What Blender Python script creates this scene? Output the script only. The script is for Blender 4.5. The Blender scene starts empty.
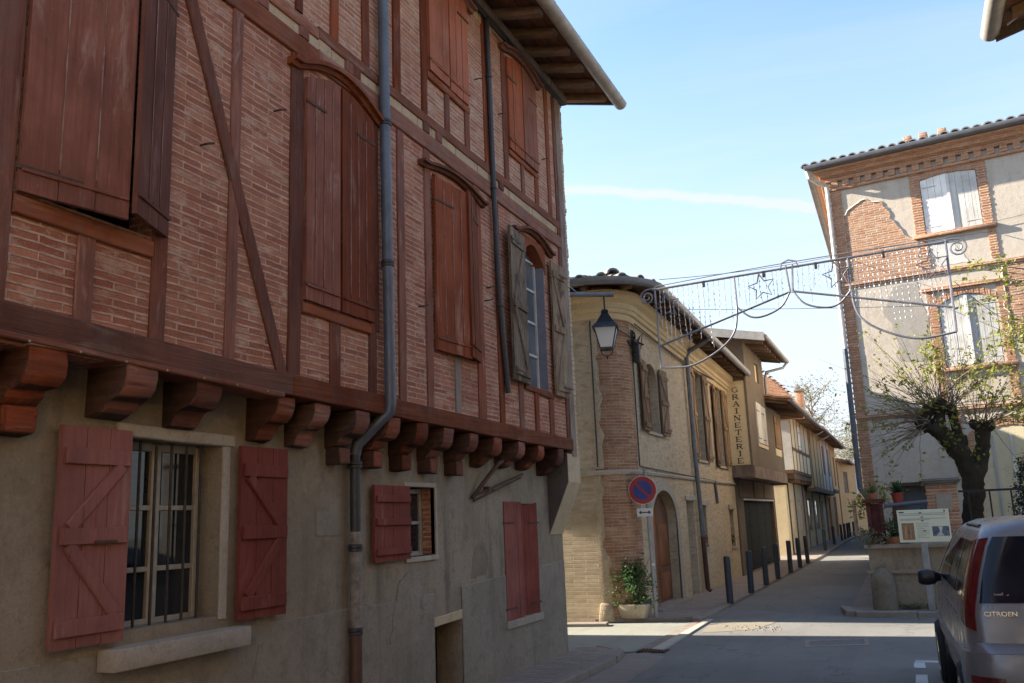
import bpy, bmesh, math, random
from mathutils import Vector, Matrix, noise
random.seed(7)
S = bpy.context.scene
COL = S.collection
R = math.radians

# ------------------------------------------------------------------ camera, sky, sun, exposure
cam_d = bpy.data.cameras.new('camera'); cam = bpy.data.objects.new('camera', cam_d); COL.objects.link(cam)
cam_d.sensor_width = 36; cam_d.sensor_fit = 'HORIZONTAL'; cam_d.lens = 31.29
cam_d.clip_start = 0.05; cam_d.clip_end = 2000
def unit(v): return Vector(v).normalized()
_up = unit((345 - 512, -(-4050 - 341.5), -890)); _f = unit((912 - 512, -(508 - 341.5), -890))
_f = (_f - _up * _f.dot(_up)).normalized(); _r = _f.cross(_up)
M3 = Matrix((_r, _f, _up))
cam.matrix_world = Matrix.Translation((0, 0, 1.65)) @ M3.to_4x4()
S.camera = cam

SUN_EL, SUN_S = 25.0, 0.075            # light travels along (1, SUN_S) on the ground, from the left
sx, sy = -1.0, -SUN_S
ln = math.hypot(sx, sy); sx /= ln; sy /= ln
sun_dir = Vector((sx * math.cos(R(SUN_EL)), sy * math.cos(R(SUN_EL)), math.sin(R(SUN_EL))))
sd = bpy.data.lights.new('sun', 'SUN'); so = bpy.data.objects.new('sun', sd); COL.objects.link(so)
sd.energy = 5.0; sd.angle = R(0.55); sd.color = (1.0, 0.90, 0.76)
so.rotation_euler = (-sun_dir).to_track_quat('-Z', 'Y').to_euler()
so.location = (-30, 0, 30)

W = bpy.data.worlds.new('World'); S.world = W; W.use_nodes = True
wn = W.node_tree; bg = wn.nodes['Background']; bg.inputs[1].default_value = 0.096
sky = wn.nodes.new('ShaderNodeTexSky'); sky.sky_type = 'NISHITA'; sky.sun_disc = False
sky.sun_elevation = R(SUN_EL); sky.sun_rotation = math.atan2(sun_dir.x, sun_dir.y)
sky.air_density = 1.1; sky.dust_density = 0.6; sky.ozone_density = 2.2; sky.altitude = 150
# thin high cloud and one condensation trail, by direction in the sky
def wnode(t, **k):
    n = wn.nodes.new(t)
    for a, b in k.items(): setattr(n, a, b)
    return n
tc = wnode('ShaderNodeTexCoord'); sep = wnode('ShaderNodeSeparateXYZ'); wn.links.new(tc.outputs['Generated'], sep.inputs[0])
def wmath(op, a, b=None, c=None):
    n = wnode('ShaderNodeMath', operation=op)
    for i, v in enumerate((a, b, c)):
        if v is None: continue
        if isinstance(v, (int, float)): n.inputs[i].default_value = v
        else: wn.links.new(v, n.inputs[i])
    return n.outputs[0]
X_, Y_, Z_ = sep.outputs
zz = wmath('MAXIMUM', Z_, 0.03)
px = wmath('DIVIDE', X_, zz); py = wmath('DIVIDE', Y_, zz)          # position on a flat cloud deck overhead
comb = wnode('ShaderNodeCombineXYZ'); wn.links.new(px, comb.inputs[0]); wn.links.new(py, comb.inputs[1])
mp = wnode('ShaderNodeMapping'); mp.inputs['Scale'].default_value = (0.28, 0.9, 1); mp.inputs['Rotation'].default_value = (0, 0, 0.5)
wn.links.new(comb.outputs[0], mp.inputs[0])
nz = wnode('ShaderNodeTexNoise'); nz.inputs['Scale'].default_value = 1.1; nz.inputs['Detail'].default_value = 7; nz.inputs['Roughness'].default_value = 0.6
nz.inputs['Distortion'].default_value = 0.6
wn.links.new(mp.outputs[0], nz.inputs['Vector'])
cir = wnode('ShaderNodeMapRange'); cir.inputs[1].default_value = 0.42; cir.inputs[2].default_value = 0.85; cir.inputs[4].default_value = 0.5
wn.links.new(nz.outputs[0], cir.inputs[0])
# the trail: a narrow band of the deck along a great circle through two directions
def pdir(x, y):
    return (M3 @ Vector((x - 512, -(y - 341.5), -890))).normalized()
ta, tb = pdir(575, 190), pdir(812, 206)
tn = ta.cross(tb).normalized()
dotn = wnode('ShaderNodeVectorMath', operation='DOT_PRODUCT'); dotn.inputs[1].default_value = tn
wn.links.new(tc.outputs['Generated'], dotn.inputs[0])
nz2 = wnode('ShaderNodeTexNoise'); nz2.inputs['Scale'].default_value = 22; nz2.inputs['Detail'].default_value = 4
wn.links.new(tc.outputs['Generated'], nz2.inputs['Vector'])
off = wmath('MULTIPLY_ADD', nz2.outputs[0], 0.016, -0.008)
dist = wmath('ABSOLUTE', wmath('ADD', dotn.outputs['Value'], off))
band = wnode('ShaderNodeMapRange'); band.inputs[1].default_value = 0.0068; band.inputs[2].default_value = 0.0; band.inputs[3].default_value = 0.0; band.inputs[4].default_value = 0.95
wn.links.new(dist, band.inputs[0])
# it fades out where it began
tm = (ta + tb).normalized()
dm = wnode('ShaderNodeVectorMath', operation='DOT_PRODUCT'); dm.inputs[1].default_value = tm; wn.links.new(tc.outputs['Generated'], dm.inputs[0])
fade = wnode('ShaderNodeMapRange'); fade.inputs[1].default_value = 0.965; fade.inputs[2].default_value = 0.993; wn.links.new(dm.outputs['Value'], fade.inputs[0])
nz3 = wnode('ShaderNodeTexNoise'); nz3.inputs['Scale'].default_value = 60; wn.links.new(tc.outputs['Generated'], nz3.inputs['Vector'])
trail = wmath('MULTIPLY', wmath('MULTIPLY', band.outputs[0], fade.outputs[0]), wmath('MULTIPLY_ADD', nz3.outputs[0], 0.9, 0.5))
hz_ = wnode('ShaderNodeMapRange'); hz_.inputs[1].default_value = 0.50; hz_.inputs[2].default_value = 0.05; hz_.inputs[3].default_value = 0.0; hz_.inputs[4].default_value = 0.85
wn.links.new(Z_, hz_.inputs[0])
cl = wmath('MINIMUM', wmath('ADD', wmath('ADD', cir.outputs[0], trail), hz_.outputs[0]), 0.9)
wmix = wnode('ShaderNodeMix', data_type='RGBA'); wn.links.new(cl, wmix.inputs[0]); wn.links.new(sky.outputs[0], wmix.inputs[6])
wmix.inputs[7].default_value = (2.28, 2.42, 2.66, 1)
wn.links.new(wmix.outputs[2], bg.inputs[0])

S.view_settings.view_transform = 'Standard'; S.view_settings.look = 'None'
S.view_settings.exposure = 2.08; S.view_settings.gamma = 1
S.view_settings.use_curve_mapping = False

# ------------------------------------------------------------------ helpers
OFF = {}
class Fr:
    """A facade: u along it, v up, d out of it."""
    def __init__(s, o, t):
        s.o = Vector(o); s.t = unit((t[0], t[1], 0)); s.n = Vector((s.t.y, -s.t.x, 0))
    def p(s, u, v, d=0.0): return s.o + s.t * u + s.n * d + Vector((0, 0, v))
    def swung(s, u, ang, d=0.0):
        """a leaf hinged at u, opened by ang; u' runs from the hinge (negative u' too)."""
        f = Fr(s.p(u, 0, d), s.t); a = R(ang)
        f.t = s.t * math.cos(a) + s.n * math.sin(a); f.n = s.n * math.cos(a) - s.t * math.sin(a)
        return f
WORLD = Fr((0, 0, 0), (1, 0))
def jit(p, a, f=3.0):
    return Vector(p) + noise.noise_vector(Vector(p) * f) * a

class MB:
    def __init__(s): s.bm = bmesh.new(); s.uv = None
    def hexa(s, P, bev=0.0):
        vs = [s.bm.verts.new(p) for p in P]
        fs = [s.bm.faces.new([vs[i] for i in q]) for q in ((0, 3, 2, 1), (4, 5, 6, 7), (0, 1, 5, 4), (1, 2, 6, 5), (2, 3, 7, 6), (3, 0, 4, 7))]
        if bev:
            es = list({e for f in fs for e in f.edges})
            bmesh.ops.bevel(s.bm, geom=es, offset=bev, segments=2 if bev > .008 else 1, affect='EDGES', profile=.5)
        return s
    def fb(s, F, u0, u1, v0, v1, d0, d1, bev=0.0):
        return s.hexa([F.p(u0, v0, d0), F.p(u1, v0, d0), F.p(u1, v1, d0), F.p(u0, v1, d0),
                       F.p(u0, v0, d1), F.p(u1, v0, d1), F.p(u1, v1, d1), F.p(u0, v1, d1)], bev)
    def box(s, x0, x1, y0, y1, z0, z1, bev=0.0):
        return s.hexa([(x0, y0, z0), (x1, y0, z0), (x1, y1, z0), (x0, y1, z0), (x0, y0, z1), (x1, y0, z1), (x1, y1, z1), (x0, y1, z1)], bev)
    def prism(s, F, poly, d0, d1, cap0=True):
        a = [s.bm.verts.new(F.p(u, v, d0)) for u, v in poly]; b = [s.bm.verts.new(F.p(u, v, d1)) for u, v in poly]
        n = len(poly)
        for i in range(n): s.bm.faces.new((a[i], a[(i + 1) % n], b[(i + 1) % n], b[i]))
        if cap0: s.bm.faces.new(a[::-1])
        s.bm.faces.new(b); return s
    def face(s, P):
        s.bm.faces.new([s.bm.verts.new(p) for p in P]); return s
    def timber(s, F, a, b, w, d0, d1, jw=.006, seg=.18, w2=None):
        """an old squared timber from a to b in a facade, its edges not quite straight"""
        a = Vector((a[0], a[1])); b = Vector((b[0], b[1])); L = (b - a).length; t = (b - a) / L; q = Vector((-t.y, t.x))
        n = max(1, int(L / seg)); rows = []
        w2 = w if w2 is None else w2
        for i in range(n + 1):
            k = i / n; c = a + (b - a) * k; wi = (w + (w2 - w) * k) / 2
            P0 = F.p(c.x, c.y, 0)
            e1 = noise.noise(P0 * 2.3) * jw; e2 = noise.noise(P0 * 2.3 + Vector((9, 4, 2))) * jw; ed = noise.noise(P0 * 1.7 + Vector((3, 8, 1))) * .004
            ch = .007
            l = c - q * (wi + e1); r = c + q * (wi + e2); l2 = l + q * ch; r2 = r - q * ch
            rows.append([s.bm.verts.new(F.p(l.x, l.y, d0)), s.bm.verts.new(F.p(l.x, l.y, d1 + ed - ch)), s.bm.verts.new(F.p(l2.x, l2.y, d1 + ed)),
                         s.bm.verts.new(F.p(r2.x, r2.y, d1 + ed)), s.bm.verts.new(F.p(r.x, r.y, d1 + ed - ch)), s.bm.verts.new(F.p(r.x, r.y, d0))])
        for i in range(n):
            for j in range(6): s.bm.faces.new((rows[i][j], rows[i][(j + 1) % 6], rows[i + 1][(j + 1) % 6], rows[i + 1][j]))
        s.bm.faces.new(rows[0][::-1]); s.bm.faces.new(rows[-1]); return s
    def ribbon(s, F, pts, h, d0, d1):
        """a moulding of height h along a curve in the facade"""
        rows = []
        for i, (u, v) in enumerate(pts):
            a = Vector(pts[max(0, i - 1)]); b = Vector(pts[min(len(pts) - 1, i + 1)]); t = (b - a).normalized(); q = Vector((-t.y, t.x))
            if q.y < 0: q = -q
            lo = Vector((u, v)); m1 = lo + q * h * .45; hi = lo + q * h
            rows.append([s.bm.verts.new(F.p(*c)) for c in ((lo.x, lo.y, d0), (lo.x, lo.y, d0 + (d1 - d0) * .55), (m1.x, m1.y, d0 + (d1 - d0) * .7), (m1.x, m1.y, d1), (hi.x, hi.y, d1), (hi.x, hi.y, d0))])
        for i in range(len(rows) - 1):
            for j in range(6): s.bm.faces.new((rows[i][j], rows[i][(j + 1) % 6], rows[i + 1][(j + 1) % 6], rows[i + 1][j]))
        s.bm.faces.new(rows[0][::-1]); s.bm.faces.new(rows[-1]); return s
    def tube(s, P, r, n=8, cap=True, jz=0.0):
        P = [Vector(p) for p in P]; rs = r if isinstance(r, (list, tuple)) else [r] * len(P)
        T = []
        for i in range(len(P)):
            t = (P[min(i + 1, len(P) - 1)] - P[max(i - 1, 0)])
            T.append(t.normalized() if t.length > 1e-9 else Vector((0, 0, 1)))
        x = T[0].orthogonal().normalized(); rings = []
        for i, p in enumerate(P):
            x = (x - T[i] * x.dot(T[i])); x = x.normalized() if x.length > 1e-6 else T[i].orthogonal().normalized()
            y = T[i].cross(x); ring = []
            for k in range(n):
                a = 2 * math.pi * k / n; q = p + (x * math.cos(a) + y * math.sin(a)) * rs[i]
                if jz: q = q + noise.noise_vector(q * 7) * jz * rs[i] + noise.noise_vector(q * 19) * jz * .5 * rs[i]
                ring.append(s.bm.verts.new(q))
            rings.append(ring)
        for i in range(len(P) - 1):
            for k in range(n): s.bm.faces.new((rings[i][k], rings[i][(k + 1) % n], rings[i + 1][(k + 1) % n], rings[i + 1][k]))
        if cap and n > 2: s.bm.faces.new(rings[0][::-1]); s.bm.faces.new(rings[-1])
        return s
    def lathe(s, c, prof, n=16, ax=None, cap=True):
        """prof: (radius, height) about a vertical axis through c, or about ax"""
        c = Vector(c); z = Vector(ax).normalized() if ax else Vector((0, 0, 1)); x = z.orthogonal().normalized(); y = z.cross(x)
        rings = [[s.bm.verts.new(c + z * h + (x * math.cos(2 * math.pi * k / n) + y * math.sin(2 * math.pi * k / n)) * r) for k in range(n)] for r, h in prof]
        for i in range(len(rings) - 1):
            for k in range(n): s.bm.faces.new((rings[i][k], rings[i][(k + 1) % n], rings[i + 1][(k + 1) % n], rings[i + 1][k]))
        if cap: s.bm.faces.new(rings[0][::-1]); s.bm.faces.new(rings[-1])
        return s
    def grid(s, rows, loop=False):
        vs = [[s.bm.verts.new(p) for p in r] for r in rows]; n = len(vs[0])
        for i in range(len(vs) - 1):
            for j in range(n if loop else n - 1): s.bm.faces.new((vs[i][j], vs[i][(j + 1) % n], vs[i + 1][(j + 1) % n], vs[i + 1][j]))
        return s
    def wall(s, F, u0, u1, v0, v1, th=.3, holes=(), depth=.2, back=True, d=0.0):
        """a wall with real rectangular openings and their reveals"""
        us = sorted({u0, u1, *[h[0] for h in holes], *[h[1] for h in holes]}); vs = sorted({v0, v1, *[h[2] for h in holes], *[h[3] for h in holes]})
        us = [u for u in us if u0 - 1e-6 <= u <= u1 + 1e-6]; vs = [v for v in vs if v0 - 1e-6 <= v <= v1 + 1e-6]
        V = {}
        def g(u, v, dd):
            k = (round(u, 4), round(v, 4), round(dd, 4))
            if k not in V: V[k] = s.bm.verts.new(F.p(u, v, dd))
            return V[k]
        for a, b in zip(us, us[1:]):
            for c, e in zip(vs, vs[1:]):
                m = ((a + b) / 2, (c + e) / 2)
                if any(h[0] < m[0] < h[1] and h[2] < m[1] < h[3] for h in holes): continue
                s.bm.faces.new((g(a, c, d), g(b, c, d), g(b, e, d), g(a, e, d)))
        for a, b, c, e in holes:
            for q in (((a, c), (b, c)), ((b, c), (b, e)), ((b, e), (a, e)), ((a, e), (a, c))):
                s.face([F.p(*q[0], d), F.p(*q[1], d), F.p(*q[1], d - depth), F.p(*q[0], d - depth)])
        for q in (((u0, v0), (u1, v0)), ((u1, v0), (u1, v1)), ((u1, v1), (u0, v1)), ((u0, v1), (u0, v0))):
            s.face([F.p(*q[0], d), F.p(*q[1], d), F.p(*q[1], d - th), F.p(*q[0], d - th)])
        return s
    def sweep(s, path, prof, zf=None):
        """prof: (offset outwards, height) swept along a ground path of (x, y); outwards is to the right of travel"""
        rows = []
        P = [Vector(p) for p in path]
        for i, p in enumerate(P):
            t1 = (P[i] - P[i - 1]).normalized() if i else None; t2 = (P[i + 1] - P[i]).normalized() if i < len(P) - 1 else None
            t = ((t1 or t2) + (t2 or t1)).normalized(); q = Vector((t.y, -t.x)); k = 1 / max(.5, q.dot(Vector(((t2 or t1).y, -(t2 or t1).x))))
            dz = zf(p) if zf else 0
            rows.append([(p.x + q.x * o * k, p.y + q.y * o * k, h + dz) for o, h in prof])
        s.grid(rows); return s
    def build(s, name, m, par=None, smooth=True, ang=35, uv='auto', kind=None, at=None, norm=True):
        bm = s.bm
        if norm: bmesh.ops.recalc_face_normals(bm, faces=bm.faces)
        L = bm.loops.layers.uv.verify()
        for f in bm.faces:
            n = f.normal
            if uv == 'auto':
                if abs(n.z) < .75:
                    t = Vector((-n.y, n.x, 0)); t = t.normalized() if t.length > 1e-6 else Vector((1, 0, 0))
                    if t.x + t.y < 0: t = -t
                    for l in f.loops: l[L].uv = (l.vert.co.dot(t), l.vert.co.z)
                else:
                    for l in f.loops: l[L].uv = (l.vert.co.x, l.vert.co.y)
            elif callable(uv):
                for l in f.loops: l[L].uv = uv(l.vert.co)
        o_ = OFF.get(par.name, Vector()) if par else (Vector(at) if at else Vector())
        if o_.length: bmesh.ops.translate(bm, verts=bm.verts, vec=-o_)
        me = bpy.data.meshes.new(name); bm.to_mesh(me); bm.free()
        if smooth:
            for p in me.polygons: p.use_smooth = True
            me.set_sharp_from_angle(angle=R(ang))
        ob = bpy.data.objects.new(name, me); COL.objects.link(ob)
        for mm in (m if isinstance(m, (list, tuple)) else [m]): me.materials.append(mm)
        if par: ob.parent = par
        elif at: ob.location = at
        OFF[ob.name] = o_
        if kind: ob['kind'] = kind
        return ob

def tag(o, label, cat, group=None, kind=None):
    if label: o['label'] = label
    if cat: o['category'] = cat
    if group: o['group'] = group
    if kind: o['kind'] = kind
    return o
def thing(name, loc, label, cat, group=None):
    o = bpy.data.objects.new(name, None); COL.objects.link(o); o.location = loc; o.empty_display_size = .3
    OFF[o.name] = Vector(loc); return tag(o, label, cat, group)
def copy_thing(root, loc, label, rz=0.0):
    def cp(o, par):
        c = o.copy(); COL.objects.link(c)
        if par: c.parent = par
        for ch in list(o.children): cp(ch, c)
        return c
    r = cp(root, None); r.location = loc; r.rotation_euler.z = rz; r['label'] = label; return r

# ------------------------------------------------------------------ materials
class NT:
    def __init__(s, name):
        s.m = bpy.data.materials.new(name); s.m.use_nodes = True; s.t = s.m.node_tree; s.b = s.t.nodes['Principled BSDF']
        s.tc = s.t.nodes.new('ShaderNodeTexCoord')
    def n(s, typ, **k):
        x = s.t.nodes.new(typ)
        for a, b in k.items(): setattr(x, a, b)
        return x
    def l(s, a, b): s.t.links.new(a, b)
    def mapv(s, scale, src='UV', rot=(0, 0, 0), loc=(0, 0, 0)):
        m = s.n('ShaderNodeMapping'); m.inputs['Scale'].default_value = scale; m.inputs['Rotation'].default_value = rot; m.inputs['Location'].default_value = loc
        s.l(s.tc.outputs[src], m.inputs[0]); return m.outputs[0]
    def noise(s, vec, scale=1, det=4, rough=.55, dist=0):
        x = s.n('ShaderNodeTexNoise'); x.inputs['Scale'].default_value = scale; x.inputs['Detail'].default_value = det; x.inputs['Roughness'].default_value = rough; x.inputs['Distortion'].default_value = dist
        s.l(vec, x.inputs['Vector']); return x.outputs[0]
    def rng(s, f, a, b, c=0., d=1.):
        x = s.n('ShaderNodeMapRange'); x.interpolation_type = 'SMOOTHSTEP'
        for i, v in enumerate((a, b, c, d)): x.inputs[i + 1].default_value = v
        s.l(f, x.inputs[0]); return x.outputs[0]
    def mix(s, f, a, b, mode='MIX'):
        x = s.n('ShaderNodeMix', data_type='RGBA', blend_type=mode)
        for i, v in ((0, f), (6, a), (7, b)):
            if isinstance(v, (int, float)): x.inputs[i].default_value = v
            elif isinstance(v, tuple): x.inputs[i].default_value = (*v[:3], 1)
            else: s.l(v, x.inputs[i])
        return x.outputs[2]
    def math(s, op, a, b=0.):
        x = s.n('ShaderNodeMath', operation=op)
        for i, v in enumerate((a, b)):
            if isinstance(v, (int, float)): x.inputs[i].default_value = v
            else: s.l(v, x.inputs[i])
        return x.outputs[0]
    def out(s, col, rough=.8, bump=None, bs=.3, bd=.01, metal=0., spec=.5):
        if isinstance(col, tuple): s.b.inputs['Base Color'].default_value = (*col, 1)
        else: s.l(col, s.b.inputs['Base Color'])
        if isinstance(rough, float): s.b.inputs['Roughness'].default_value = rough
        else: s.l(rough, s.b.inputs['Roughness'])
        s.b.inputs['Metallic'].default_value = metal; s.b.inputs['Specular IOR Level'].default_value = spec
        if bump is not None:
            x = s.n('ShaderNodeBump'); x.inputs['Strength'].default_value = bs; x.inputs['Distance'].default_value = bd
            s.l(bump, x.inputs['Height']); s.l(x.outputs[0], s.b.inputs['Normal'])
        return s.m

def brick_mat(name, c1, c2, mort, bw=.29, rh=.068, ms=.011, smear=.3, smc=None, bias=0., bs=.7, stain=(.1, .07, .05), st=.35, wash=.0):
    k = NT(name); uv = k.mapv((1, 1, 1))
    nv = k.n('ShaderNodeTexNoise'); nv.inputs['Scale'].default_value = 5; nv.inputs['Detail'].default_value = 3; k.l(uv, nv.inputs['Vector'])
    sub = k.n('ShaderNodeVectorMath', operation='MULTIPLY_ADD'); k.l(nv.outputs['Color'], sub.inputs[0]); sub.inputs[1].default_value = (.020, .014, 0); k.l(uv, sub.inputs[2])
    br = k.n('ShaderNodeTexBrick'); br.offset = .5; br.squash = 1
    k.l(sub.outputs[0], br.inputs['Vector'])
    for n_, v in (('Color1', (*c1, 1)), ('Color2', (*c2, 1)), ('Mortar', (*mort, 1)), ('Scale', 1.), ('Mortar Size', ms), ('Mortar Smooth', .55), ('Bias', bias), ('Brick Width', bw), ('Row Height', rh)):
        br.inputs[n_].default_value = v
    k.l(k.rng(k.noise(k.mapv((3.2, 9, 1), loc=(5, 3, 0)), 1, 5, .7, .3), .34, .68, ms * .55, ms * 1.45), br.inputs['Mortar Size'])
    big = k.noise(uv, 1.1, 5, .6); mid = k.noise(uv, 7, 5, .65); fine = k.noise(k.mapv((60, 90, 1)), 1, 3, .6)
    col = k.mix(k.rng(mid, .3, .75, 0, .7), br.outputs['Color'], k.mix(.5, br.outputs['Color'], tuple(a * .6 for a in c1)))
    smf = k.math('MULTIPLY', k.rng(k.noise(k.mapv((2.6, 5.5, 1), loc=(4, 7, 0)), 1.6, 7, .7, .4), .5, .66), smear)
    col = k.mix(smf, col, smc or mort)
    if wash: col = k.mix(k.math('MULTIPLY', k.rng(fine, .35, .8), wash), col, smc or mort)
    mo = k.noise(k.mapv((9, 16, 1), loc=(2, 8, 0)), 1, 5, .75); col = k.mix(k.math('MULTIPLY', k.math('MULTIPLY', br.outputs['Fac'], k.rng(mo, .45, .62)), .42), col, tuple(x * .8 for x in c1))
    pk = k.noise(k.mapv((24, 34, 1), loc=(7, 1, 0)), 1, 5, .8); col = k.mix(k.rng(pk, .58, .7, 0, .5), col, tuple(x * .5 for x in c1)); col = k.mix(k.rng(pk, .40, .30, 0, .4), col, mort)
    col = k.mix(k.rng(big, .45, .8, 0, st), col, stain)
    hgt = k.math('ADD', k.math('MULTIPLY', br.outputs['Fac'], -1.), k.math('ADD', k.math('MULTIPLY', mid, .5), k.math('MULTIPLY', fine, .35)))
    return k.out(col, .93, hgt, bs * .7, .013, spec=.2)

def wood_mat(name, c1, c2, chip, axis='v', amt=.3, rough=.72, bs=.35, grey=None, ga=.3, dark=(.02, .012, .01), fl=.0):
    k = NT(name); sc = (34, 1.6, 1) if axis == 'v' else (1.6, 34, 1)
    st = k.noise(k.mapv(sc), 1, 6, .62, .25); big = k.noise(k.mapv((1.6, 1.3, 1), loc=(3, 1, 0)), 1.4, 5, .6)
    cs = (55, 7, 1) if axis == 'v' else (7, 55, 1)
    ch = k.noise(k.mapv(cs, loc=(2, 5, 0)), 1, 5, .7); ch2 = k.noise(k.mapv((14, 9, 1)), 1, 5, .7)
    col = k.mix(k.rng(st, .3, .7), c1, c2); col = k.mix(k.rng(big, .35, .72, 0, .75), col, tuple(a * .62 for a in c1))
    if grey: col = k.mix(k.math('MULTIPLY', k.rng(k.noise(k.mapv((3, 2.2, 1), loc=(8, 2, 0)), 1.3, 6, .7, .4), .48, .66), ga), col, grey)
    col = k.mix(k.math('MULTIPLY', k.rng(ch, .66, .72), amt), col, chip)
    col = k.mix(k.math('MULTIPLY', k.rng(ch2, .66, .7), amt * .55), col, chip)
    col = k.mix(k.rng(st, .36, .28, 0, .75), col, dark)
    wn_ = k.noise(k.mapv((5, 1.1, 1) if axis == 'v' else (1.1, 5, 1), loc=(6, 9, 0)), 1.2, 7, .72, .5)
    col = k.mix(k.math('MULTIPLY', k.rng(wn_, .54, .70), .25 + amt * .9), col, tuple((x * .55 + y * .45) for x, y in zip(c2, chip)))
    ck = k.noise(k.mapv((95, .9, 1) if axis == 'v' else (.9, 95, 1), loc=(1, 3, 0)), 1, 3, .5)
    col = k.mix(k.rng(ck, .33, .28, 0, .8), col, dark)
    oi = k.n('ShaderNodeObjectInfo'); hs = k.n('ShaderNodeHueSaturation'); k.l(col, hs.inputs['Color'])
    k.l(k.rng(oi.outputs['Random'], 0, 1, .74, 1.38), hs.inputs['Value']); k.l(k.rng(k.math('FRACT', k.math('MULTIPLY', oi.outputs['Random'], 7.3)), 0, 1, .82, 1.08), hs.inputs['Saturation']); col = hs.outputs[0]
    return k.out(col, min(.9, rough + .14), k.math('ADD', k.math('ADD', st, k.math('MULTIPLY', ch, .5)), k.math('MULTIPLY', ck, .7)), min(1, bs * 1.6), .008, spec=.14)

def plaster_mat(name, c1, c2, c3, sc=1.0, bs=.35, drip=.25, dripc=(.12, .1, .08), base=None, fine=.35, coarse=False):
    k = NT(name); o = k.mapv((1, 1, 1), 'Object')
    a = k.noise(o, .9 * sc, 7, .62, .3); b = k.noise(o, 4.2 * sc, 6, .68); c = k.noise(o, 55, 4, .7); d = k.noise(k.mapv((3.2, .35, 1)), 1.3, 5, .6)
    col = k.mix(k.rng(a, .32, .68), c1, c2); col = k.mix(k.rng(b, .48, .72, 0, .65), col, c3)
    col = k.mix(k.rng(d, .5, .74, 0, drip), col, dripc)
    g = k.noise(o, 13 * sc, 6, .75, .4); col = k.mix(k.rng(g, .52, .72, 0, .5), col, tuple(x * .72 for x in c3)); col = k.mix(k.rng(g, .42, .3, 0, .4), col, tuple(min(1, x * 1.16) for x in c2))
    cw = k.noise(o, 2.1, 6, .6, 1.2); cr = k.rng(k.math('ABSOLUTE', k.math('SUBTRACT', cw, .5)), .0, .006, .5, 0.); col = k.mix(k.math('MULTIPLY', cr, k.rng(a, .5, .62)), col, tuple(x * .4 for x in c3))
    col = k.mix(k.rng(c, .3, .75, 0, fine), col, tuple(x * .6 for x in c1))
    h = k.math('ADD', k.math('ADD', k.math('MULTIPLY', b, .8), k.math('MULTIPLY', g, .6)), k.math('MULTIPLY', c, .55 if coarse else .3))
    if coarse:          # rubble courses showing through thin render
        e = k.noise(k.mapv((4.5, 13, 1), loc=(1, 2, 0)), 1, 6, .7, .6)
        col = k.mix(k.rng(e, .51, .65, 0, .52), col, tuple(x * .62 for x in c3)); col = k.mix(k.rng(e, .46, .34, 0, .35), col, tuple(min(1, x * 1.15) for x in c2))
        h = k.math('ADD', h, k.math('MULTIPLY', e, 1.6))
        return k.out(col, .95, h, 1., .025, spec=.2)
    return k.out(col, .95, h, bs, .012, spec=.2)

def flat_mat(name, c, rough=.5, metal=0., var=.25, sc=6., bs=.0, spec=.5, c2=None):
    k = NT(name); o = k.mapv((1, 1, 1), 'Object'); a = k.noise(o, sc, 5, .65)
    col = k.mix(k.rng(a, .3, .72), c, c2 or tuple(x * (1 - var) for x in c))
    return k.out(col, k.rng(k.noise(o, sc * 3, 3), .3, .7, max(.02, rough - .1), min(1, rough + .1)), a if bs else None, bs, .004, metal, spec)

def glass_mat(name, c, rough=.03):
    k = NT(name); o = k.mapv((1, 1, 1), 'Object'); a = k.noise(o, 1.1, 3)
    m = k.out(k.mix(k.rng(a, .35, .65), c, tuple(x * .5 for x in c)), rough, k.noise(o, 2.2, 2), .06, .01, spec=.5); return m

def leaf_mat(name, c1, c2, trans=.35):
    k = NT(name); o = k.mapv((1, 1, 1), 'Object')
    col = k.mix(k.rng(k.noise(o, 6, 3), .3, .7), c1, c2); col = k.mix(k.rng(k.noise(o, 40, 2), .35, .7, 0, .6), col, tuple(x * .5 for x in c1))
    m = k.out(col, .6, spec=.35)
    tr = k.n('ShaderNodeBsdfTranslucent'); k.l(col, tr.inputs[0]); mx = k.n('ShaderNodeMixShader'); mx.inputs[0].default_value = trans
    k.l(k.b.outputs[0], mx.inputs[1]); k.l(tr.outputs[0], mx.inputs[2]); k.l(mx.outputs[0], k.t.nodes['Material Output'].inputs[0]); return m

M = {}
M['brick_red'] = brick_mat('red_brick_infill', (.265, .083, .049), (.44, .185, .112), (.58, .40, .30), bw=.31, rh=.0455, ms=.0085, smear=.9, smc=(.48, .32, .23), st=.45, stain=(.21, .06, .038), wash=.3, bs=1.)
M['brick_red_up'] = brick_mat('faded_brick_infill', (.30, .115, .068), (.48, .24, .155), (.60, .45, .34), bw=.31, rh=.0455, ms=.0085, smear=.8, smc=(.50, .39, .30), st=.4, stain=(.24, .10, .06), wash=.35, bs=1.)
M['brick_orange'] = brick_mat('orange_brick', (.40, .185, .10), (.53, .28, .165), (.56, .46, .35), bw=.24, rh=.055, ms=.009, smear=.25, st=.2, stain=(.3, .13, .07))
M['brick_rough'] = brick_mat('exposed_rubble_brick', (.38, .17, .09), (.55, .31, .18), (.50, .41, .32), bw=.22, rh=.05, ms=.012, smear=.6, st=.3, stain=(.2, .1, .06), bs=1.)
M['brick_tower'] = brick_mat('corner_brick', (.27, .125, .07), (.42, .225, .125), (.46, .36, .26), bw=.27, rh=.052, ms=.008, smear=.5, st=.5, stain=(.14, .08, .05), bs=1.)
M['brick_yellow'] = brick_mat('pale_rubble_brick', (.34, .265, .175), (.46, .37, .255), (.44, .365, .265), bw=.42, rh=.062, ms=.010, smear=1., smc=(.43, .35, .245), st=.7, stain=(.27, .185, .095), wash=.4, bs=.9)
RED1, RED2 = (.150, .044, .023), (.215, .072, .040)
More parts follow.
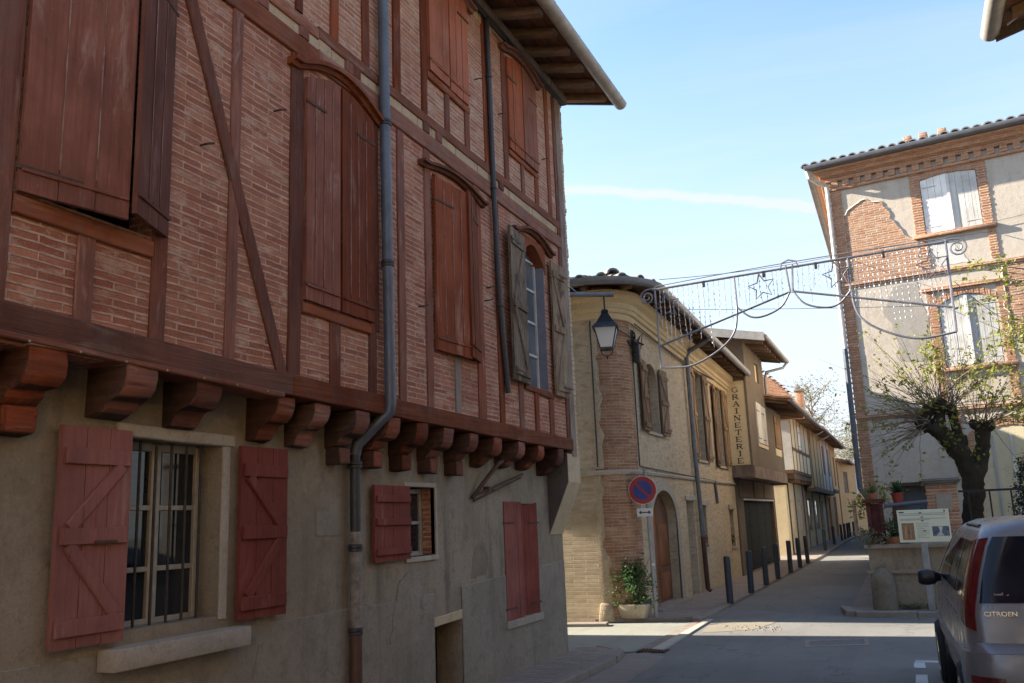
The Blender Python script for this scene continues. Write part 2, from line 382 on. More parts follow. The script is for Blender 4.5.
M['timber_v'] = wood_mat('red_painted_post', RED1, RED2, (.36, .25, .20), 'v', .5, grey=(.13, .085, .075), ga=.35)
M['timber_h'] = wood_mat('red_painted_beam', (.160, .050, .026), (.23, .085, .046), (.36, .26, .21), 'h', .5, grey=(.14, .095, .085), ga=.4)
M['timber_grey'] = wood_mat('grey_weathered_timber', (.16, .12, .10), (.25, .20, .165), (.33, .28, .24), 'v', .3)
M['shut_red'] = wood_mat('red_painted_shutter', (.175, .047, .023), (.235, .072, .037), (.42, .31, .25), 'v', .42, rough=.62)
M['shut_orange'] = wood_mat('orange_red_shutter', (.31, .085, .036), (.38, .118, .055), (.45, .32, .25), 'v', .2, rough=.6)
M['shut_pink'] = wood_mat('dull_red_shutter', (.20, .060, .048), (.245, .078, .060), (.40, .29, .26), 'v', .15, rough=.65)
M['shut_old'] = wood_mat('bare_decayed_shutter', (.18, .125, .085), (.31, .23, .16), (.50, .42, .33), 'v', .6, grey=(.075, .048, .035), ga=.9, bs=.9)
M['shut_brown'] = wood_mat('weathered_brown_shutter', (.25, .15, .085), (.36, .235, .14), (.5, .4, .28), 'v', .35, grey=(.15, .1, .07), ga=.5)
M['shut_white'] = wood_mat('white_painted_shutter', (.66, .64, .60), (.74, .72, .68), (.42, .37, .31), 'v', .55, rough=.7, dark=(.4, .38, .35))
M['shut_grey'] = wood_mat('pale_grey_shutter', (.52, .53, .53), (.6, .61, .6), (.4, .37, .33), 'v', .25, dark=(.3, .3, .3))
M['wood_dark'] = wood_mat('old_dark_wood', (.10, .062, .040), (.17, .11, .072), (.28, .2, .14), 'h', .3)
M['wood_soffit'] = wood_mat('old_eave_boards', (.13, .062, .036), (.21, .11, .068), (.3, .2, .14), 'v', .25, grey=(.22, .17, .13), ga=.4)
M['wood_rafter'] = wood_mat('old_rafter', (.16, .095, .055), (.25, .16, .10), (.42, .33, .24), 'h', .3)
M['door_brown'] = wood_mat('brown_varnished_door', (.22, .085, .04), (.30, .125, .06), (.34, .18, .1), 'v', .1, rough=.5)
M['corbel_side'] = wood_mat('shade_toned_corbel_side', (.050, .024, .017), (.085, .04, .027), (.3, .2, .15), 'h', .2, grey=(.05, .035, .028), ga=.6)  # corbel sides darker than the red ends: shade under the jetty put into the colour
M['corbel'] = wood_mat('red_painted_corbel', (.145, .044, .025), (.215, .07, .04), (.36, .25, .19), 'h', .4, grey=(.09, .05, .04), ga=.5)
M['plaster_grey'] = plaster_mat('grey_brown_render', (.235, .192, .138), (.335, .28, .21), (.16, .128, .092), 1.3, .8, .7, (.13, .105, .085))
M['plaster_dado'] = plaster_mat('grey_dado_render', (.245, .21, .165), (.315, .272, .218), (.175, .147, .115), 1.6, .8, .5, (.15, .125, .10))
M['plaster_yellow'] = plaster_mat('rough_ochre_render', (.52, .415, .275), (.60, .49, .34), (.43, .335, .215), 1.2, .9, .3, (.3, .22, .14), coarse=True)
M['plaster_upgrey'] = plaster_mat('grey_ochre_render', (.50, .405, .285), (.585, .485, .35), (.41, .32, .215), 1.2, .9, .3, (.28, .22, .16), coarse=True)
M['plaster_cream'] = plaster_mat('cream_render', (.66, .56, .37), (.72, .62, .43), (.58, .48, .31), 1., .3, .25, (.42, .33, .2))
M['plaster_tan'] = plaster_mat('tan_render', (.47, .33, .17), (.55, .40, .22), (.42, .29, .15), 1., .3, .25, (.3, .2, .1))
M['plaster_orange'] = plaster_mat('orange_render', (.56, .30, .13), (.62, .36, .17), (.48, .26, .12), .8, .3, .2, (.42, .25, .14))
M['plaster_pale'] = plaster_mat('pale_grey_render', (.56, .55, .52), (.62, .61, .57), (.5, .47, .43), 1., .3, .25, (.4, .36, .31))
M['plaster_brown'] = plaster_mat('brown_render', (.150, .118, .088), (.19, .152, .116), (.115, .09, .067), 1., .3, .3, (.15, .1, .065))
M['plaster_right'] = plaster_mat('weathered_beige_render', (.52, .455, .375), (.59, .52, .435), (.44, .375, .30), .9, .5, .5, (.34, .285, .23))
M['plaster_wall'] = plaster_mat('stained_garden_wall_render', (.30, .245, .18), (.36, .30, .225), (.19, .15, .105), 1.5, .5, .75, (.13, .1, .07))
M['plaster_under'] = plaster_mat('darker_grey_undercoat', (.34, .31, .275), (.38, .35, .31), (.3, .27, .235), 1.2, .3, .2)
M['stone'] = plaster_mat('worn_stone', (.37, .32, .26), (.43, .38, .31), (.29, .245, .19), 2.2, .6, .3)
M['stone_sill'] = plaster_mat('sill_stone', (.34, .295, .24), (.40, .35, .29), (.27, .225, .18), 3., .6, .2)
M['stone_trim'] = plaster_mat('ochre_stone_trim', (.50, .39, .255), (.56, .45, .31), (.42, .32, .2), 2.2, .5, .25)
M['cornice'] = plaster_mat('ochre_cornice_plaster', (.55, .42, .245), (.61, .48, .30), (.46, .34, .19), 2., .3, .25)
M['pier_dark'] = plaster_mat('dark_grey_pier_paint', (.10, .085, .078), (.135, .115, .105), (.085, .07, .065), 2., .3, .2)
M['filler'] = flat_mat('old_pale_filler', (.33, .23, .19), .9, c2=(.15, .07, .045), sc=9)
M['iron'] = flat_mat('dark_iron', (.035, .03, .028), .6, .3)
M['rust'] = flat_mat('rusted_iron', (.09, .045, .028), .8, .2)
M['zinc'] = flat_mat('grey_zinc', (.20, .205, .22), .5, .35, c2=(.14, .145, .16))
M['zinc_pale'] = flat_mat('pale_zinc', (.40, .385, .35), .5, .2, c2=(.3, .285, .26))
M['pipe_blue'] = flat_mat('blue_grey_pipe', (.105, .125, .16), .45, .1, c2=(.075, .085, .11))
M['pipe_dark'] = flat_mat('dark_pipe', (.042, .042, .046), .5, .1)
M['pipe_pale'] = flat_mat('scraped_pipe', (.26, .225, .19), .6, 0, c2=(.12, .095, .08), sc=14)
M['pipe_rust'] = flat_mat('rust_brown_pipe', (.095, .04, .025), .6, 0, c2=(.06, .028, .02))
M['pipe_white'] = flat_mat('off_white_pipe', (.58, .55, .5), .5)
M['paint_cream'] = flat_mat('cream_window_paint', (.37, .33, .265), .5, c2=(.28, .25, .20), sc=12)
M['paint_white'] = flat_mat('white_window_paint', (.58, .57, .54), .6, spec=.3)
M['paint_blue'] = flat_mat('grey_blue_reveal', (.20, .21, .26), .6)
M['dark'] = flat_mat('dark_interior', (.012, .011, .012), .9)
M['curtain'] = flat_mat('pale_curtain', (.33, .33, .34), .9, sc=14)
M['glass'] = glass_mat('window_glass', (.025, .028, .032))
M['glass_pale'] = glass_mat('pale_window_glass', (.14, .15, .165), .08)
M['gate'] = flat_mat('dark_grey_gate', (.024, .029, .029), .8, .0, c2=(.018, .022, .022), spec=.1)
M['bollard'] = flat_mat('blue_grey_bollard', (.042, .052, .068), .45)
M['black'] = flat_mat('black_plastic', (.014, .014, .016), .4)
M['sign_red'] = flat_mat('sign_red', (.30, .018, .025), .45, var=.15)
M['sign_blue'] = flat_mat('sign_blue', (.016, .042, .22), .45, var=.15)
M['sign_white'] = flat_mat('sign_white', (.55, .56, .55), .45, var=.1)
M['sign_grey'] = flat_mat('sign_post_grey', (.30, .31, .31), .5, .2)
M['board'] = flat_mat('cream_board', (.66, .67, .52), .35, var=.05)
M['text_grey'] = flat_mat('printed_grey', (.28, .30, .27), .6)
M['photo_brown'] = flat_mat('printed_brown', (.33, .19, .09), .4, c2=(.15, .075, .04), sc=14)
M['photo_blue'] = flat_mat('printed_blue_grey', (.15, .18, .23), .4, c2=(.04, .05, .07), sc=18)
M['letter'] = flat_mat('black_letter_paint', (.04, .03, .025), .7)
M['sign_panel'] = plaster_mat('cream_sign_paint', (.60, .49, .31), (.65, .545, .36), (.53, .42, .26), 1.5, .2, .2, (.42, .32, .2))
M['red_pot'] = flat_mat('red_plastic_pot', (.33, .04, .03), .5)
M['red_paint'] = flat_mat('red_painted_wood', (.12, .022, .02), .7, var=.5)
M['concrete_pot'] = plaster_mat('beige_concrete_pot', (.42, .36, .27), (.47, .41, .31), (.35, .29, .21), 3, .3, .2)
M['leaf_green'] = leaf_mat('dark_green_leaf', (.035, .085, .025), (.075, .14, .04))
M['leaf_shrub'] = leaf_mat('shrub_leaf', (.04, .10, .03), (.09, .17, .055))
M['leaf_yellow'] = leaf_mat('yellow_green_leaf', (.33, .33, .06), (.21, .25, .06), .45)
M['leaf_olive'] = leaf_mat('olive_leaf', (.20, .20, .10), (.28, .26, .15), .4)
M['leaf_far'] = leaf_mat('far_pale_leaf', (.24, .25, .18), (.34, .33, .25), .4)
M['leaf_conifer'] = leaf_mat('conifer_leaf', (.016, .035, .016), (.03, .055, .022), .15)
M['flower'] = flat_mat('red_geranium', (.42, .03, .04), .6)
M['bark'] = plaster_mat('dark_mossy_bark', (.036, .028, .020), (.062, .048, .034), (.045, .05, .02), 5, 1., .6, (.015, .012, .01))
M['twig'] = flat_mat('grey_brown_twig', (.21, .16, .115), .8)
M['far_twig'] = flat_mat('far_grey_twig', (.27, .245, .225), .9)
M['tile'] = plaster_mat('old_canal_tile', (.27, .165, .115), (.36, .24, .17), (.13, .11, .095), 4, .4, .2)
M['tile_grey'] = plaster_mat('lichen_grey_tile', (.21, .195, .175), (.30, .275, .24), (.12, .115, .11), 5, .4, .2)
M['tile_red'] = plaster_mat('red_tile', (.42, .17, .10), (.5, .24, .15), (.32, .13, .08), 5, .4, .2)
M['van_silver'] = flat_mat('silver_grey_car_paint', (.20, .20, .215), .34, .35, var=.05, sc=2)
M['van_blue'] = flat_mat('dark_blue_car_paint', (.02, .045, .10), .3, .2)
M['van_glass'] = flat_mat('tinted_car_glass', (.010, .014, .024), .04, var=.1, sc=1, spec=.35)
M['van_trim'] = flat_mat('grey_bumper_trim', (.16, .16, .165), .5)
M['chrome'] = flat_mat('chrome', (.6, .6, .6), .15, .9, var=.05)
M['tail_red'] = flat_mat('red_tail_lamp', (.13, .008, .010), .12, 0, var=.35, sc=9, spec=.7)
M['tyre'] = flat_mat('tyre_rubber', (.018, .018, .019), .8)
M['cable'] = flat_mat('black_cable', (.03, .03, .033), .6)
M['wire'] = flat_mat('grey_overhead_wire', (.16, .17, .19), .6)
M['garland'] = flat_mat('grey_garland_metal', (.27, .27, .30), .45, .5)
M['garland_star'] = flat_mat('dull_star_tube', (.16, .15, .18), .4, .2)
M['bulb'] = flat_mat('white_led_string', (.72, .72, .74), .4)
M['lamp_black'] = flat_mat('black_lantern_paint', (.02, .022, .028), .35, .2)
def _lamp_glass():
    k = NT('frosted_lantern_glass'); m = k.out((.93, .93, .91), .35); tr = k.n('ShaderNodeBsdfTranslucent'); tr.inputs[0].default_value = (.96, .96, .94, 1); mx = k.n('ShaderNodeMixShader'); mx.inputs[0].default_value = .6
    k.l(k.b.outputs[0], mx.inputs[1]); k.l(tr.outputs[0], mx.inputs[2]); k.l(mx.outputs[0], k.t.nodes['Material Output'].inputs[0]); return m
M['lamp_glass'] = _lamp_glass()

def ground_mat(name, c1, c2, agg, sc=1., patch=None, bs=.4, crack=.0):
    k = NT(name); o = k.mapv((1, 1, 1), 'Object')
    a = k.noise(o, .35 * sc, 6, .6, .3); b = k.noise(o, 3 * sc, 6, .7); c = k.noise(o, 120, 3, .8)
    v = k.n('ShaderNodeTexVoronoi'); v.inputs['Scale'].default_value = 75; k.l(o, v.inputs['Vector'])
    col = k.mix(k.rng(a, .35, .66), c1, c2); col = k.mix(k.rng(b, .5, .75, 0, .5), col, tuple(x * .72 for x in c1))
    col = k.mix(k.rng(c, .52, .75, 0, .7), col, agg); col = k.mix(k.rng(v.outputs['Distance'], .0, .35, .45, 0.), col, tuple(x * .5 for x in c1))
    st = k.noise(k.mapv((2.2, .12, 1), 'Object'), 1.2, 4, .6)
    col = k.mix(k.rng(st, .5, .72, 0, .3), col, tuple(x * .7 for x in c1))
    if crack:
        vc = k.n('ShaderNodeTexVoronoi', feature='DISTANCE_TO_EDGE'); vc.inputs['Scale'].default_value = .8
        dv = k.n('ShaderNodeVectorMath', operation='MULTIPLY_ADD'); nn = k.n('ShaderNodeTexNoise'); nn.inputs['Scale'].default_value = 2.5; nn.inputs['Detail'].default_value = 5; k.l(o, nn.inputs['Vector'])
        k.l(nn.outputs['Color'], dv.inputs[0]); dv.inputs[1].default_value = (.7, .7, 0); k.l(o, dv.inputs[2]); k.l(dv.outputs[0], vc.inputs['Vector'])
        col = k.mix(k.rng(vc.outputs['Distance'], .0, .012, crack, 0.), col, tuple(x * .35 for x in c1))
    return k.out(col, .92, k.math('ADD', v.outputs['Distance'], k.math('MULTIPLY', b, .5)), bs, .006, spec=.3)
M['asphalt'] = ground_mat('asphalt', (.155, .152, .143), (.195, .190, .176), (.28, .275, .25), crack=.5)
M['side_street'] = ground_mat('pale_gritty_asphalt', (.215, .215, .182), (.265, .262, .224), (.37, .37, .32), 1.5)
M['patch'] = ground_mat('sandy_road_repair', (.215, .19, .145), (.255, .228, .178), (.32, .29, .24), 3)
M['earth'] = ground_mat('dusty_ground', (.16, .15, .12), (.2, .19, .16), (.26, .25, .21))
M['kerb'] = plaster_mat('kerb_stone', (.26, .22, .19), (.31, .27, .23), (.21, .175, .15), 2.5, .4, .1)
M['concrete'] = plaster_mat('pale_concrete', (.40, .37, .31), (.45, .42, .36), (.34, .31, .26), 2.5, .3, .1)
M['road_paint'] = ground_mat('worn_white_road_paint', (.50, .51, .52), (.6, .6, .6), (.25, .25, .25), 5)
M['paver'] = brick_mat('brick_paver', (.25, .205, .175), (.32, .27, .235), (.20, .172, .15), bw=.2, rh=.1, ms=.008, smear=.4, smc=(.28, .235, .20), st=.3, stain=(.13, .095, .08), bs=.5)

# ------------------------------------------------------------------ ground, road, pavements
def sheet(name, polys, z, m, th=0.0, uv='auto'):
    b = MB()
    for P in polys:
        if th: b.prism_z(P, z - th, z)
        else: b.face([(x, y, z) for x, y in P])
    return b.build(name, m, kind='structure', smooth=False, uv=uv)
def prism_z(s, P, z0, z1):
    a = [s.bm.verts.new((x, y, z0)) for x, y in P]; b = [s.bm.verts.new((x, y, z1)) for x, y in P]; n = len(P)
    for i in range(n): s.bm.faces.new((a[i], a[(i + 1) % n], b[(i + 1) % n], b[i]))
    s.bm.faces.new(b); s.bm.faces.new(a[::-1]); return s
MB.prism_z = prism_z
sheet('ground', [[(-400, -200), (400, -200), (400, 500), (-400, 500)]], -.012, M['earth'])
sheet('road', [[(-3.2, -30), (14, -30), (14, 15.6), (-.9, 15.25), (-1.15, 16.2), (-1.2, 25), (-1.45, 35), (-1.8, 50), (-1.4, 62), (2, 80), (6, 120), (2, 120), (-2, 80), (-3.2, 62), (-3.15, 50), (-3.2, 14.7)]], 0, M['asphalt'])
sheet('side_street', [[(-40, 11.0), (-4.06, 10.9), (-3.38, 11.35), (-3.3, 14.45), (-4.7, 14.2), (-40, 13.9)]], -.004, M['side_street'])
def wob(P, a=.06, step=.25):
    out = []
    for i, p in enumerate(P):
        q = P[(i + 1) % len(P)]; n = max(1, int(math.hypot(q[0] - p[0], q[1] - p[1]) / step))
        for k in range(n):
            x = p[0] + (q[0] - p[0]) * k / n; y = p[1] + (q[1] - p[1]) * k / n; v = noise.noise_vector(Vector((x * 3, y * 3, 0))); out.append((x + v.x * a, y + v.y * a))
    return out
sheet('road_repair_patch', [wob([(-3.0, 13.2), (-2.25, 13.6), (-2.1, 14.75), (-2.95, 14.8)], .1)], .004, M['patch'])
g_ = MB(); random.seed(3)
for i in range(70):
    x, y = random.uniform(-2.75, -1.9), random.gauss(13.75, .16); r = random.uniform(.006, .02)
    g_.lathe((x, y, .003), [(r, 0), (r * .8, r * .5), (r * .3, r * .7)], 5)
tag(g_.build('loose_gravel', M['patch'], smooth=False), 'loose gravel lying on the broken road patch', 'gravel', kind='stuff')
# drain channel and its light kerb line across the side street mouth
sheet('drain_channel', [[(-3.40, 11.5), (-3.2, 11.45), (-3.19, 14.75), (-3.36, 14.75)]], .003, M['paver'])
sheet('channel_kerb', [[(-3.2, 11.45), (-3.04, 11.4), (-3.1, 14.75), (-3.19, 14.75)]], .02, M['concrete'], .03)
# near pavement on the left, with its gutter strip
sheet('left_pavement', [[(-4.06, -4), (-3.5, -4), (-3.5, 8.6), (-3.46, 10.4), (-3.55, 10.95), (-3.85, 11.2), (-4.06, 11.1)]], .07, M['paver'], .12)
def kerb_run(P, w, z, name, seed=1):
    """a row of separate kerb stones with dark joints"""
    b = MB(); rnd = random.Random(seed)
    for (x0, y0), (x1, y1) in zip(P, P[1:]):
        L = math.hypot(x1 - x0, y1 - y0); n = max(1, round(L / .9)); tx, ty = (x1 - x0) / L, (y1 - y0) / L; nx, ny = ty, -tx
        for k in range(n):
            a = L * k / n + .004; c = L * (k + 1) / n - .004; dz = rnd.uniform(-.006, .006); dw = rnd.uniform(-.006, .006)
            q = [(x0 + tx * a, y0 + ty * a), (x0 + tx * a + nx * (w + dw), y0 + ty * a + ny * (w + dw)), (x0 + tx * c + nx * (w + dw), y0 + ty * c + ny * (w + dw)), (x0 + tx * c, y0 + ty * c)]
            b.hexa([(x, y, -.05) for x, y in q] + [(x, y, z + dz) for x, y in q], .008)
    return b.build(name, M['kerb'], kind='structure')
kerb_run([(-3.5, -4), (-3.5, 8.6), (-3.46, 10.4), (-3.56, 10.96), (-3.86, 11.21)], .13, .078, 'left_kerb', 2)
sheet('gutter_strip', [[(-3.36, -4), (-2.92, -4), (-2.86, 9.6), (-2.9, 10.9), (-3.2, 11.25), (-3.42, 11.05), (-3.32, 10.4)]], .004, M['kerb'])
# far pavement along the street, and slabs round the corner
sheet('street_pavement', [[(-4.9, 14.28), (-3.34, 14.75), (-3.34, 22), (-3.28, 27), (-3.28, 40), (-3.4, 52), (-3.3, 64), (-5.5, 64), (-7.5, 34.8), (-7.5, 31), (-4.3, 31), (-4.3, 14.9)]], .055, M['paver'], .1)
kerb_run([(-3.40, 14.60), (-3.34, 14.95), (-3.34, 22), (-3.28, 27), (-3.28, 40), (-3.4, 52), (-3.3, 64)], .15, .06, 'street_kerb', 4)
kerb_run([(-7.6, 13.72), (-5.6, 13.88), (-4.6, 14.06)], .26, .05, 'corner_kerb', 9)
sheet('right_pavement', [[(-.98, 15.42), (3.4, 15.75), (9, 15.9), (9, 16.4), (-.7, 16.4), (-.74, 20), (-.85, 26), (-.9, 60), (-1.5, 60), (-1.42, 35), (-1.18, 25), (-1.13, 16.2)]], .05, M['paver'], .1)
kerb_run([(-1.13, 16.2), (-.99, 15.42), (3.4, 15.68), (9, 15.8)], .14, .085, 'right_kerb', 6)
# worn paint of the parking bay beside the van
pm = MB()
for x0, x1, y0, y1 in ((-.17, -.06, 10.62, 11.02), (-.16, .1, 10.98, 11.12), (-.16, -.05, 9.72, 10.2), (-.16, -.05, 8.9, 9.3), (-.16, -.05, 8.1, 8.5)):
    pm.face([(x, y, .004) for x, y in wob([(x0, y0), (x1, y0), (x1, y1), (x0, y1)], .012, .08)])
pm.build('parking_bay_paint', M['road_paint'], kind='structure', smooth=False)
# cast-iron cover in the road
mh = thing('manhole_cover', (-1.03, 12.4, 0), 'long rectangular metal cover set in the shaded road in a pale frame', 'manhole cover')
fr = [(-1.40, 11.95), (-.66, 12.25), (-.72, 12.86), (-1.46, 12.55)]
def lerp2(P, a, c): 
    p0 = [P[0][i] + (P[1][i] - P[0][i]) * a for i in (0, 1)]; p1 = [P[3][i] + (P[2][i] - P[3][i]) * a for i in (0, 1)]
    return tuple(p0[i] + (p1[i] - p0[i]) * c for i in (0, 1))
b = MB()
for a0, a1, c0, c1 in ((0, 1, 0, .14), (0, 1, .86, 1), (0, .07, .14, .86), (.93, 1, .14, .86)):
    b.prism_z([lerp2(fr, a0, c0), lerp2(fr, a1, c0), lerp2(fr, a1, c1), lerp2(fr, a0, c1)], -.02, .007)
b.build('frame', M['kerb'], mh, smooth=False)
b = MB()
for k in range(2): b.prism_z([lerp2(fr, .08 + k * .43, .16), lerp2(fr, .48 + k * .43, .16), lerp2(fr, .48 + k * .43, .84), lerp2(fr, .08 + k * .43, .84)], -.02, .005)
b.build('plate', flat_mat('worn_cover_iron', (.10, .10, .105), .6, .3, bs=.3, sc=30), mh, smooth=False)
dg = thing('drain_grate', (-3.15, 11.35, 0), 'black iron drain grate at the end of the left kerb', 'drain grate')
b = MB(); b.box(-3.34, -2.98, 11.22, 11.5, -.03, .008); b.build('frame', M['iron'], dg)
b = MB()
for k in range(8): b.box(-3.32 + k * .043, -3.30 + k * .043, 11.24, 11.48, .008, .018)
b.build('grid_bars', M['rust'], dg)

# ------------------------------------------------------------------ half-timbered house on the left
GX, UX = -4.06, -3.80
FG, FU = Fr((GX, 0, 0), (0, 1)), Fr((UX, 0, 0), (0, 1))
H1 = thing('half_timbered_house', (GX, 5, 0), 'tall house of red timbers and brick over a grey rendered ground floor', 'house')
YA, YB = -3.0, 10.74
b = MB(); b.wall(FG, YA, YB, 0, 2.6, .45, [(3.77, 4.56, 1.14, 2.205), (6.875, 7.43, 1.38, 1.99), (8.98, 9.88, .62, 1.85), (7.37, 7.9, -.01, .76)], .27)
b.build('ground_wall', M['plaster_grey'], H1, ang=20)
b = MB()
FE = Fr((GX - .006, YB + .003, 0), (-1, 0))
b.wall(FE, 0, 9, 0, 2.6, .3); b.box(-13.06, GX - .46, YA, YB - .31, 0, 2.5)
b.build('end_wall', M['plaster_grey'], H1)
# lower render band, a little proud of the wall
def dadotop(y): return 1.035 if y < 7.4 else 1.035 + (y - 7.4) * .036
for a, c in ((YA, 3.64), (3.64, 4.75), (4.75, 7.36), (7.91, 8.97), (8.97, 9.89), (9.89, YB - .002)):
    n = max(1, int((c - a) / .08)); b = MB()
    for i in range(n):
        p, q2 = a + (c - a) * i / n, a + (c - a) * (i + 1) / n
        t0, t1 = dadotop(p), dadotop(q2)
        if 3.63 < p < 4.76: t0 = t1 = .94
        if 8.96 < p < 9.885: t0 = t1 = .53
        w = lambda y: noise.noise(Vector((0, y * 2.1, 3))) * .012
        b.bm.faces.new([b.bm.verts.new(FG.p(*v)) for v in ((p, 0, .010), (q2, 0, .010), (q2, t1 + w(q2), .007), (p, t0 + w(p), .007))])
        b.bm.faces.new([b.bm.verts.new(FG.p(*v)) for v in ((p, t0 + w(p), .007), (q2, t1 + w(q2), .007), (q2, t1 + w(q2) + .006, .001), (p, t0 + w(p) + .006, .001))])
    bmesh.ops.remove_doubles(b.bm, verts=b.bm.verts, dist=.0005); b.build('dado', M['plaster_dado'], H1)
b = MB(); b.fb(FG, 5.58, 5.86, 1.60, 1.78, .0, .006); b.build('plaster_patch', M['plaster_dado'], H1, smooth=False)
def ragged(F, P, d, m, name, par, th=.012, seed=0, amp=.05, lip=None):
    out = []
    for i, p in enumerate(P):
        q = P[(i + 1) % len(P)]; L = math.hypot(q[0] - p[0], q[1] - p[1]); n = max(1, int(L / .05)); hard = len(p) > 2
        for k in range(n):
            u = p[0] + (q[0] - p[0]) * k / n; v = p[1] + (q[1] - p[1]) * k / n
            if not hard: w = noise.noise_vector(Vector((u * 4, v * 4, seed))) * amp + noise.noise_vector(Vector((u * 14, v * 14, seed))) * amp * .4; u += w.x; v += w.y
            out.append((u, v))
    b = MB(); b.prism(F, out, d, d + th, cap0=False); ob = b.build(name, m, par, smooth=False)
    if lip:             # the thick broken edge of the render round it
        b = MB(); n = len(out); ring = []
        sg = 1 if sum(out[i][0] * out[(i + 1) % n][1] - out[(i + 1) % n][0] * out[i][1] for i in range(n)) < 0 else -1
        for i in range(n):
            a_, c_ = Vector(out[i - 1]), Vector(out[(i + 1) % n]); t = (c_ - a_).normalized(); q = Vector((-t.y, t.x)) * sg; w = .03 + .025 * noise.noise(Vector((out[i][0] * 6, out[i][1] * 6, 4)))
            o_ = Vector(out[i]) + q * w; ring.append([F.p(*out[i], d), F.p(*out[i], .020), F.p(*(Vector(out[i]) + q * w * .5), .016), F.p(o_.x, o_.y, .0005)])
        ring.append(ring[0]); b.grid(ring); b.build('render_edge', lip, ob)
    return ob
for P, m in (([(8.1, 1.12), (8.22, 1.42), (8.4, 1.52), (8.52, 1.3), (8.5, 1.1)], 'damp'), ([(6.6, .72), (6.75, 1.2), (7.1, 1.22), (7.3, .85)], 'patch'), ([(4.85, .55), (4.9, .92), (5.3, .88), (5.6, .6)], 'patch'), ([(7.6, 1.75), (7.62, 2.1), (7.9, 2.2), (8.0, 1.85)], 'patch')):
    ragged(FG, P, .0005, plaster_mat('damp_stain', (.195, .158, .113), (.26, .215, .16), (.15, .12, .086), 2, .5, .3) if m == 'damp' else M['plaster_dado'], 'damp_stain' if m == 'damp' else 'render_patch', H1, .0015 if P[0][1] > 1.0 else .012, int(P[0][0] * 3), .07)
# --- the barred window
b = MB(); b.timber(FG, (3.70, 2.245), (4.66, 2.24), .075, -.05, .02); b.timber(FG, (4.60, 1.12), (4.60, 2.2), .07, -.05, .012)
wf = b.build('window', M['stone'], H1)
b = MB(); b.fb(FG, 3.655, 4.735, .945, 1.065, -.2, .13, .012); b.build('sill', M['stone_sill'], wf)
b = MB(); b.fb(FG, 3.78, 4.55, 1.065, 1.12, -.26, -.02, .004); b.build('inner_sill', M['stone'], wf)
b = MB(); b.fb(FG, 3.7, 4.6, 1.0, 2.3, -.5, -.3); b.build('room', M['dark'], wf)
b = MB(); d0, d1 = -.20, -.155
for u0, u1, v0, v1 in ((3.775, 3.81, 1.12, 2.2), (4.13, 4.165, 1.12, 2.2), (4.171, 4.205, 1.12, 2.2), (4.50, 4.535, 1.12, 2.2)): b.fb(FG, u0, u1, v0, v1, d0, d1, .004)
for u0, u1 in ((3.81, 4.13), (4.205, 4.50)):
    for v in (1.12, 1.44, 1.80, 2.155): b.fb(FG, u0, u1, v, v + (.05 if v in (1.12, 2.155) else .03), d0 + .004, d1 - .004, .003)
b.build('casement', M['paint_cream'], wf)
b = MB()
for u0, u1 in ((3.80, 4.14), (4.19, 4.51)): b.face([FG.p(u, v, -.18) for u, v in ((u0, 1.13), (u1, 1.13), (u1, 2.18), (u0, 2.18))])
b.build('pane', M['glass'], wf, smooth=False)
for k in range(6):
    b = MB(); u = 3.83 + k * .125; b.tube([FG.p(u, 1.1, -.075), FG.p(u, 2.21, -.075)], .0085, 6); b.build('iron_bar', M['iron'], wf)

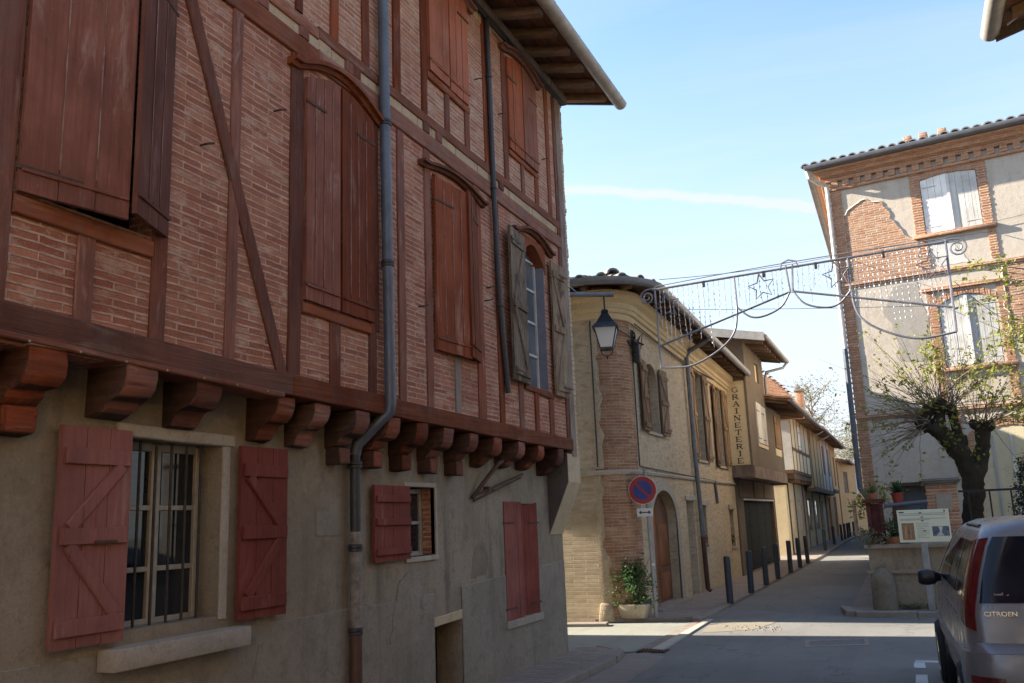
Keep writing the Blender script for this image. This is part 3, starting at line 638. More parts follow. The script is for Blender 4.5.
def leaf(F, u0, u1, v0, v1, d, m, par, planks=3, style='Z', th=.028, top=None, slat=None, flip=False, iron=True, name='shutter', batm=None):
    """a board shutter: separate planks, battens and brace, strap hinges"""
    b = MB(); n = planks; rnd = random.Random(int(u0 * 977 + v0 * 131)); tf = top or (lambda u: v1)
    for k in range(n):
        a, c = u0 + (u1 - u0) * k / n + .0025, u0 + (u1 - u0) * (k + 1) / n - .0025; dd = rnd.uniform(-.003, .003)
        N = 5 if top else 1
        P = [(a, v0 + rnd.uniform(-.004, .004)), (c, v0 + rnd.uniform(-.004, .004))] + [(c + (a - c) * i / N, tf(c + (a - c) * i / N)) for i in range(N + 1)]
        b.prism(F, P, d, d + th + dd)
    bt = .022
    if style in ('Z', 'bat'):
        ins = .02; h = .085
        vs = (v0 + .06, (v0 + v1) / 2 - .05, v1 - .20) if style == 'Z' else (v0 + .05, (v0 + v1) / 2 - .02, v1 - .14)
        for v in vs:
            hh = h if style == 'Z' else .055
            b.fb(F, u0 + ins, u1 - ins, v, v + hh, d + th - .004, d + th + bt, .003)
        if style == 'Z':
            for (a, c) in ((vs[0] + h, vs[1]), (vs[1] + h, vs[2])):
                up = (a > vs[1] - .01) != flip
                p0, p1 = ((u0 + .07, a), (u1 - .07, c)) if up else ((u1 - .07, a), (u0 + .07, c))
                b.timber(F, p0, p1, .075, d + th - .004, d + th + bt - .003, jw=.002)
    if style == 'rail': b.fb(F, u0 + .01, u1 - .01, v0 + .1, v0 + .118, d + th - .004, d + th + .012, .003)
    ob = b.build(name, m, par)
    if style == 'rail' and n > 1:
        b = MB()
        for k in range(1, n):
            uj = u0 + (u1 - u0) * k / n; v = v0 + .16; top_ = tf(uj) - .08
            N = int((top_ - v) / .03); pts_ = []
            for i in range(N + 1):
                vv = v + (top_ - v) * i / N; w_ = max(.0004, .0038 + .0045 * noise.noise(Vector((uj * 9, vv * 4.5, 7)))); pts_.append((uj, vv, w_))
            b.grid([[F.p(x - w_, y, d + th + .0035) for x, y, w_ in pts_], [F.p(x + w_, y, d + th + .0035) for x, y, w_ in pts_]])
        b.build('joint_filler', M['filler'], ob, smooth=False)
    if iron:
        hv = (v0 + .11, v1 - .24) if style != 'Z' else (v0 + .10, v1 - .16)
        e = u1 if flip else u0; s_ = -1 if flip else 1
        for v in hv:
            b = MB(); b.fb(F, min(e - s_ * .02, e + s_ * (u1 - u0) * .55), max(e - s_ * .02, e + s_ * (u1 - u0) * .55), v, v + .022, d + th + (bt if style in ('Z', 'bat') else .0) - .002, d + th + (bt if style in ('Z', 'bat') else 0.) + .007)
            b.build('strap_hinge', iron if not isinstance(iron, bool) else M['rust'], ob)
    return ob
s1 = leaf(FG, 3.30, 3.765, 1.10, 2.235, .035, M['shut_pink'], H1, 3, 'Z', .03, iron=None)
b = MB(); b.fb(FG, 3.52, 3.66, 1.62, 1.635, .088, .1); b.build('latch', M['rust'], s1)
leaf(FG, 4.68, 5.16, 1.095, 2.21, .035, M['shut_pink'], H1, 3, 'Z', .03, flip=True, iron=None)
# --- small window with one open shutter
b = MB(); b.fb(FG, 6.86, 7.44, 1.99, 2.03, -.06, .008, .003); b.fb(FG, 7.425, 7.46, 1.36, 1.99, -.05, .006, .003); b.fb(FG, 6.86, 7.45, 1.335, 1.38, -.1, .02, .006)
wf = b.build('window', M['stone'], H1)
b = MB(); b.fb(FG, 6.8, 7.5, 1.3, 2.05, -.5, -.3); b.build('room', M['dark'], wf)
b = MB()
for u0, u1, v0, v1 in ((6.88, 6.905, 1.38, 1.98), (7.09, 7.12, 1.38, 1.98), (7.15, 7.175, 1.38, 1.98), (6.905, 7.09, 1.38, 1.42), (6.905, 7.09, 1.66, 1.69), (6.905, 7.09, 1.94, 1.98), (7.175, 7.37, 1.38, 1.42), (7.175, 7.37, 1.66, 1.69), (7.175, 7.37, 1.94, 1.98), (7.37, 7.42, 1.38, 1.98)): b.fb(FG, u0, u1, v0, v1, -.175, -.135, .003)
b.build('casement', M['paint_cream'], wf)
b = MB(); b.wall(Fr((GX - .135, 7.425, 0), (1, 0)), 0, .125, 1.385, 1.985, .002); b.build('brick_reveal', M['brick_red'], wf, smooth=False)
b = MB(); b.face([FG.p(u, v, -.155) for u, v in ((6.9, 1.4), (7.4, 1.4), (7.4, 1.96), (6.9, 1.96))]); b.build('pane', M['glass'], wf, smooth=False)
leaf(FG, 6.29, 6.87, 1.37, 1.99, .035, M['shut_pink'], H1, 4, 'bat', .026, iron=None)
# --- narrow pair of closed shutters
b = MB(); b.fb(FG, 8.92, 9.94, .535, .615, -.1, .03, .006)
wf = b.build('window', M['stone_sill'], H1)
b = MB(); b.fb(FG, 8.97, 9.89, .62, 1.86, -.3, -.05); b.build('room', M['dark'], wf)
leaf(FG, 8.95, 9.425, .615, 1.87, -.02, M['shut_pink'], wf, 4, 'plain', .03); leaf(FG.swung(9.9, 5, 0), -.44, 0, .615, 1.86, -.02, M['shut_pink'], wf, 4, 'plain', .03, flip=True)
# --- low doorway to the cellar
b = MB(); b.timber(FG, (7.34, .785), (7.93, .80), .085, -.25, .006, jw=.012); vt = b.build('cellar_door', M['stone_trim'], H1)
b = MB(); b.fb(FG, 7.3, 7.95, 0, .78, -.5, -.275); b.build('room', M['dark'], vt)
b = MB(); b.fb(FG, 7.375, 7.48, .02, .74, -.268, -.22, .004); b.build('door_board', M['wood_dark'], vt)
# --- jetty underside, bottom beam
def zb(y): return 2.60 - (y - 2.77) * .0225 + .0012 * (y - 2.77) ** 2 if y < 10.8 else 2.45
b = MB(); b.box(GX - .2, UX - .01, YA, YB - .02, 2.6, 2.74); b.box(GX - .1, UX - .02, YA, 4.2, 2.565, 2.6); b.build('jetty_floor', M['wood_dark'], H1)
b = MB()
b.wall(FU, YA, 10.46, 2.56, 5.33, .25, [(2.84, 3.63, 3.32, 4.97), (7.02, 7.84, 3.22, 4.92), (9.13, 9.82, 3.16, 4.93)], .16)
b.build('brick_infill', M['brick_red'], H1, ang=20)
b = MB(); b.wall(FU, YA, 10.46, 5.33, 7.36, .25); b.build('brick_infill', M['brick_red_up'], H1, ang=20)
b = MB(); b.wall(Fr((GX - .2, 10.62, 0), (-1, 0)), 0, 9, 2.5, 7.3, .3); b.box(-13, GX - .5, YA, 10.3, 2.5, 7.2); b.build('gable_wall', M['stone_trim'], H1)
def T(name, a, c, w, m='timber_v', d0=-.02, d1=.02, jw=.007, w2=None):
    b = MB(); b.timber(FU, a, c, w, d0, d1, jw, w2=w2); return b.build(name, M[m], H1)
bb = [(YA, 4.9), (4.9, 8.05), (8.05, 10.47)]
for a, c in bb:
    T('bottom_beam', (a + .002, zb(a) + .062), (c - .002, zb(c) + .062), .148, 'timber_h', -.2, .045)
b = MB(); b.timber(FU, (YA, zb(YA) - .022), (4.8, zb(4.8) - .022), .035, -.15, .055); lip = b.build('drip_board', M['timber_h'], H1)
b = MB()
for k in range(9): b.lathe(FU.p(2.3 + k * .29, zb(2.3 + k * .29) - .02, .055), [(.008, 0), (.006, .004), (.001, .006)], 6, ax=FU.n)
b.build('nail', M['stone_sill'], lip)
ztop = 2.68
for u, w, v0, v1, m in ((2.62, .30, 2.74, 5.1, 'timber_v'), (3.70, .115, 2.7, 5.12, 'timber_v'), (4.31, .095, 2.68, 5.12, 'timber_v'), (4.95, .14, 2.66, 5.1, 'timber_v'),
                     (5.95, .10, 2.64, 3.24, 'timber_v'), (6.0, .09, 3.2, 5.1, 'timber_v'), (6.42, .115, 2.62, 5.1, 'timber_v'), (6.90, .11, 2.6, 5.1, 'timber_v'),
                     (7.96, .16, 2.59, 5.1, 'timber_v'), (8.44, .115, 2.58, 5.1, 'timber_v'), (8.96, .12, 2.57, 3.2, 'timber_v'), (9.40, .11, 2.56, 3.1, 'timber_v'), (9.865, .13, 2.555, 3.1, 'timber_v'), (10.41, .07, 2.55, 7.2, 'timber_v')):
    b = MB(); b.timber(FU, (u + noise.noise(Vector((u, 0, 0))) * .02, v0), (u, v1), w, -.02, .018, .008); b.build('post', M[m], H1)
for u, w, v0, v1, m in ((3.205, .11, 2.72, 3.2, 'timber_v'), (5.44, .13, 2.65, 3.17, 'timber_v'), (7.435, .10, 2.60, 3.2, 'timber_grey'), (1.9, .12, 2.75, 5.1, 'timber_v'), (1.2, .12, 2.75, 5.1, 'timber_v'), (.2, .12, 2.75, 5.1, 'timber_v')):
    b = MB(); b.timber(FU, (u, v0), (u, v1), w, -.02, .016, .008); b.build('short_post', M[m], H1)
T('brace', (3.80, 5.12), (4.82, 2.68), .10, d1=.024)
T('sill_beam', (2.77, 3.245), (3.64, 3.245), .10, 'timber_h', d1=.03); T('sill_beam', (5.02, 3.195), (5.905, 3.195), .075, 'timber_h', d1=.03); T('sill_beam', (9.06, 3.125), (9.92, 3.10), .07, 'timber_h', d1=.03)
# between the floors: two beams with short blocks
for a, c in ((YA, 5.2), (5.2, 10.46)):
    T('floor_beam', (a + .002, 5.20), (c - .002, 5.175 if c > 6 else 5.19), .165, 'timber_h', d1=.026)
    T('floor_beam', (a + .002, 5.425), (c - .002, 5.405), .10, 'timber_h', d1=.024)
b = MB(); u = 2.2; rnd = random.Random(14)
while u < 10.3:
    L = rnd.uniform(.25, .5); b.fb(FU, u, min(u + L - .012, 10.35), 5.27, 5.385, -.05, .008 + rnd.uniform(-.003, .003), .006); u += L
b.build('stone_course', plaster_mat('pale_stone_course', (.42, .31, .2), (.50, .39, .27), (.33, .23, .14), 4, .6, .2), H1)
for u in (2.4, 3.4, 4.55, 5.02, 5.62, 5.72, 6.9, 7.15, 8.6, 10.4): T('block', (u, 5.283), (u, 5.372), .12, 'timber_v', d1=.022)
for u, w, v0, v1 in ((3.3, .1, 5.47, 7.3), (4.1, .1, 5.47, 7.3), (4.96, .085, 5.47, 7.3), (5.415, .10, 5.47, 7.3), (5.865, .10, 5.47, 7.3), (6.375, .12, 5.46, 7.3), (6.88, .10, 5.46, 7.2), (7.34, .09, 5.46, 5.9), (7.785, .10, 5.46, 5.9),
                (8.27, .11, 5.45, 7.3), (8.79, .11, 5.45, 7.05), (9.26, .09, 5.45, 5.84), (9.70, .11, 5.45, 5.84), (10.15, .11, 5.45, 7.25)):
    T('upper_post', (u, v0), (u, v1), w)
T('sill_beam', (6.92, 5.90), (7.83, 5.89), .075, 'timber_h', d1=.03); T('sill_beam', (8.84, 5.84), (9.75, 5.84), .06, 'timber_h', d1=.03)
b = MB(); rnd = random.Random(4); u = 3.0
while u < 10.35:
    L = rnd.uniform(.3, .55); b.fb(FU, u, min(u + L - .015, 10.36), 7.12 if u < 8.4 or u > 10 else 7.2, 7.33, -.05, .012, .006); u += L
b.build('top_course', plaster_mat('pale_yellow_stone', (.52, .42, .26), (.58, .49, .33), (.42, .31, .19), 3, .5, .2), H1)
# corner post and stone quoin
T('corner_post', (10.545, 2.42), (10.53, 7.3), .165, 'timber_grey', -.15, .03)
b = MB(); rnd = random.Random(2); v = 2.45
while v < 7.25:
    h = rnd.uniform(.05, .075); b.fb(FU, 10.635, 10.76 + rnd.uniform(-.012, .012), v, v + h - .006, -.4, .005 + rnd.uniform(-.006, .006), .004); v += h
b.build('quoin', M['stone_trim'], H1)
# pier bracket under the corner
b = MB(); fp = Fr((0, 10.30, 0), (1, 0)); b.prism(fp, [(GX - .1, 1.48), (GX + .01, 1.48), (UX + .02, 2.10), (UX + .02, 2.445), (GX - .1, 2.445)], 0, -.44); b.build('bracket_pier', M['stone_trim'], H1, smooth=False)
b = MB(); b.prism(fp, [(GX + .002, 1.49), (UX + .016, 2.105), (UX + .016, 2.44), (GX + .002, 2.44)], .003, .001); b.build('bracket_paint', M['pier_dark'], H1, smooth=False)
# corbels: shaped joist ends
prof = [(0, 0), (.315, 0), (.315, -.075), (.30, -.135), (.262, -.178), (.205, -.195), (.175, -.20), (.155, -.235), (.11, -.262), (.045, -.285), (0, -.29)]
prof2 = [(0, 0), (.29, 0), (.29, -.06), (.275, -.07), (.27, -.12), (.225, -.17), (.15, -.18), (.12, -.215), (.10, -.28), (.03, -.29), (0, -.29)]
cy = [2.04, 2.57, 3.01, 3.60, 4.15, 4.88, 5.29, 5.77, 6.24, 6.70, 7.19, 7.70, 8.25, 8.86, 9.42, 10.05]
for i, y in enumerate(cy):
    pf = prof2 if i in (4, 5, 6) else prof; w = (.22 if i < 5 else .185) + .02 * noise.noise(Vector((y, 3, 0)))
    b = MB(); f2 = Fr((GX - .02, y - w / 2, 0), (1, 0)); z0 = zb(y) - .015; rnd = random.Random(i); sc = rnd.uniform(.93, 1.06)
    b.prism(f2, [(u * 1.0, z0 + v * sc) for u, v in pf], 0, -w)
    if 7 <= i <= 11: b.fb(FG, y - w * .42, y + w * .42, z0 - .40, z0 - .26, -.02, .13, .012)
    if i in (0, 1, 2): b.fb(FG, y - w * .45, y + w * .45, z0 - .42, z0 - .28, -.02, .12, .02)
    bmesh.ops.bevel(b.bm, geom=b.bm.edges[:], offset=.007, segments=1, affect='EDGES')
    bmesh.ops.triangulate(b.bm, faces=[f for f in b.bm.faces if len(f.verts) > 4])
    for vv in b.bm.verts: vv.co += noise.noise_vector(vv.co * 6 + Vector((i, 0, 0))) * .014
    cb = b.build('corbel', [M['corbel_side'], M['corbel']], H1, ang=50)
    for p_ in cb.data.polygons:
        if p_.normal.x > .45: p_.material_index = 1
    if i in (2, 3): 
        b = MB(); b.fb(FG, y - w / 2 - .005, y + w / 2 + .005, z0 - .012, z0 + .003, .2, .305); b.build('pale_wedge', M['stone_sill'], cb)
# shutters of the first floor
def hoodpts(u0, u1, z, rise): 
    n = 14; out = []
    for i in range(n + 1):
        k = i / n; e = min(k, 1 - k); bump = 0 if e < .1 else math.sin((k - .1) / .8 * math.pi) ** .8
        out.append((u0 + (u1 - u0) * k, z + rise * bump - (.03 * (1 - e / .1) * 0 if e < .1 else 0)))
    return out
def hood(u0, u1, z, rise, h=.055, d=.09, m='timber_h', par=None):
    b = MB(); b.ribbon(FU, hoodpts(u0, u1, z, rise), h, -.02, d); return b.build('window_hood', M[m], par or H1)
# the big pair on the left, both leaves ajar
b = MB(); b.fb(FU, 2.80, 3.66, 3.28, 5.0, -.5, -.17); op = b.build('window', M['dark'], H1)
b = MB(); b.fb(FU, 3.20, 3.24, 3.32, 4.95, -.155, -.115, .004); b.fb(FU, 2.84, 3.6, 4.1, 4.13, -.155, -.115, .004); b.fb(FU, 3.35, 3.6, 3.75, 3.77, -.15, -.12, .003); b.build('casement', M['timber_grey'], op)
leaf(FU.swung(2.77, 12, .02), 0, .575, 3.30, 4.98, 0, M['shut_red'], op, 3, 'rail', .03)
leaf(FU.swung(3.71, -23.5, .02), -.425, 0, 3.33, 4.99, 0, M['shut_red'], op, 3, 'rail', .03, flip=True)
# second pair, closed under a curved hood
hb = lambda u: 4.95 + .13 * math.sin(max(0, min(1, (u - 5.0) / .98)) * math.pi)
b = MB(); b.fb(FU, 4.98, 6.0, 3.2, 4.95, -.05, .012); b.fb(FU, 5.2, 5.75, 4.95, 5.04, -.05, .012); op = b.build('window', M['timber_v'], H1)
leaf(FU, 5.03, 5.455, 3.25, 5, .014, M['shut_red'], op, 4, 'rail', .032, top=hb); leaf(FU, 5.485, 5.93, 3.25, 5, .012, M['shut_red'], op, 4, 'rail', .03, top=hb, flip=True)
hood(4.84, 6.08, 4.985, .15, .058, .095, par=op)
# third pair, ajar, faded
b = MB(); b.fb(FU, 7.0, 7.86, 3.2, 4.95, -.5, -.165); op = b.build('window', M['dark'], H1)
b = MB(); b.fb(FU, 7.02, 7.06, 3.22, 4.9, -.15, -.10, .004); b.fb(FU, 7.80, 7.84, 3.22, 4.9, -.15, -.1, .004); b.fb(FU, 7.41, 7.45, 3.22, 4.9, -.15, -.1, .004); b.build('casement', M['timber_grey'], op)
leaf(FU.swung(6.98, 5, .02), 0, .60, 3.20, 4.87, .0, M['shut_red'], op, 4, 'rail', .03)
leaf(FU.swung(7.92, -14, .0), -.40, 0, 3.22, 4.9, .0, M['shut_red'], op, 3, 'rail', .03, flip=True)
hood(6.74, 8.1, 4.905, .08, .05, .09, par=op)
# arched window with bare decayed shutters
op = None
arch = lambda u: 4.68 + .20 * math.sin(max(0, min(1, (u - 9.13) / .69)) * math.pi)
b = MB(); P = [(9.09, 4.95), (9.09, 4.60), (9.13, 4.68)] + [(9.13 + .69 * i / 12, arch(9.13 + .69 * i / 12)) for i in range(1, 12)] + [(9.82, 4.68), (9.86, 4.60), (9.86, 4.95)]
b.prism(FU, P, -.16, .014); op = b.build('window', M['timber_v'], H1)
b = MB(); b.fb(FU, 9.05, 9.9, 3.1, 5.0, -.5, -.3); b.build('room', M['dark'], op)
b = MB()
b.fb(FU, 9.815, 9.822, 3.17, 4.7, -.16, .0); b.build('painted_reveal', M['paint_blue'], op)
b = MB()
for u0, u1 in ((9.135, 9.17), (9.45, 9.485), (9.785, 9.815)): b.fb(FU, u0, u1, 3.17, 4.90, -.145, -.105, .003)
for v in (3.17, 3.56, 3.96, 4.36, 4.72): b.fb(FU, 9.17, 9.785, v, v + .028, -.142, -.108, .003)
b.build('casement', M['paint_white'], op)
b = MB(); b.face([FU.p(u, v, -.128) for u, v in ((9.14, 3.18), (9.81, 3.18), (9.81, 4.9), (9.14, 4.9))]); b.build('pane', M['glass_pale'], op, smooth=False)
lf = leaf(FU.swung(9.09, -4, .04), -.50, 0, 3.14, 4.86, 0, M['shut_old'], op, 3, 'Z', .028, iron=M['iron'])
leaf(FU.swung(9.93, 3, .035), 0, .40, 3.12, 4.80, 0, M['shut_old'], op, 3, 'Z', .028, flip=True, iron=M['iron'])
hood(8.80, 10.06, 4.865, .13, .058, .09, par=op)
# second-floor shutters
b = MB(); b.fb(FU, 6.92, 7.82, 5.92, 7.12, -.05, .012); op = b.build('window', M['timber_v'], H1)
leaf(FU, 6.945, 7.36, 5.945, 7.12, .014, M['shut_orange'], op, 3, 'rail', .03); leaf(FU, 7.385, 7.79, 5.935, 7.12, .014, M['shut_orange'], op, 3, 'rail', .03, flip=True)
hood(6.8, 7.95, 7.08, .06, .06, .1, par=op)
h6 = lambda u: 7.02 + .09 * math.sin(max(0, min(1, (u - 8.83) / .9)) * math.pi)
b = MB(); b.fb(FU, 8.82, 9.75, 5.86, 7.05, -.05, .012); op = b.build('window', M['timber_v'], H1)
leaf(FU, 8.85, 9.275, 5.88, 7, .014, M['shut_orange'], op, 3, 'rail', .03, top=h6); leaf(FU, 9.295, 9.72, 5.88, 7, .014, M['shut_orange'], op, 3, 'rail', .03, top=h6, flip=True)
hood(8.68, 9.88, 7.06, .10, .06, .1, par=op)
# iron nails and pegs left in the brick
for u, v in ((4.0, 4.02), (4.7, 4.55), (6.72, 3.55), (8.15, 4.05), (8.02, 6.35), (8.62, 6.2), (9.95, 6.15), (8.1, 3.9)):
    b = MB(); b.tube([FU.p(u, v, -.02), FU.p(u + .01, v + .005, .05), FU.p(u + .05, v + .02, .07)], .008, 5); b.build('iron_peg', M['rust'], H1)
# eave: soffit boards, rafters, gutter, tiles
def ez(x): return 7.36 - (x - UX) * .24          # underside of the rafters
XE, YE = -3.10, 11.12
b = MB()
x = UX - .1; k = 0
while x < XE - .02:
    x2 = min(x + .16, XE); b.hexa([(x, YA, ez(x) + .105), (x2 - .008, YA, ez(x2) + .105), (x2 - .008, YE, ez(x2) + .105), (x, YE, ez(x) + .105), (x, YA, ez(x) + .13), (x2 - .008, YA, ez(x2) + .13), (x2 - .008, YE, ez(x2) + .13), (x, YE, ez(x) + .13)]); x += .16
b.build('soffit_boards', M['wood_soffit'], H1, smooth=False)
for k in range(24):
    y = YE - .22 - k * .47
    if y < 1: break
    b = MB(); hw = .055 + .012 * noise.noise(Vector((y, 0, 0))); x0, x1 = UX - .1, XE - .09 + .05 * noise.noise(Vector((y * 3, 1, 0)))
    yo = .04 * noise.noise(Vector((y * 2, 5, 0)))
    b.hexa([(x0, y - hw, ez(x0)), (x1, y - hw + yo, ez(x1) + .015), (x1, y + hw + yo, ez(x1) + .015), (x0, y + hw, ez(x0)), (x0, y - hw, ez(x0) + .104), (x1, y - hw + yo, ez(x1) + .104), (x1, y + hw + yo, ez(x1) + .104), (x0, y + hw, ez(x0) + .104)], .01)
    b.build('rafter', M['wood_rafter'], H1)
b = MB(); b.box(UX - .02, UX + .10, YA, 10.75, 7.22, 7.335, .01); b.build('wall_plate', M['timber_grey'], H1)
b = MB(); b.tube([(UX + .09, 6.9, 7.19), (UX + .10, 8.6, 7.21), (UX + .10, 10.6, 7.20)], .012, 5); b.tube([(UX + .06, 6.9, 7.24), (UX + .08, 8.6, 7.17), (UX + .07, 10.6, 7.23)], .009, 5); b.build('eave_cable', M['cable'], H1)
b = MB(); rx, rz = -8.2, ez(-8.2) + .13
b.hexa([(XE, YA, ez(XE) + .132), (rx, YA, rz), (rx, YE, rz), (XE, YE, ez(XE) + .132), (XE, YA, ez(XE) + .19), (rx, YA, rz + .06), (rx, YE, rz + .06), (XE, YE, ez(XE) + .19)])
b.hexa([(rx, YA, rz), (-13.4, YA, rz - 1.3), (-13.4, YE, rz - 1.3), (rx, YE, rz), (rx, YA, rz + .06), (-13.4, YA, rz - 1.24), (-13.4, YE, rz - 1.24), (rx, YE, rz + .06)])
rf = b.build('roof', M['tile'], H1, smooth=False)
b = MB(); b.hexa([(XE, YE, ez(XE) + .06), (rx, YE, rz - .06), (rx, YE + .03, rz - .06), (XE, YE + .03, ez(XE) + .06), (XE, YE, ez(XE) + .19), (rx, YE, rz + .07), (rx, YE + .03, rz + .07), (XE, YE + .03, ez(XE) + .19)]); b.build('barge_board', M['zinc'], rf)
def half_gutter(b, P0, P1, r, n=9):
    P0, P1 = Vector(P0), Vector(P1); t = (P1 - P0).normalized(); q = Vector((t.y, -t.x, 0)).normalized()
    for rr, s_ in ((r, 1), (r - .006, -1)):
        b.grid([[p + q * math.cos(math.pi * k / n) * rr * 1 - Vector((0, 0, math.sin(math.pi * k / n) * rr)) for k in range(n + 1)] for p in (P0, P1)])
    for p in (P0, P1): b.face([p + q * math.cos(math.pi * k / n) * r - Vector((0, 0, math.sin(math.pi * k / n) * r)) for k in range(n + 1)])
    return b
b = MB(); half_gutter(b, (XE + .045, YA, ez(XE) + .075), (XE + .045, YE + .04, ez(XE) + .075), .085)
gt = b.build('gutter', M['zinc_pale'], H1)
b = MB()
for k in range(10): b.tube([(XE - .04, YE - .3 - k * .8, ez(XE) + .09), (XE + .045, YE - .3 - k * .8, ez(XE) - .012), (XE + .13, YE - .3 - k * .8, ez(XE) + .08)], .008, 5)
b.build('gutter_bracket', M['zinc'], gt)
# downpipes
dp = MB(); px_ = UX + .07
dp.tube([(px_, 6.03, 7.3), (px_, 6.07, 5.0), (px_, 6.115, 2.62), (px_ - .01, 6.115, 2.55), (px_ - .10, 6.09, 2.47), (GX + .14, 6.03, 2.36), (GX + .09, 6.0, 2.30), (GX + .07, 5.995, 2.22)], .047, 14)
dp = dp.build('downpipe', M['pipe_blue'], H1)
b = MB(); b.tube([(GX + .07, 5.995, 2.22), (GX + .07, 6.0, 1.62)], .043, 14); b.build('pipe_middle', M['pipe_dark'], dp)
b = MB(); b.tube([(GX + .07, 6.0, 1.62), (GX + .07, 6.0, .86)], .046, 14); b.build('pipe_scraped', M['pipe_pale'], dp)
b = MB(); b.tube([(GX + .07, 6.0, .86), (GX + .07, 6.005, 0)], .05, 14); b.build('pipe_foot', M['pipe_rust'], dp)
for x, y, z in ((px_, 6.07, 5.02), (px_, 6.092, 3.78), (GX + .07, 5.996, 2.14), (GX + .07, 6.0, 1.5), (GX + .07, 6.0, .88)):
    b = MB(); b.lathe((x, y, z), [(.05, -.03), (.056, -.026), (.056, -.008), (.05, -.004), (.057, 0), (.057, .02), (.05, .026)], 14)
    b.build('collar', M['pipe_dark'], dp)
b = MB(); x = UX + .05; b.tube([(x, 8.28, 7.26), (x, 8.32, 5.0), (x, 8.38, 3.9), (x, 8.49, 3.12), (x, 8.51, 2.98)], .030, 10); dp2 = b.build('downpipe', M['pipe_dark'], H1)
for y, z in ((8.29, 6.5), (8.315, 5.2), (8.38, 3.9)):
    b = MB(); b.lathe((x, y, z), [(.033, -.015), (.039, -.01), (.039, .01), (.033, .015)], 10); b.build('collar', M['pipe_dark'], dp2)
# rusted iron bracket with stay rods
b = MB(); b.tube([(GX + .16, 8.62, 2.28), (GX + .17, 8.5, 2.25), (GX + .10, 8.36, 2.1), (GX + .03, 8.15, 1.9)], .022, 8); b.tube([(GX + .02, 8.25, 1.93), (GX + .12, 9.25, 2.17)], .012, 6); b.tube([(GX + .02, 8.2, 1.87), (GX + .11, 9.22, 2.13)], .010, 6); b.fb(FG, 8.48, 8.6, 1.98, 2.02, 0, .06)
b.build('iron_stay', M['rust'], H1)

# ------------------------------------------------------------------ corner house across the side street
HX = -4.2; F2 = Fr((HX, 0, 0), (0, 1)); F2s = Fr((0, 14.35, 0), (1, 0))
H2 = thing('corner_house', (HX, 19, 0), 'ochre rendered house with a rounded brick corner and an arched brown door', 'house')
RC = .58; CX, CY = HX - RC, 14.35 + RC
arc = [(CX + RC * math.sin(R(a)), CY - RC * math.cos(R(a))) for a in range(0, 91, 9)]
PATH = [(-14, 14.35), (-8, 14.35)] + arc + [(HX, 19.0), (HX, 24.0)]
Y0, Y1 = CY, 24.08
AR = [(15.58, 17.42)]
b = MB(); b.wall(F2, Y0, Y1, 0, 2.40, .4, [(15.58, 17.42, -.01, 2.12), (18.32, 19.0, -.01, 1.96), (19.62, 20.2, .94, 1.86), (22.99, 23.52, .84, 1.76)], .24)
ap = lambda u: 1.52 + .60 * math.sqrt(max(0, 1 - ((u - 16.5) / .92) ** 2))
b.prism(F2, [(15.58, 2.12), (15.58, 1.52)] + [(15.58 + 1.84 * i / 24, ap(15.58 + 1.84 * i / 24)) for i in range(1, 12)] + [(16.5, 2.1195)], -.24, -.001)
b.prism(F2, [(16.5, 2.1195)] + [(15.58 + 1.84 * i / 24, ap(15.58 + 1.84 * i / 24)) for i in range(13, 24)] + [(17.42, 1.52), (17.42, 2.12)], -.24, -.001)
b.build('lower_wall', M['plaster_yellow'], H2, ang=20)
b = MB(); b.wall(F2, Y0, Y1, 2.40, 5.6, .4, [(15.72, 16.62, 3.17, 4.47), (19.77, 20.66, 2.85, 4.9), (22.17, 22.95, 2.81, 4.82)], .22)
at2 = lambda u: 4.15 + .31 * math.sqrt(max(0, 1 - ((u - 16.17) / .45) ** 2))
b.prism(F2, [(15.72, 4.47), (15.72, 4.15)] + [(15.72 + .9 * i / 16, at2(15.72 + .9 * i / 16)) for i in range(1, 16)] + [(16.62, 4.15), (16.62, 4.47)], -.22, -.001)
b.build('upper_wall', M['plaster_upgrey'], H2, ang=20)
b = MB(); b.wall(F2s, -14, CX - .0, 0, 2.4, .4); b.build('side_wall', M['brick_yellow'], H2, ang=20)
b = MB(); b.wall(F2s, -14, CX - .0, 2.4, 5.6, .4, [(-6.9, -6.1, 3.1, 4.6)], .2); b.build('side_upper_wall', M['plaster_upgrey'], H2, ang=20)
b = MB(); b.box(-13.6, HX - .42, 14.78, 24, 0, 5.6); b.build('inner_walls', M['dark'], H2, smooth=False)
def arcuv(co):
    a = math.atan2(co.x - CX, CY - co.y); return (a * RC * 1.0 + 3, co.z)
b = MB(); b.grid([[(x, y, z) for x, y in arc] for z in (0, 2.4, 5.6)]); b.build('rounded_corner', M['brick_tower'], H2, uv=arcuv, ang=60)
# ragged render over parts of the corner brick
def rag(path, z0, z1, name, m, o=.012, seed=1, left=True):
    b = MB(); n = int((z1 - z0) / .07); rows = []
    for i in range(n + 1):
        z = z0 + (z1 - z0) * i / n; e = noise.noise(Vector((seed, z * 4.5, 0))) * .09 + noise.noise(Vector((seed, z * 15, 3))) * .03
        row = []
        for j in range(7):
            s_ = path[0] + (path[1] + e - path[0]) * j / 6
            a = s_ / RC
            if s_ < 0: x, y = CX + s_, 14.35 - o
            else: x, y = CX + (RC + o) * math.sin(a), CY - (RC + o) * math.cos(a)
            row.append((x, y, z))
        rows.append(row)
    b.grid(rows); return b.build(name, m, H2, ang=60)
rag((-.02, .17), .0, 1.05, 'corner_render', M['brick_yellow'], seed=2); rag((-.02, .10), 1.05, 2.36, 'corner_render', M['brick_yellow'], seed=6)
rag((-.02, .15), 2.46, 5.2, 'corner_render', M['plaster_upgrey'], seed=8)
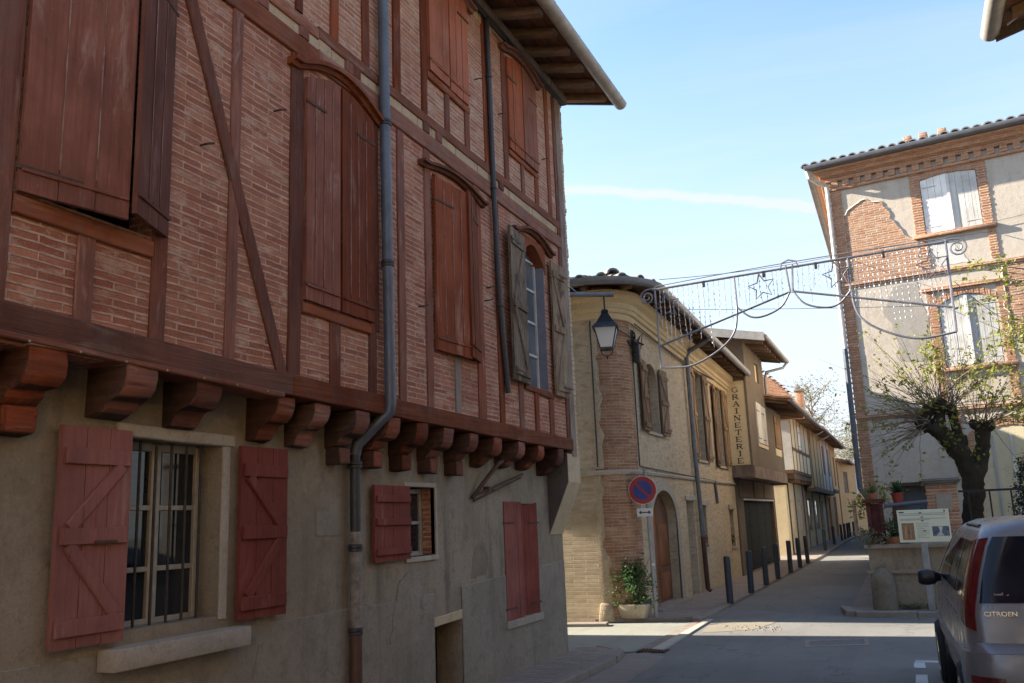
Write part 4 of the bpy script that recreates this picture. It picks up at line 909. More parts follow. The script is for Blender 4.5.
b = MB(); b.hexa([(CX - .06, 14.25, 0), (CX + .16, 14.27, 0), (CX + .22, 14.5, 0), (CX - .06, 14.5, 0), (CX - .03, 14.29, .30), (CX + .13, 14.31, .28), (CX + .18, 14.5, .3), (CX - .03, 14.5, .32)], .03); b.build('stone_foot', M['brick_yellow'], H2)
slope = lambda p: -max(0, p.y - 14.5) * .030
b = MB(); b.sweep(PATH, [(0, 2.36), (.03, 2.37), (.045, 2.41), (.03, 2.435), (0, 2.44)]); b.build('string_course', M['stone'], H2, ang=50)
prof_c = [(0, 5.02), (.03, 5.03), (.05, 5.09), (.05, 5.12), (.09, 5.14), (.11, 5.20), (.13, 5.21), (.13, 5.30), (.20, 5.36), (.22, 5.42), (.22, 5.50), (0, 5.50)]
b = MB(); b.sweep(PATH, prof_c, slope); b.build('cornice', M['cornice'], H2, ang=30)
b = MB(); b.sweep(PATH, [(-.2, 5.62), (.58, 5.545), (.58, 5.575), (-.2, 5.66)], slope); b.build('soffit_boards', M['wood_soffit'], H2, ang=25)
# rafter feet round the eave
def along(path, step, s0=0.):
    out = []; s_ = s0; acc = 0
    for i in range(len(path) - 1):
        p, q = Vector(path[i]), Vector(path[i + 1]); L = (q - p).length; t = (q - p) / L
        while s_ < acc + L: out.append((p + t * (s_ - acc), Vector((t.y, -t.x)))); s_ += step
        acc += L
    return out
for p, q in along(PATH, .46, 5.6):
    b = MB(); t = Vector((-q.y, q.x)); z = slope(p)
    c = [p + q * o + t * w for o, w in ((-.1, -.04), (.5, -.04), (.5, .04), (-.1, .04))]
    b.hexa([(c[0].x, c[0].y, 5.53 + z), (c[1].x, c[1].y, 5.46 + z), (c[2].x, c[2].y, 5.46 + z), (c[3].x, c[3].y, 5.53 + z), (c[0].x, c[0].y, 5.61 + z), (c[1].x, c[1].y, 5.545 + z), (c[2].x, c[2].y, 5.545 + z), (c[3].x, c[3].y, 5.61 + z)], .006)
    b.build('rafter', M['wood_rafter'], H2)
b = MB(); b.sweep(PATH, [(.56, 5.60), (.56, 5.55), (.58, 5.51), (.62, 5.49), (.66, 5.51), (.68, 5.55), (.685, 5.61), (.66, 5.61), (.655, 5.56), (.62, 5.52)], slope); b.build('gutter', M['zinc'], H2, ang=50)
b = MB(); b.sweep(PATH, [(.57, 5.60), (.1, 5.72), (-.5, 5.87), (-1.2, 6.0)] if False else [(.57, 5.60), (.1, 5.70), (-.5, 5.83)], slope)
b.face([(-14, 14.85, 5.82), (CX, 14.88, 5.82), (-7.5, 19, 6.75), (-14, 19, 6.75)]); b.face([(CX + .08, 14.9, 5.82), (HX - .5, 24, 5.55), (-7.5, 24, 6.6), (-7.5, 19, 6.75)])
rf2 = b.build('roof', M['tile_grey'], H2, smooth=False)
def canal_row(b, p, q, z0, z1, L, r=.085, n=3, seed=0):
    """one row of half-round tiles from the eave up the slope"""
    rnd = random.Random(seed)
    for k in range(n):
        o0 = L * k / n - .02 * (k > 0); o1 = L * (k + 1) / n + .03
        a = p - q * o0; c = p - q * o1; t = Vector((-q.y, q.x)); rows = []
        for (pt, rr, dz) in ((a, r * rnd.uniform(.95, 1.08), .02), (c, r * .85, .0)):
            zz_ = z0 + (z1 - z0) * ((o0 if pt is a else o1) / L) + dz + rnd.uniform(-.008, .008)
            rows.append([(pt.x + t.x * math.cos(math.pi * j / 6) * rr, pt.y + t.y * math.cos(math.pi * j / 6) * rr, zz_ + math.sin(math.pi * j / 6) * rr * .85) for j in range(7)])
        b.grid(rows)
        cx_ = sum(v[0] for v in rows[0]) / 7; cy_ = sum(v[1] for v in rows[0]) / 7; cz_ = rows[0][0][2]
        th = [(cx_ + (x - cx_) * .74, cy_ + (y - cy_) * .74, cz_ + (z - cz_) * .70) for x, y, z in rows[0]]; th2 = [(x - q.x * .12, y - q.y * .12, z) for x, y, z in th]
        b.grid([rows[0], th, th2])
b = MB()
for i, (p, q) in enumerate(along(PATH, .185, 5.2)): canal_row(b, p + q * .60, q, 5.60 + slope(p), 5.84 + slope(p), 1.05, seed=i)
for k in range(6): canal_row(b, Vector((CX + .5 - k * .28, CY - .5 + k * .35)), Vector((.62, -.78)), 5.80 + k * .055, 5.86 + k * .055, .4, .12, 1, seed=k + 50)
b.build('canal_tiles', M['tile_grey'], rf2, ang=60)
# arched door
b = MB()
inn = [(15.58, .0), (15.58, 1.52)] + [(15.58 + 1.84 * i / 24, ap(15.58 + 1.84 * i / 24)) for i in range(1, 24)] + [(17.42, 1.52), (17.42, 0.)]
def grow(pt, w): 
    u, v = pt
    if v <= 1.52: return (u + (w if u > 16.5 else -w), v)
    d = Vector((u - 16.5, (v - 1.52) * 1.4)).normalized(); return (u + d.x * w, v + d.y * w)
for A, B in zip(inn, inn[1:]):
    w0 = .20; b.prism(F2, [A, B, grow(B, w0), grow(A, w0)], -.02, .016)
bmesh.ops.remove_doubles(b.bm, verts=b.bm.verts, dist=.001)
dr = b.build('arched_door', M['stone'], H2, ang=25)
for u0, u1 in ((15.6, 16.49), (16.51, 17.4)):
    b = MB(); N = 10; b.prism(F2, [(u0, .06), (u1, .06)] + [(u1 + (u0 - u1) * i / N, ap(u1 + (u0 - u1) * i / N) - .01) for i in range(N + 1)], -.24, -.18)
    lf = b.build('door_leaf', M['door_brown'], dr)
    b = MB()
    for a, c, e, g in ((u0 + .1, u1 - .1, .16, .62), (u0 + .1, u1 - .1, .74, 1.5)):
        b.fb(F2, a, c, e, g, -.185, -.168, .012)
    b.build('panel', M['door_brown'], lf)
b = MB(); b.fb(F2, 15.4, 17.6, 0, .10, -.2, .14, .01); b.build('doorstep', M['kerb'], dr)
# narrow door, two little windows with geraniums
b = MB(); b.timber(F2, (18.22, 2.0), (19.1, 2.0), .10, -.1, .03, .015); nd = b.build('narrow_door', M['stone'], H2)
b = MB(); b.fb(F2, 18.33, 18.99, .02, 1.95, -.2, -.16); b.build('door_leaf', M['shut_grey'], nd)
for (u0, u1, v0, v1) in ((19.62, 20.2, .94, 1.86), (22.99, 23.52, .84, 1.76)):
    b = MB(); b.timber(F2, (u0 - .13, v1 + .05), (u1 + .13, v1 + .05), .12, -.1, .05, .02); wn_ = b.build('small_window', M['stone'], H2)
    b = MB(); b.fb(F2, u0, u1, v0, v1, -.235, -.20); b.build('pane', M['glass_pale'], wn_, smooth=False)
    b = MB(); b.fb(F2, u0 - .04, u1 + .04, v0 - .05, v0, -.1, .03, .006); b.build('sill', M['stone'], wn_)
    b = MB(); rnd = random.Random(int(u0))
    for i in range(26):
        c = F2.p((u0 + u1) / 2 + rnd.gauss(0, .1), v0 + .22 + rnd.gauss(0, .06), -.02 + rnd.gauss(0, .04)); b.lathe(c, [(.001, -.014), (.02, 0), (.001, .014)], 6)
    pt = thing('geranium_pot', F2.p((u0 + u1) / 2, v0, -.06), 'red geranium in the ' + ('small window beside the narrow grey door' if u0 < 21 else 'small window nearest the big dark gate'), 'flower pot', 'geraniums on the sills of the ochre house')
    b.build('flowers', M['flower'], pt, kind=None)
    b = MB(); b.lathe(F2.p((u0 + u1) / 2, v0, -.06), [(.05, 0), (.07, .12), (.075, .13)], 10); b.build('pot', M['tile_red'], pt)
    b = MB()
    for i in range(30):
        c = F2.p((u0 + u1) / 2 + rnd.gauss(0, .09), v0 + .17 + rnd.gauss(0, .04), -.03 + rnd.gauss(0, .03)); a = Vector((rnd.gauss(0, 1), rnd.gauss(0, 1), rnd.gauss(0, 1))).normalized(); t = a.orthogonal().normalized() * .03; q = a.cross(t)
        b.face([c + t, c + q, c - t, c - q])
    b.build('foliage', M['leaf_green'], pt, smooth=False)
# upper windows
for (u0, u1, v0, v1, sw, kind_) in ((15.72, 16.62, 3.17, 4.46, .46, 'arch'), (19.77, 20.66, 2.85, 4.9, .43, 'sq'), (22.17, 22.95, 2.81, 4.82, .40, 'sq')):
    b = MB()
    for a, c, e, g in ((u0, u0 + .05, v0, v1), ((u0 + u1) / 2 - .03, (u0 + u1) / 2 + .03, v0, v1), (u1 - .05, u1, v0, v1)): b.fb(F2, a, c, e, g - (.12 if kind_ == 'arch' and a != (u0 + u1) / 2 - .03 else 0), -.20, -.15, .004)
    for v in (v0, v0 + (v1 - v0) * .33, v0 + (v1 - v0) * .66, v1 - .1): b.fb(F2, u0 + .05, u1 - .05, v, v + .04, -.197, -.153, .004)
    wn_ = b.build('upper_window', M['shut_brown'], H2)
    b = MB(); b.face([F2.p(u, v, -.18) for u, v in ((u0, v0), (u1, v0), (u1, v1), (u0, v1))]); b.build('pane', M['glass'], wn_, smooth=False)
    b = MB(); b.fb(F2, u0 - .05, u1 + .05, v0 - .06, v0, -.15, .04, .008); b.build('sill', M['stone'], wn_)
    tp = v1 - .04
    l1 = leaf(F2.swung(u0 - .02, -4, .03), -sw, 0, v0 - .02, tp, 0, M['shut_brown'], wn_, 3, 'Z', .03, iron=M['iron']); l2 = leaf(F2.swung(u1 + .02, 3, .03), 0, sw, v0 - .02, tp, 0, M['shut_brown'], wn_, 3, 'Z', .03, flip=True, iron=M['iron'])
b = MB(); b.fb(F2s, -6.9, -6.1, 3.1, 4.6, -.2, -.15); b.build('side_shutter', M['shut_brown'], H2)
dp = MB(); dp.tube([(HX + .60, 18.95, 5.36), (HX + .5, 18.97, 5.30), (HX + .16, 18.98, 5.14), (HX + .10, 18.99, 5.02), (HX + .08, 19.12, 3.2), (HX + .08, 19.25, 1.95), (HX + .08, 19.30, 1.2)], .05, 12); dp = dp.build('downpipe', M['zinc'], H2)
b = MB(); b.tube([(HX + .08, 19.30, 1.2), (HX + .08, 19.40, .12), (HX + .15, 19.41, .07)], .052, 12); b.build('pipe_foot', M['pipe_rust'], dp)
b = MB(); b.tube([(HX + .03, 21.3, 2.42), (HX + .03, 21.45, 1.9)], .035, 8); b.build('wall_stub', M['zinc'], H2)
b = MB(); b.tube([F2.p(15.0, 5.0, .08), F2.p(17, 4.93, .07), F2.p(20, 4.86, .08), F2.p(24, 4.98, .07)], .014, 5); b.tube([F2.p(15.0, 2.50, .03), F2.p(18.9, 2.45, .03), F2.p(21.4, 2.42, .03), F2.p(24, 2.38, .03)], .012, 5); b.build('facade_cable', M['cable'], H2)
b = MB(); b.tube([(CX + .05, 14.33, 5.0), (CX + .05, 14.33, 2.5)], .012, 5); b.tube([(HX + .02, CY + .02, 4.9), (HX + .02, CY + .02, 2.5)], .012, 5); b.build('corner_cable', M['cable'], H2)

# ------------------------------------------------------------------ seed shop with its jettied floor
H3 = thing('seed_shop', (-4.15, 27, 0), 'brown jettied shop house with a painted sign board and a wide dark gate', 'house')
G3, U3 = Fr((-4.16, 0, 0), (0, 1)), Fr((-3.65, 0, 0), (0, 1)); R3 = Fr((0, 23.914, 0), (1, 0))
b = MB(); b.wall(G3, 24.09, 31.2, 0, 2.62, .3, [(25.0, 30.75, .06, 1.99)], .16); b.build('ground_wall', M['plaster_brown'], H3, ang=20)
b = MB(); b.box(-14, -4.46, 24.1, 31.2, 0, 5.6); b.build('inner_walls', M['plaster_brown'], H3, smooth=False)
gt = None
for k in range(4):
    b = MB(); u0 = 25.02 + k * 1.43; b.fb(G3, u0, u0 + 1.40, .08, 1.97, -.15, -.11, .004); lf = b.build('gate_leaf', M['gate'], H3)
    b = MB()
    for j in range(5): b.fb(G3, u0 + .03, u0 + 1.37, .2 + j * .36, .23 + j * .36, -.112, -.10, .002)
    b.build('gate_rib', M['gate'], lf)
b = MB(); b.fb(G3, 24.95, 30.8, 1.99, 2.04, -.1, .02, .004); b.build('gate_lintel', M['shut_grey'], H3)
for u0, u1, m in ((24.35, 26.5, 'wood_dark'), (26.85, 28.6, 'shut_brown'), (28.75, 30.7, 'wood_dark')):
    b = MB(); b.fb(G3, u0, u1, 2.08, 2.52, 0, .03, .004); b.build('fascia_board', plaster_mat('brown_board_paint', (.24, .165, .11), (.28, .2, .14), (.2, .14, .09), 2), H3)
b = MB(); b.timber(U3, (23.9, 2.695), (30.6, 2.695), .31, -.35, .03, .015, seg=.4); b.build('jetty_beam', M['timber_grey'], H3)
b = MB(); b.timber(R3, (-4.3, 2.72), (-3.66, 2.72), .30, -.2, .04, .012); b.build('jetty_return', M['timber_grey'], H3)
b = MB(); b.box(-4.16, -3.68, 24.1, 30.6, 2.56, 2.62); b.build('jetty_floor', M['wood_dark'], H3)
b = MB(); b.wall(U3, 23.92, 27.25, 2.85, 6.25, .25, [(25.2, 26.9, 3.52, 4.66), (25.7, 26.4, 5.3, 5.85)], .12); b.wall(R3, -4.4, -3.654, 2.85, 6.25, .25); b.wall(U3, 27.25, 30.5, 2.85, 4.75, .25, [(28.7, 29.9, 3.6, 4.6)], .12)
b.box(-12, -3.92, 24.3, 27.25, 2.8, 6.2); b.box(-12, -3.92, 27.25, 30.5, 2.8, 4.8)
b.build('upper_wall', M['plaster_brown'], H3, ang=20)
b = MB(); b.wall(Fr((0, 30.5, 0), (-1, 0)), 3.65, 12, 2.5, 4.75, .01); b.build('end_wall', M['plaster_brown'], H3, smooth=False)
b = MB(); b.fb(R3, -4.19, -3.70, 2.88, 5.10, .0, .035, .004); sp = b.build('sign_board', M['sign_panel'], H3)
b = MB(); b.fb(R3, -3.70, -3.64, 2.86, 5.2, -.02, .05, .006); b.build('sign_edge', M['plaster_brown'], sp)
# vertical lettering, each letter drawn with stems and serifs
def glyph(ch):
    sh = {  # strokes (x0,y0,x1,y1,width) in a unit box, then serif bars
        'G': 'arc', 'R': [(.2, 0, .2, 1, .2), (.2, .93, .7, .93, .12), (.72, .93, .72, .55, .16), (.72, .52, .25, .52, .12), (.45, .5, .85, 0, .18)],
        'A': [(.5, 1, .15, 0, .1), (.5, 1, .85, 0, .2), (.28, .35, .72, .35, .09)], 'I': [(.5, 0, .5, 1, .22)],
        'N': [(.18, 0, .18, 1, .1), (.18, 1, .82, 0, .2), (.82, 0, .82, 1, .1)], 'E': [(.22, 0, .22, 1, .2), (.22, .95, .8, .95, .1), (.22, .5, .65, .5, .09), (.22, .05, .84, .05, .1), (.8, .95, .8, .75, .08), (.84, .05, .84, .28, .08)],
        'T': [(.5, 0, .5, 1, .2), (.1, .95, .9, .95, .1), (.12, .95, .12, .72, .08), (.88, .95, .88, .72, .08)]}[ch]
    if sh == 'arc':
        P = [(.5 + .38 * math.cos(R(a)), .5 + .46 * math.sin(R(a))) for a in range(40, 321, 20)]
        sh = [(*p, *q, .16 if .3 > p[0] else .11) for p, q in zip(P, P[1:])] + [(.8, .42, .8, .1, .16), (.6, .44, .95, .44, .08)]
    ser = {'R': [(.05, .02), (.05, .97)], 'A': [(.02, .02), (.68, .02)], 'I': [(.25, .02), (.25, .97)], 'N': [(.03, .02), (.03, .97), (.68, .97)], 'E': [(.05, .02), (.05, .97)], 'T': [(.3, .02)]}.get(ch, [])
    return sh + [(x, y, x + .32 + (.18 if ch == 'I' else 0), y, .07) for x, y in ser]
for i, ch in enumerate('GRAINETERIE'):
    b = MB(); w, h = .20, .135; cx, top = -3.95, 4.93 - i * .187
    for x0, y0, x1, y1, sw in glyph(ch):
        A = Vector((cx - w / 2 + x0 * w, top - h + y0 * h)); B = Vector((cx - w / 2 + x1 * w, top - h + y1 * h)); t = (B - A).normalized(); q = Vector((-t.y, t.x)) * sw * .2 / 2 * .8
        A -= t * .004; B += t * .004
        b.prism(R3, [tuple(A - q), tuple(B - q), tuple(B + q), tuple(A + q)], .030, .038 + .0004 * random.random())
    b.build('letter', M['letter'], sp, smooth=False)
for u0, u1, v0, v1, m in ((25.2, 26.05, 3.54, 4.66, 'shut_white'), (26.07, 26.9, 3.54, 4.64, 'shut_white'), (28.7, 29.9, 3.6, 4.6, 'shut_brown')):
    leaf(U3, u0, u1, v0, v1, .0, M[m], H3, 4, 'plain', .03)
b = MB(); b.fb(U3, 25.15, 26.95, 3.42, 3.52, -.1, .02, .005); b.fb(U3, 25.7, 26.4, 5.3, 5.85, -.1, -.06); b.build('pale_infill', M['plaster_cream'], H3)
b = MB(); b.fb(U3, 28.65, 29.95, 3.36, 3.58, -.1, .012, .005); b.build('pale_infill', M['plaster_cream'], H3)
def eave(par, y0, y1, xw, xe, zw, ze, back, zb_, name='roof', tile='tile', gut='zinc', step=.5, tiles=True):
    """pitched roof over a street front: deck, rafters, gutter"""
    b = MB(); b.hexa([(xe, y0, ze), (back, y0, zb_), (back, y1, zb_), (xe, y1, ze), (xe, y0, ze + .06), (back, y0, zb_ + .06), (back, y1, zb_ + .06), (xe, y1, ze + .06)]); rf = b.build(name, M['wood_soffit'], par, smooth=False)
    sl = (zb_ - ze) / (back - xe)
    y = y0 + .12
    while y < y1 - .05:
        b = MB(); x1, x0 = xe - .08, xw - .1; b.hexa([(x0, y - .05, ze + sl * (x0 - xe) - .10), (x1, y - .05, ze + sl * (x1 - xe) - .09), (x1, y + .05, ze + sl * (x1 - xe) - .09), (x0, y + .05, ze + sl * (x0 - xe) - .10), (x0, y - .05, ze + sl * (x0 - xe)), (x1, y - .05, ze + sl * (x1 - xe)), (x1, y + .05, ze + sl * (x1 - xe)), (x0, y + .05, ze + sl * (x0 - xe))], .006); b.build('rafter', M['wood_rafter'], par); y += step
    b = MB(); half_gutter(b, (xe + .05, y0 - .03, ze + .05), (xe + .05, y1 + .03, ze + .05), .075); b.build('gutter', M[gut], par)
    if tiles:
        b = MB(); y = y0 + .1; i = 0
        while y < y1: canal_row(b, Vector((xe + .04, y)), Vector((1, 0)), ze + .06, ze + .06 - sl * 2.0, 2.0, .085, 4, seed=i); y += .19; i += 1
        b.build('canal_tiles', M[tile], rf, ang=60)
    return rf
eave(H3, 23.35, 28.0, -3.65, -3.05, 6.2, 6.10, -7.5, 7.0, tile='tile_grey')
b = MB(); b.hexa([(-3.0, 23.30, 6.0), (-7.5, 23.30, 6.9), (-7.5, 23.35, 6.9), (-3.0, 23.35, 6.0), (-3.0, 23.30, 6.22), (-7.5, 23.30, 7.12), (-7.5, 23.35, 7.12), (-3.0, 23.35, 6.22)]); b.build('barge_board', M['zinc_pale'], H3)
eave(H3, 27.1, 32.2, -3.65, -2.95, 5.0, 4.82, -7.5, 5.75)
b = MB(); b.tube([(-3.0, 27.9, 6.08), (-3.1, 27.75, 5.92), (-3.55, 27.35, 5.78), (-3.6, 27.3, 5.6), (-3.6, 27.3, 4.9)], .04, 8); b.build('downpipe', M['zinc'], H3)
# brick party wall with tiled coping, and a chimney stump
b = MB(); b.prism(Fr((0, 32.2, 0), (1, 0)), [(-3.08, 4.8), (-3.08, 5.15), (-3.5, 5.72), (-3.9, 6.2), (-4.4, 6.5), (-6.0, 6.9), (-12, 5.0), (-12, 4.8)], 0, -.35); b.build('party_wall', M['brick_orange'], H3)
b = MB(); b.box(-3.27, -3.03, 32.16, 32.6, 4.9, 5.72, .01); ch = b.build('chimney', M['brick_orange'], H3)
b = MB(); b.box(-3.31, -2.99, 32.1, 32.66, 5.72, 5.80, .015); b.box(-3.27, -3.12, 32.2, 32.5, 5.80, 5.90, .02); b.build('chimney_cap', M['tile_grey'], ch)
b = MB()
for k in range(9): canal_row(b, Vector((-3.5 - k * .11, 32.17)), Vector((0, -1)), 5.70 + k * .115, 5.74 + k * .115, .42, .08, 1, seed=k)
for k in range(8): canal_row(b, Vector((-4.5 - k * .2, 32.17)), Vector((0, -1)), 6.53 + k * .05, 6.57 + k * .05, .42, .1, 1, seed=k)
b.build('coping', M['tile'], H3, ang=60)

# ------------------------------------------------------------------ half-timbered houses farther down
H4 = thing('cream_timber_house', (-4.2, 38, 0), 'cream half timbered house with a pale blank side, jettied over the pavement', 'house')
U4, G4 = Fr((-3.85, 0, 0), (0, 1)), Fr((-4.25, 0, 0), (0, 1)); R4 = Fr((0, 34.81, 0), (1, 0))
b = MB(); b.wall(G4, 34.9, 41.2, 0, 3.05, .3, [(36.1, 37.0, .05, 2.1), (38.4, 39.6, .9, 2.1)], .15); b.wall(Fr((0, 34.894, 0), (1, 0)), -14, -4.255, 0, 3.05, .3); b.box(-14, -4.56, 35.21, 41.2, 0, 5); b.build('ground_wall', M['plaster_cream'], H4, ang=20)
b = MB(); b.wall(U4, 34.82, 41.2, 3.08, 5.25, .2); b.build('upper_wall', M['plaster_cream'], H4)
b = MB(); b.wall(R4, -14, -3.86, 3.08, 5.5, .2); b.build('side_wall', M['plaster_pale'], H4)
for u, w in ((34.9, .16), (36.0, .10), (37.05, .12), (38.3, .12), (39.6, .12), (41.1, .16)):
    b = MB(); b.timber(U4, (u, 3.05), (u, 5.2), w * .75, -.05, .02, .02); b.build('post', M['shut_brown'], H4)
for z in (3.1, 3.95): 
    b = MB(); b.timber(U4, (34.82, z), (41.18, z), .13, -.05, .028, .02, seg=.5); b.build('rail', M['wood_dark'], H4)
b = MB(); b.timber(R4, (-4.6, 3.10), (-3.84, 3.10), .14, -.1, .03); b.build('side_rail', M['wood_dark'], H4)
leaf(U4, 37.2, 37.7, 4.05, 4.95, .0, M['shut_white'], H4, 3, 'plain', .03); leaf(U4, 37.72, 38.2, 4.05, 4.95, .0, M['shut_white'], H4, 3, 'plain', .03)
b = MB(); b.box(-4.5, -3.86, 34.85, 41.2, 2.85, 3.05); b.build('jetty_floor', M['wood_dark'], H4)
for k in range(9):
    b = MB(); b.fb(U4, 35.05 + k * .74, 35.25 + k * .74, 2.72, 2.86, -.45, -.02, .02); b.build('joist_end', M['wood_dark'], H4)
leaf(G4, 36.1, 37.0, .06, 2.08, -.1, M['shut_white'], H4, 4, 'plain', .03); leaf(G4, 38.4, 39.6, .9, 2.08, -.1, M['shut_grey'], H4, 4, 'plain', .03)
for u in (35.6, 37.6, 40.6):
    b = MB(); b.timber(G4, (u, 0), (u, 2.85), .15, -.05, .04, .02); b.build('ground_post', M['wood_dark'], H4)
eave(H4, 34.3, 41.25, -3.85, -3.28, 5.3, 5.12, -7.5, 6.2, step=.7)
H5 = thing('tan_timber_house', (-4.2, 46, 0), 'tan and grey timber house with a row of tall white framed shop windows', 'house')
U5 = Fr((-3.80, 0, 0), (0, 1))
b = MB(); b.wall(G4, 41.3, 52, 0, 2.7, .3, [(42.2, 44.2, .7, 2.2), (45.6, 47.6, .7, 2.2), (49, 50, .05, 2.1)], .15); b.box(-14, -4.56, 41.3, 52, 0, 5); b.build('ground_wall', M['plaster_cream'], H5, ang=20)
b = MB(); b.wall(U5, 41.3, 46.2, 2.62, 5.25, .2); b.build('tan_wall', M['plaster_tan'], H5)
b = MB(); b.wall(U5, 46.2, 52, 2.55, 5.25, .2); b.build('grey_wall', M['plaster_right'], H5)
for u in (41.4, 43.0, 44.6, 46.2, 47.8, 49.9, 51.9):
    b = MB(); b.timber(U5, (u, 2.6), (u, 5.2), .11, -.05, .02, .02); b.build('post', M['shut_brown'], H5)
b = MB(); b.timber(U5, (41.3, 2.58), (52, 2.50), .2, -.3, .04, .03, seg=.6); b.build('jetty_beam', M['timber_grey'], H5)
for u in (47.1, 50.2): leaf(U5, u, u + .9, 3.4, 4.8, .0, M['shut_brown'], H5, 3, 'plain', .03)
for u0 in (42.2, 45.6):
    for k in range(3):
        b = MB(); b.fb(G4, u0 + k * .68, u0 + k * .68 + .60, .72, 2.18, -.12, -.06, .004); wp = b.build('shop_window', M['paint_cream'], H5)
        b = MB(); b.face([G4.p(u0 + k * .68 + a, v, -.056) for a, v in ((.08, .8), (.52, .8), (.52, 2.1), (.08, 2.1))]); b.build('pane', M['glass'], wp, smooth=False)
leaf(G4, 49, 50, .06, 2.08, -.1, M['door_brown'], H5, 4, 'plain', .03)
for u in (41.8, 44.7, 48.2, 51.4):
    b = MB(); b.timber(G4, (u, 0), (u, 2.55), .18, -.05, .05, .02); b.build('ground_post', M['timber_grey'], H5)
eave(H5, 41.3, 52.3, -3.80, -3.26, 5.3, 5.16, -7.5, 6.2, step=.9)
b = MB()
for y in (42.5, 45.5): b.tube([(-3.25, y, 5.16), (-3.5, y - .2, 5.0), (-3.78, y - .25, 4.95)], .04, 6)
b.build('eave_pipe', M['zinc_pale'], H5)
H6 = thing('orange_house', (-4.3, 57, 0), 'orange rendered house with brown shutters past the timber fronts', 'house')
F6 = Fr((-4.22, 0, 0), (0, 1))
b = MB(); b.wall(F6, 52.05, 62, 0, 5.6, .3, [(53, 54.2, 3.1, 4.9), (56.5, 57.7, 3.1, 4.9), (59.6, 60.8, 3.1, 4.9), (53.2, 54.4, .05, 2.3), (57, 59, .05, 2.4)], .15); b.box(-14, -4.53, 52.05, 62, 0, 5.5); b.build('wall', M['plaster_orange'], H6, ang=20)
for u, v0, v1, m, w in ((53, 3.1, 4.9, 'shut_brown', 1.2), (56.5, 3.1, 4.9, 'shut_white', 1.2), (59.6, 3.1, 4.9, 'shut_brown', 1.2), (53.2, .06, 2.28, 'door_brown', 1.2), (57, .06, 2.38, 'wood_dark', 2.)): leaf(F6, u, u + w, v0, v1, -.1, M[m], H6, 4, 'plain', .03)
b = MB(); b.fb(F6, 52.1, 55, 2.55, 2.75, 0, .5, .02); b.build('canopy', M['timber_grey'], H6)
eave(H6, 52.4, 62.2, -4.2, -3.6, 5.6, 5.5, -8, 6.7, step=1.0)
H7 = thing('last_house', (-4.2, 69, 0), 'peach rendered house farthest down the left side of the street', 'house')
F7 = Fr((-4.15, 62.05, 0), (.16, 1))
b = MB(); b.wall(F7, 0, 13, 0, 4.7, .3, [(1.4, 2.6, 2.7, 4.1), (5, 6.2, 2.7, 4.1), (9, 10.2, 2.7, 4.1), (3, 4.2, .05, 2.2)], .15); b.prism_z([(-14, 62.1), (-4.5, 62.1), (-2.5, 74.8), (-14, 74.8)], 0, 4.6); b.build('wall', M['plaster_orange'], H7, ang=20)
for u, v0, v1, m in ((1.4, 2.7, 4.1, 'shut_brown'), (5, 2.7, 4.1, 'shut_white'), (9, 2.7, 4.1, 'shut_brown'), (3, .06, 2.18, 'door_brown')): leaf(F7, u, u + 1.2, v0, v1, -.1, M[m], H7, 4, 'plain', .03)
eave(H7, 62.3, 69, -4.1, -3.4, 4.75, 4.65, -8, 5.6, step=1.2); 

# ------------------------------------------------------------------ brick and render house on the right
FR = Fr((-.85, 20, 0), (.991, -.132))
HR = thing('brick_trimmed_house', (-.85, 20, 0), 'tall beige house with brick trim, white shutters and a big patch of bare brick', 'house')
b = MB(); b.wall(FR, 0, 11, 0, 8.78, .4, [(1.78, 2.85, 7.19, 8.42), (1.83, 2.86, 4.37, 5.82), (2.12, 3.42, 0, 2.72), (.62, 1.2, 1.2, 2.12), (5.5, 6.6, 7.19, 8.4), (5.5, 6.6, 4.37, 5.8)], .14)
for (u0, u1, v0, v1) in ((1.78, 2.85, 8.36, 8.42), (1.83, 2.86, 5.62, 5.82)):
    n = 12; aa = lambda u: v0 + (v1 - v0) * (1 - ((u - (u0 + u1) / 2) / ((u1 - u0) / 2)) ** 2); um = (u0 + u1) / 2
    b.prism(FR, [(u0, v1), (u0, v0)] + [(u0 + (u1 - u0) * i / n, aa(u0 + (u1 - u0) * i / n)) for i in range(1, n // 2)] + [(um, v1 - .001)], -.14, -.001)
    b.prism(FR, [(um, v1 - .001)] + [(u0 + (u1 - u0) * i / n, aa(u0 + (u1 - u0) * i / n)) for i in range(n // 2 + 1, n)] + [(u1, v0), (u1, v1)], -.14, -.001)
b.build('front_wall', M['plaster_right'], HR, ang=20)
FRs = Fr((-.85, 20, 0), (-.06, -1))        # the side along the street, seen edge on
b = MB(); b.wall(Fr((-.95, 32, 0), (.008, -1)), 0, 11.97, 0, 8.60, .3); b.build('side_wall', M['plaster_right'], HR)
b = MB(); b.prism_z([(-.5, 20.5), (9.8, 19.1), (9.8, 31.8), (-.6, 31.8)], 0, 8.9); b.build('inner_walls', M['dark'], HR, smooth=False)
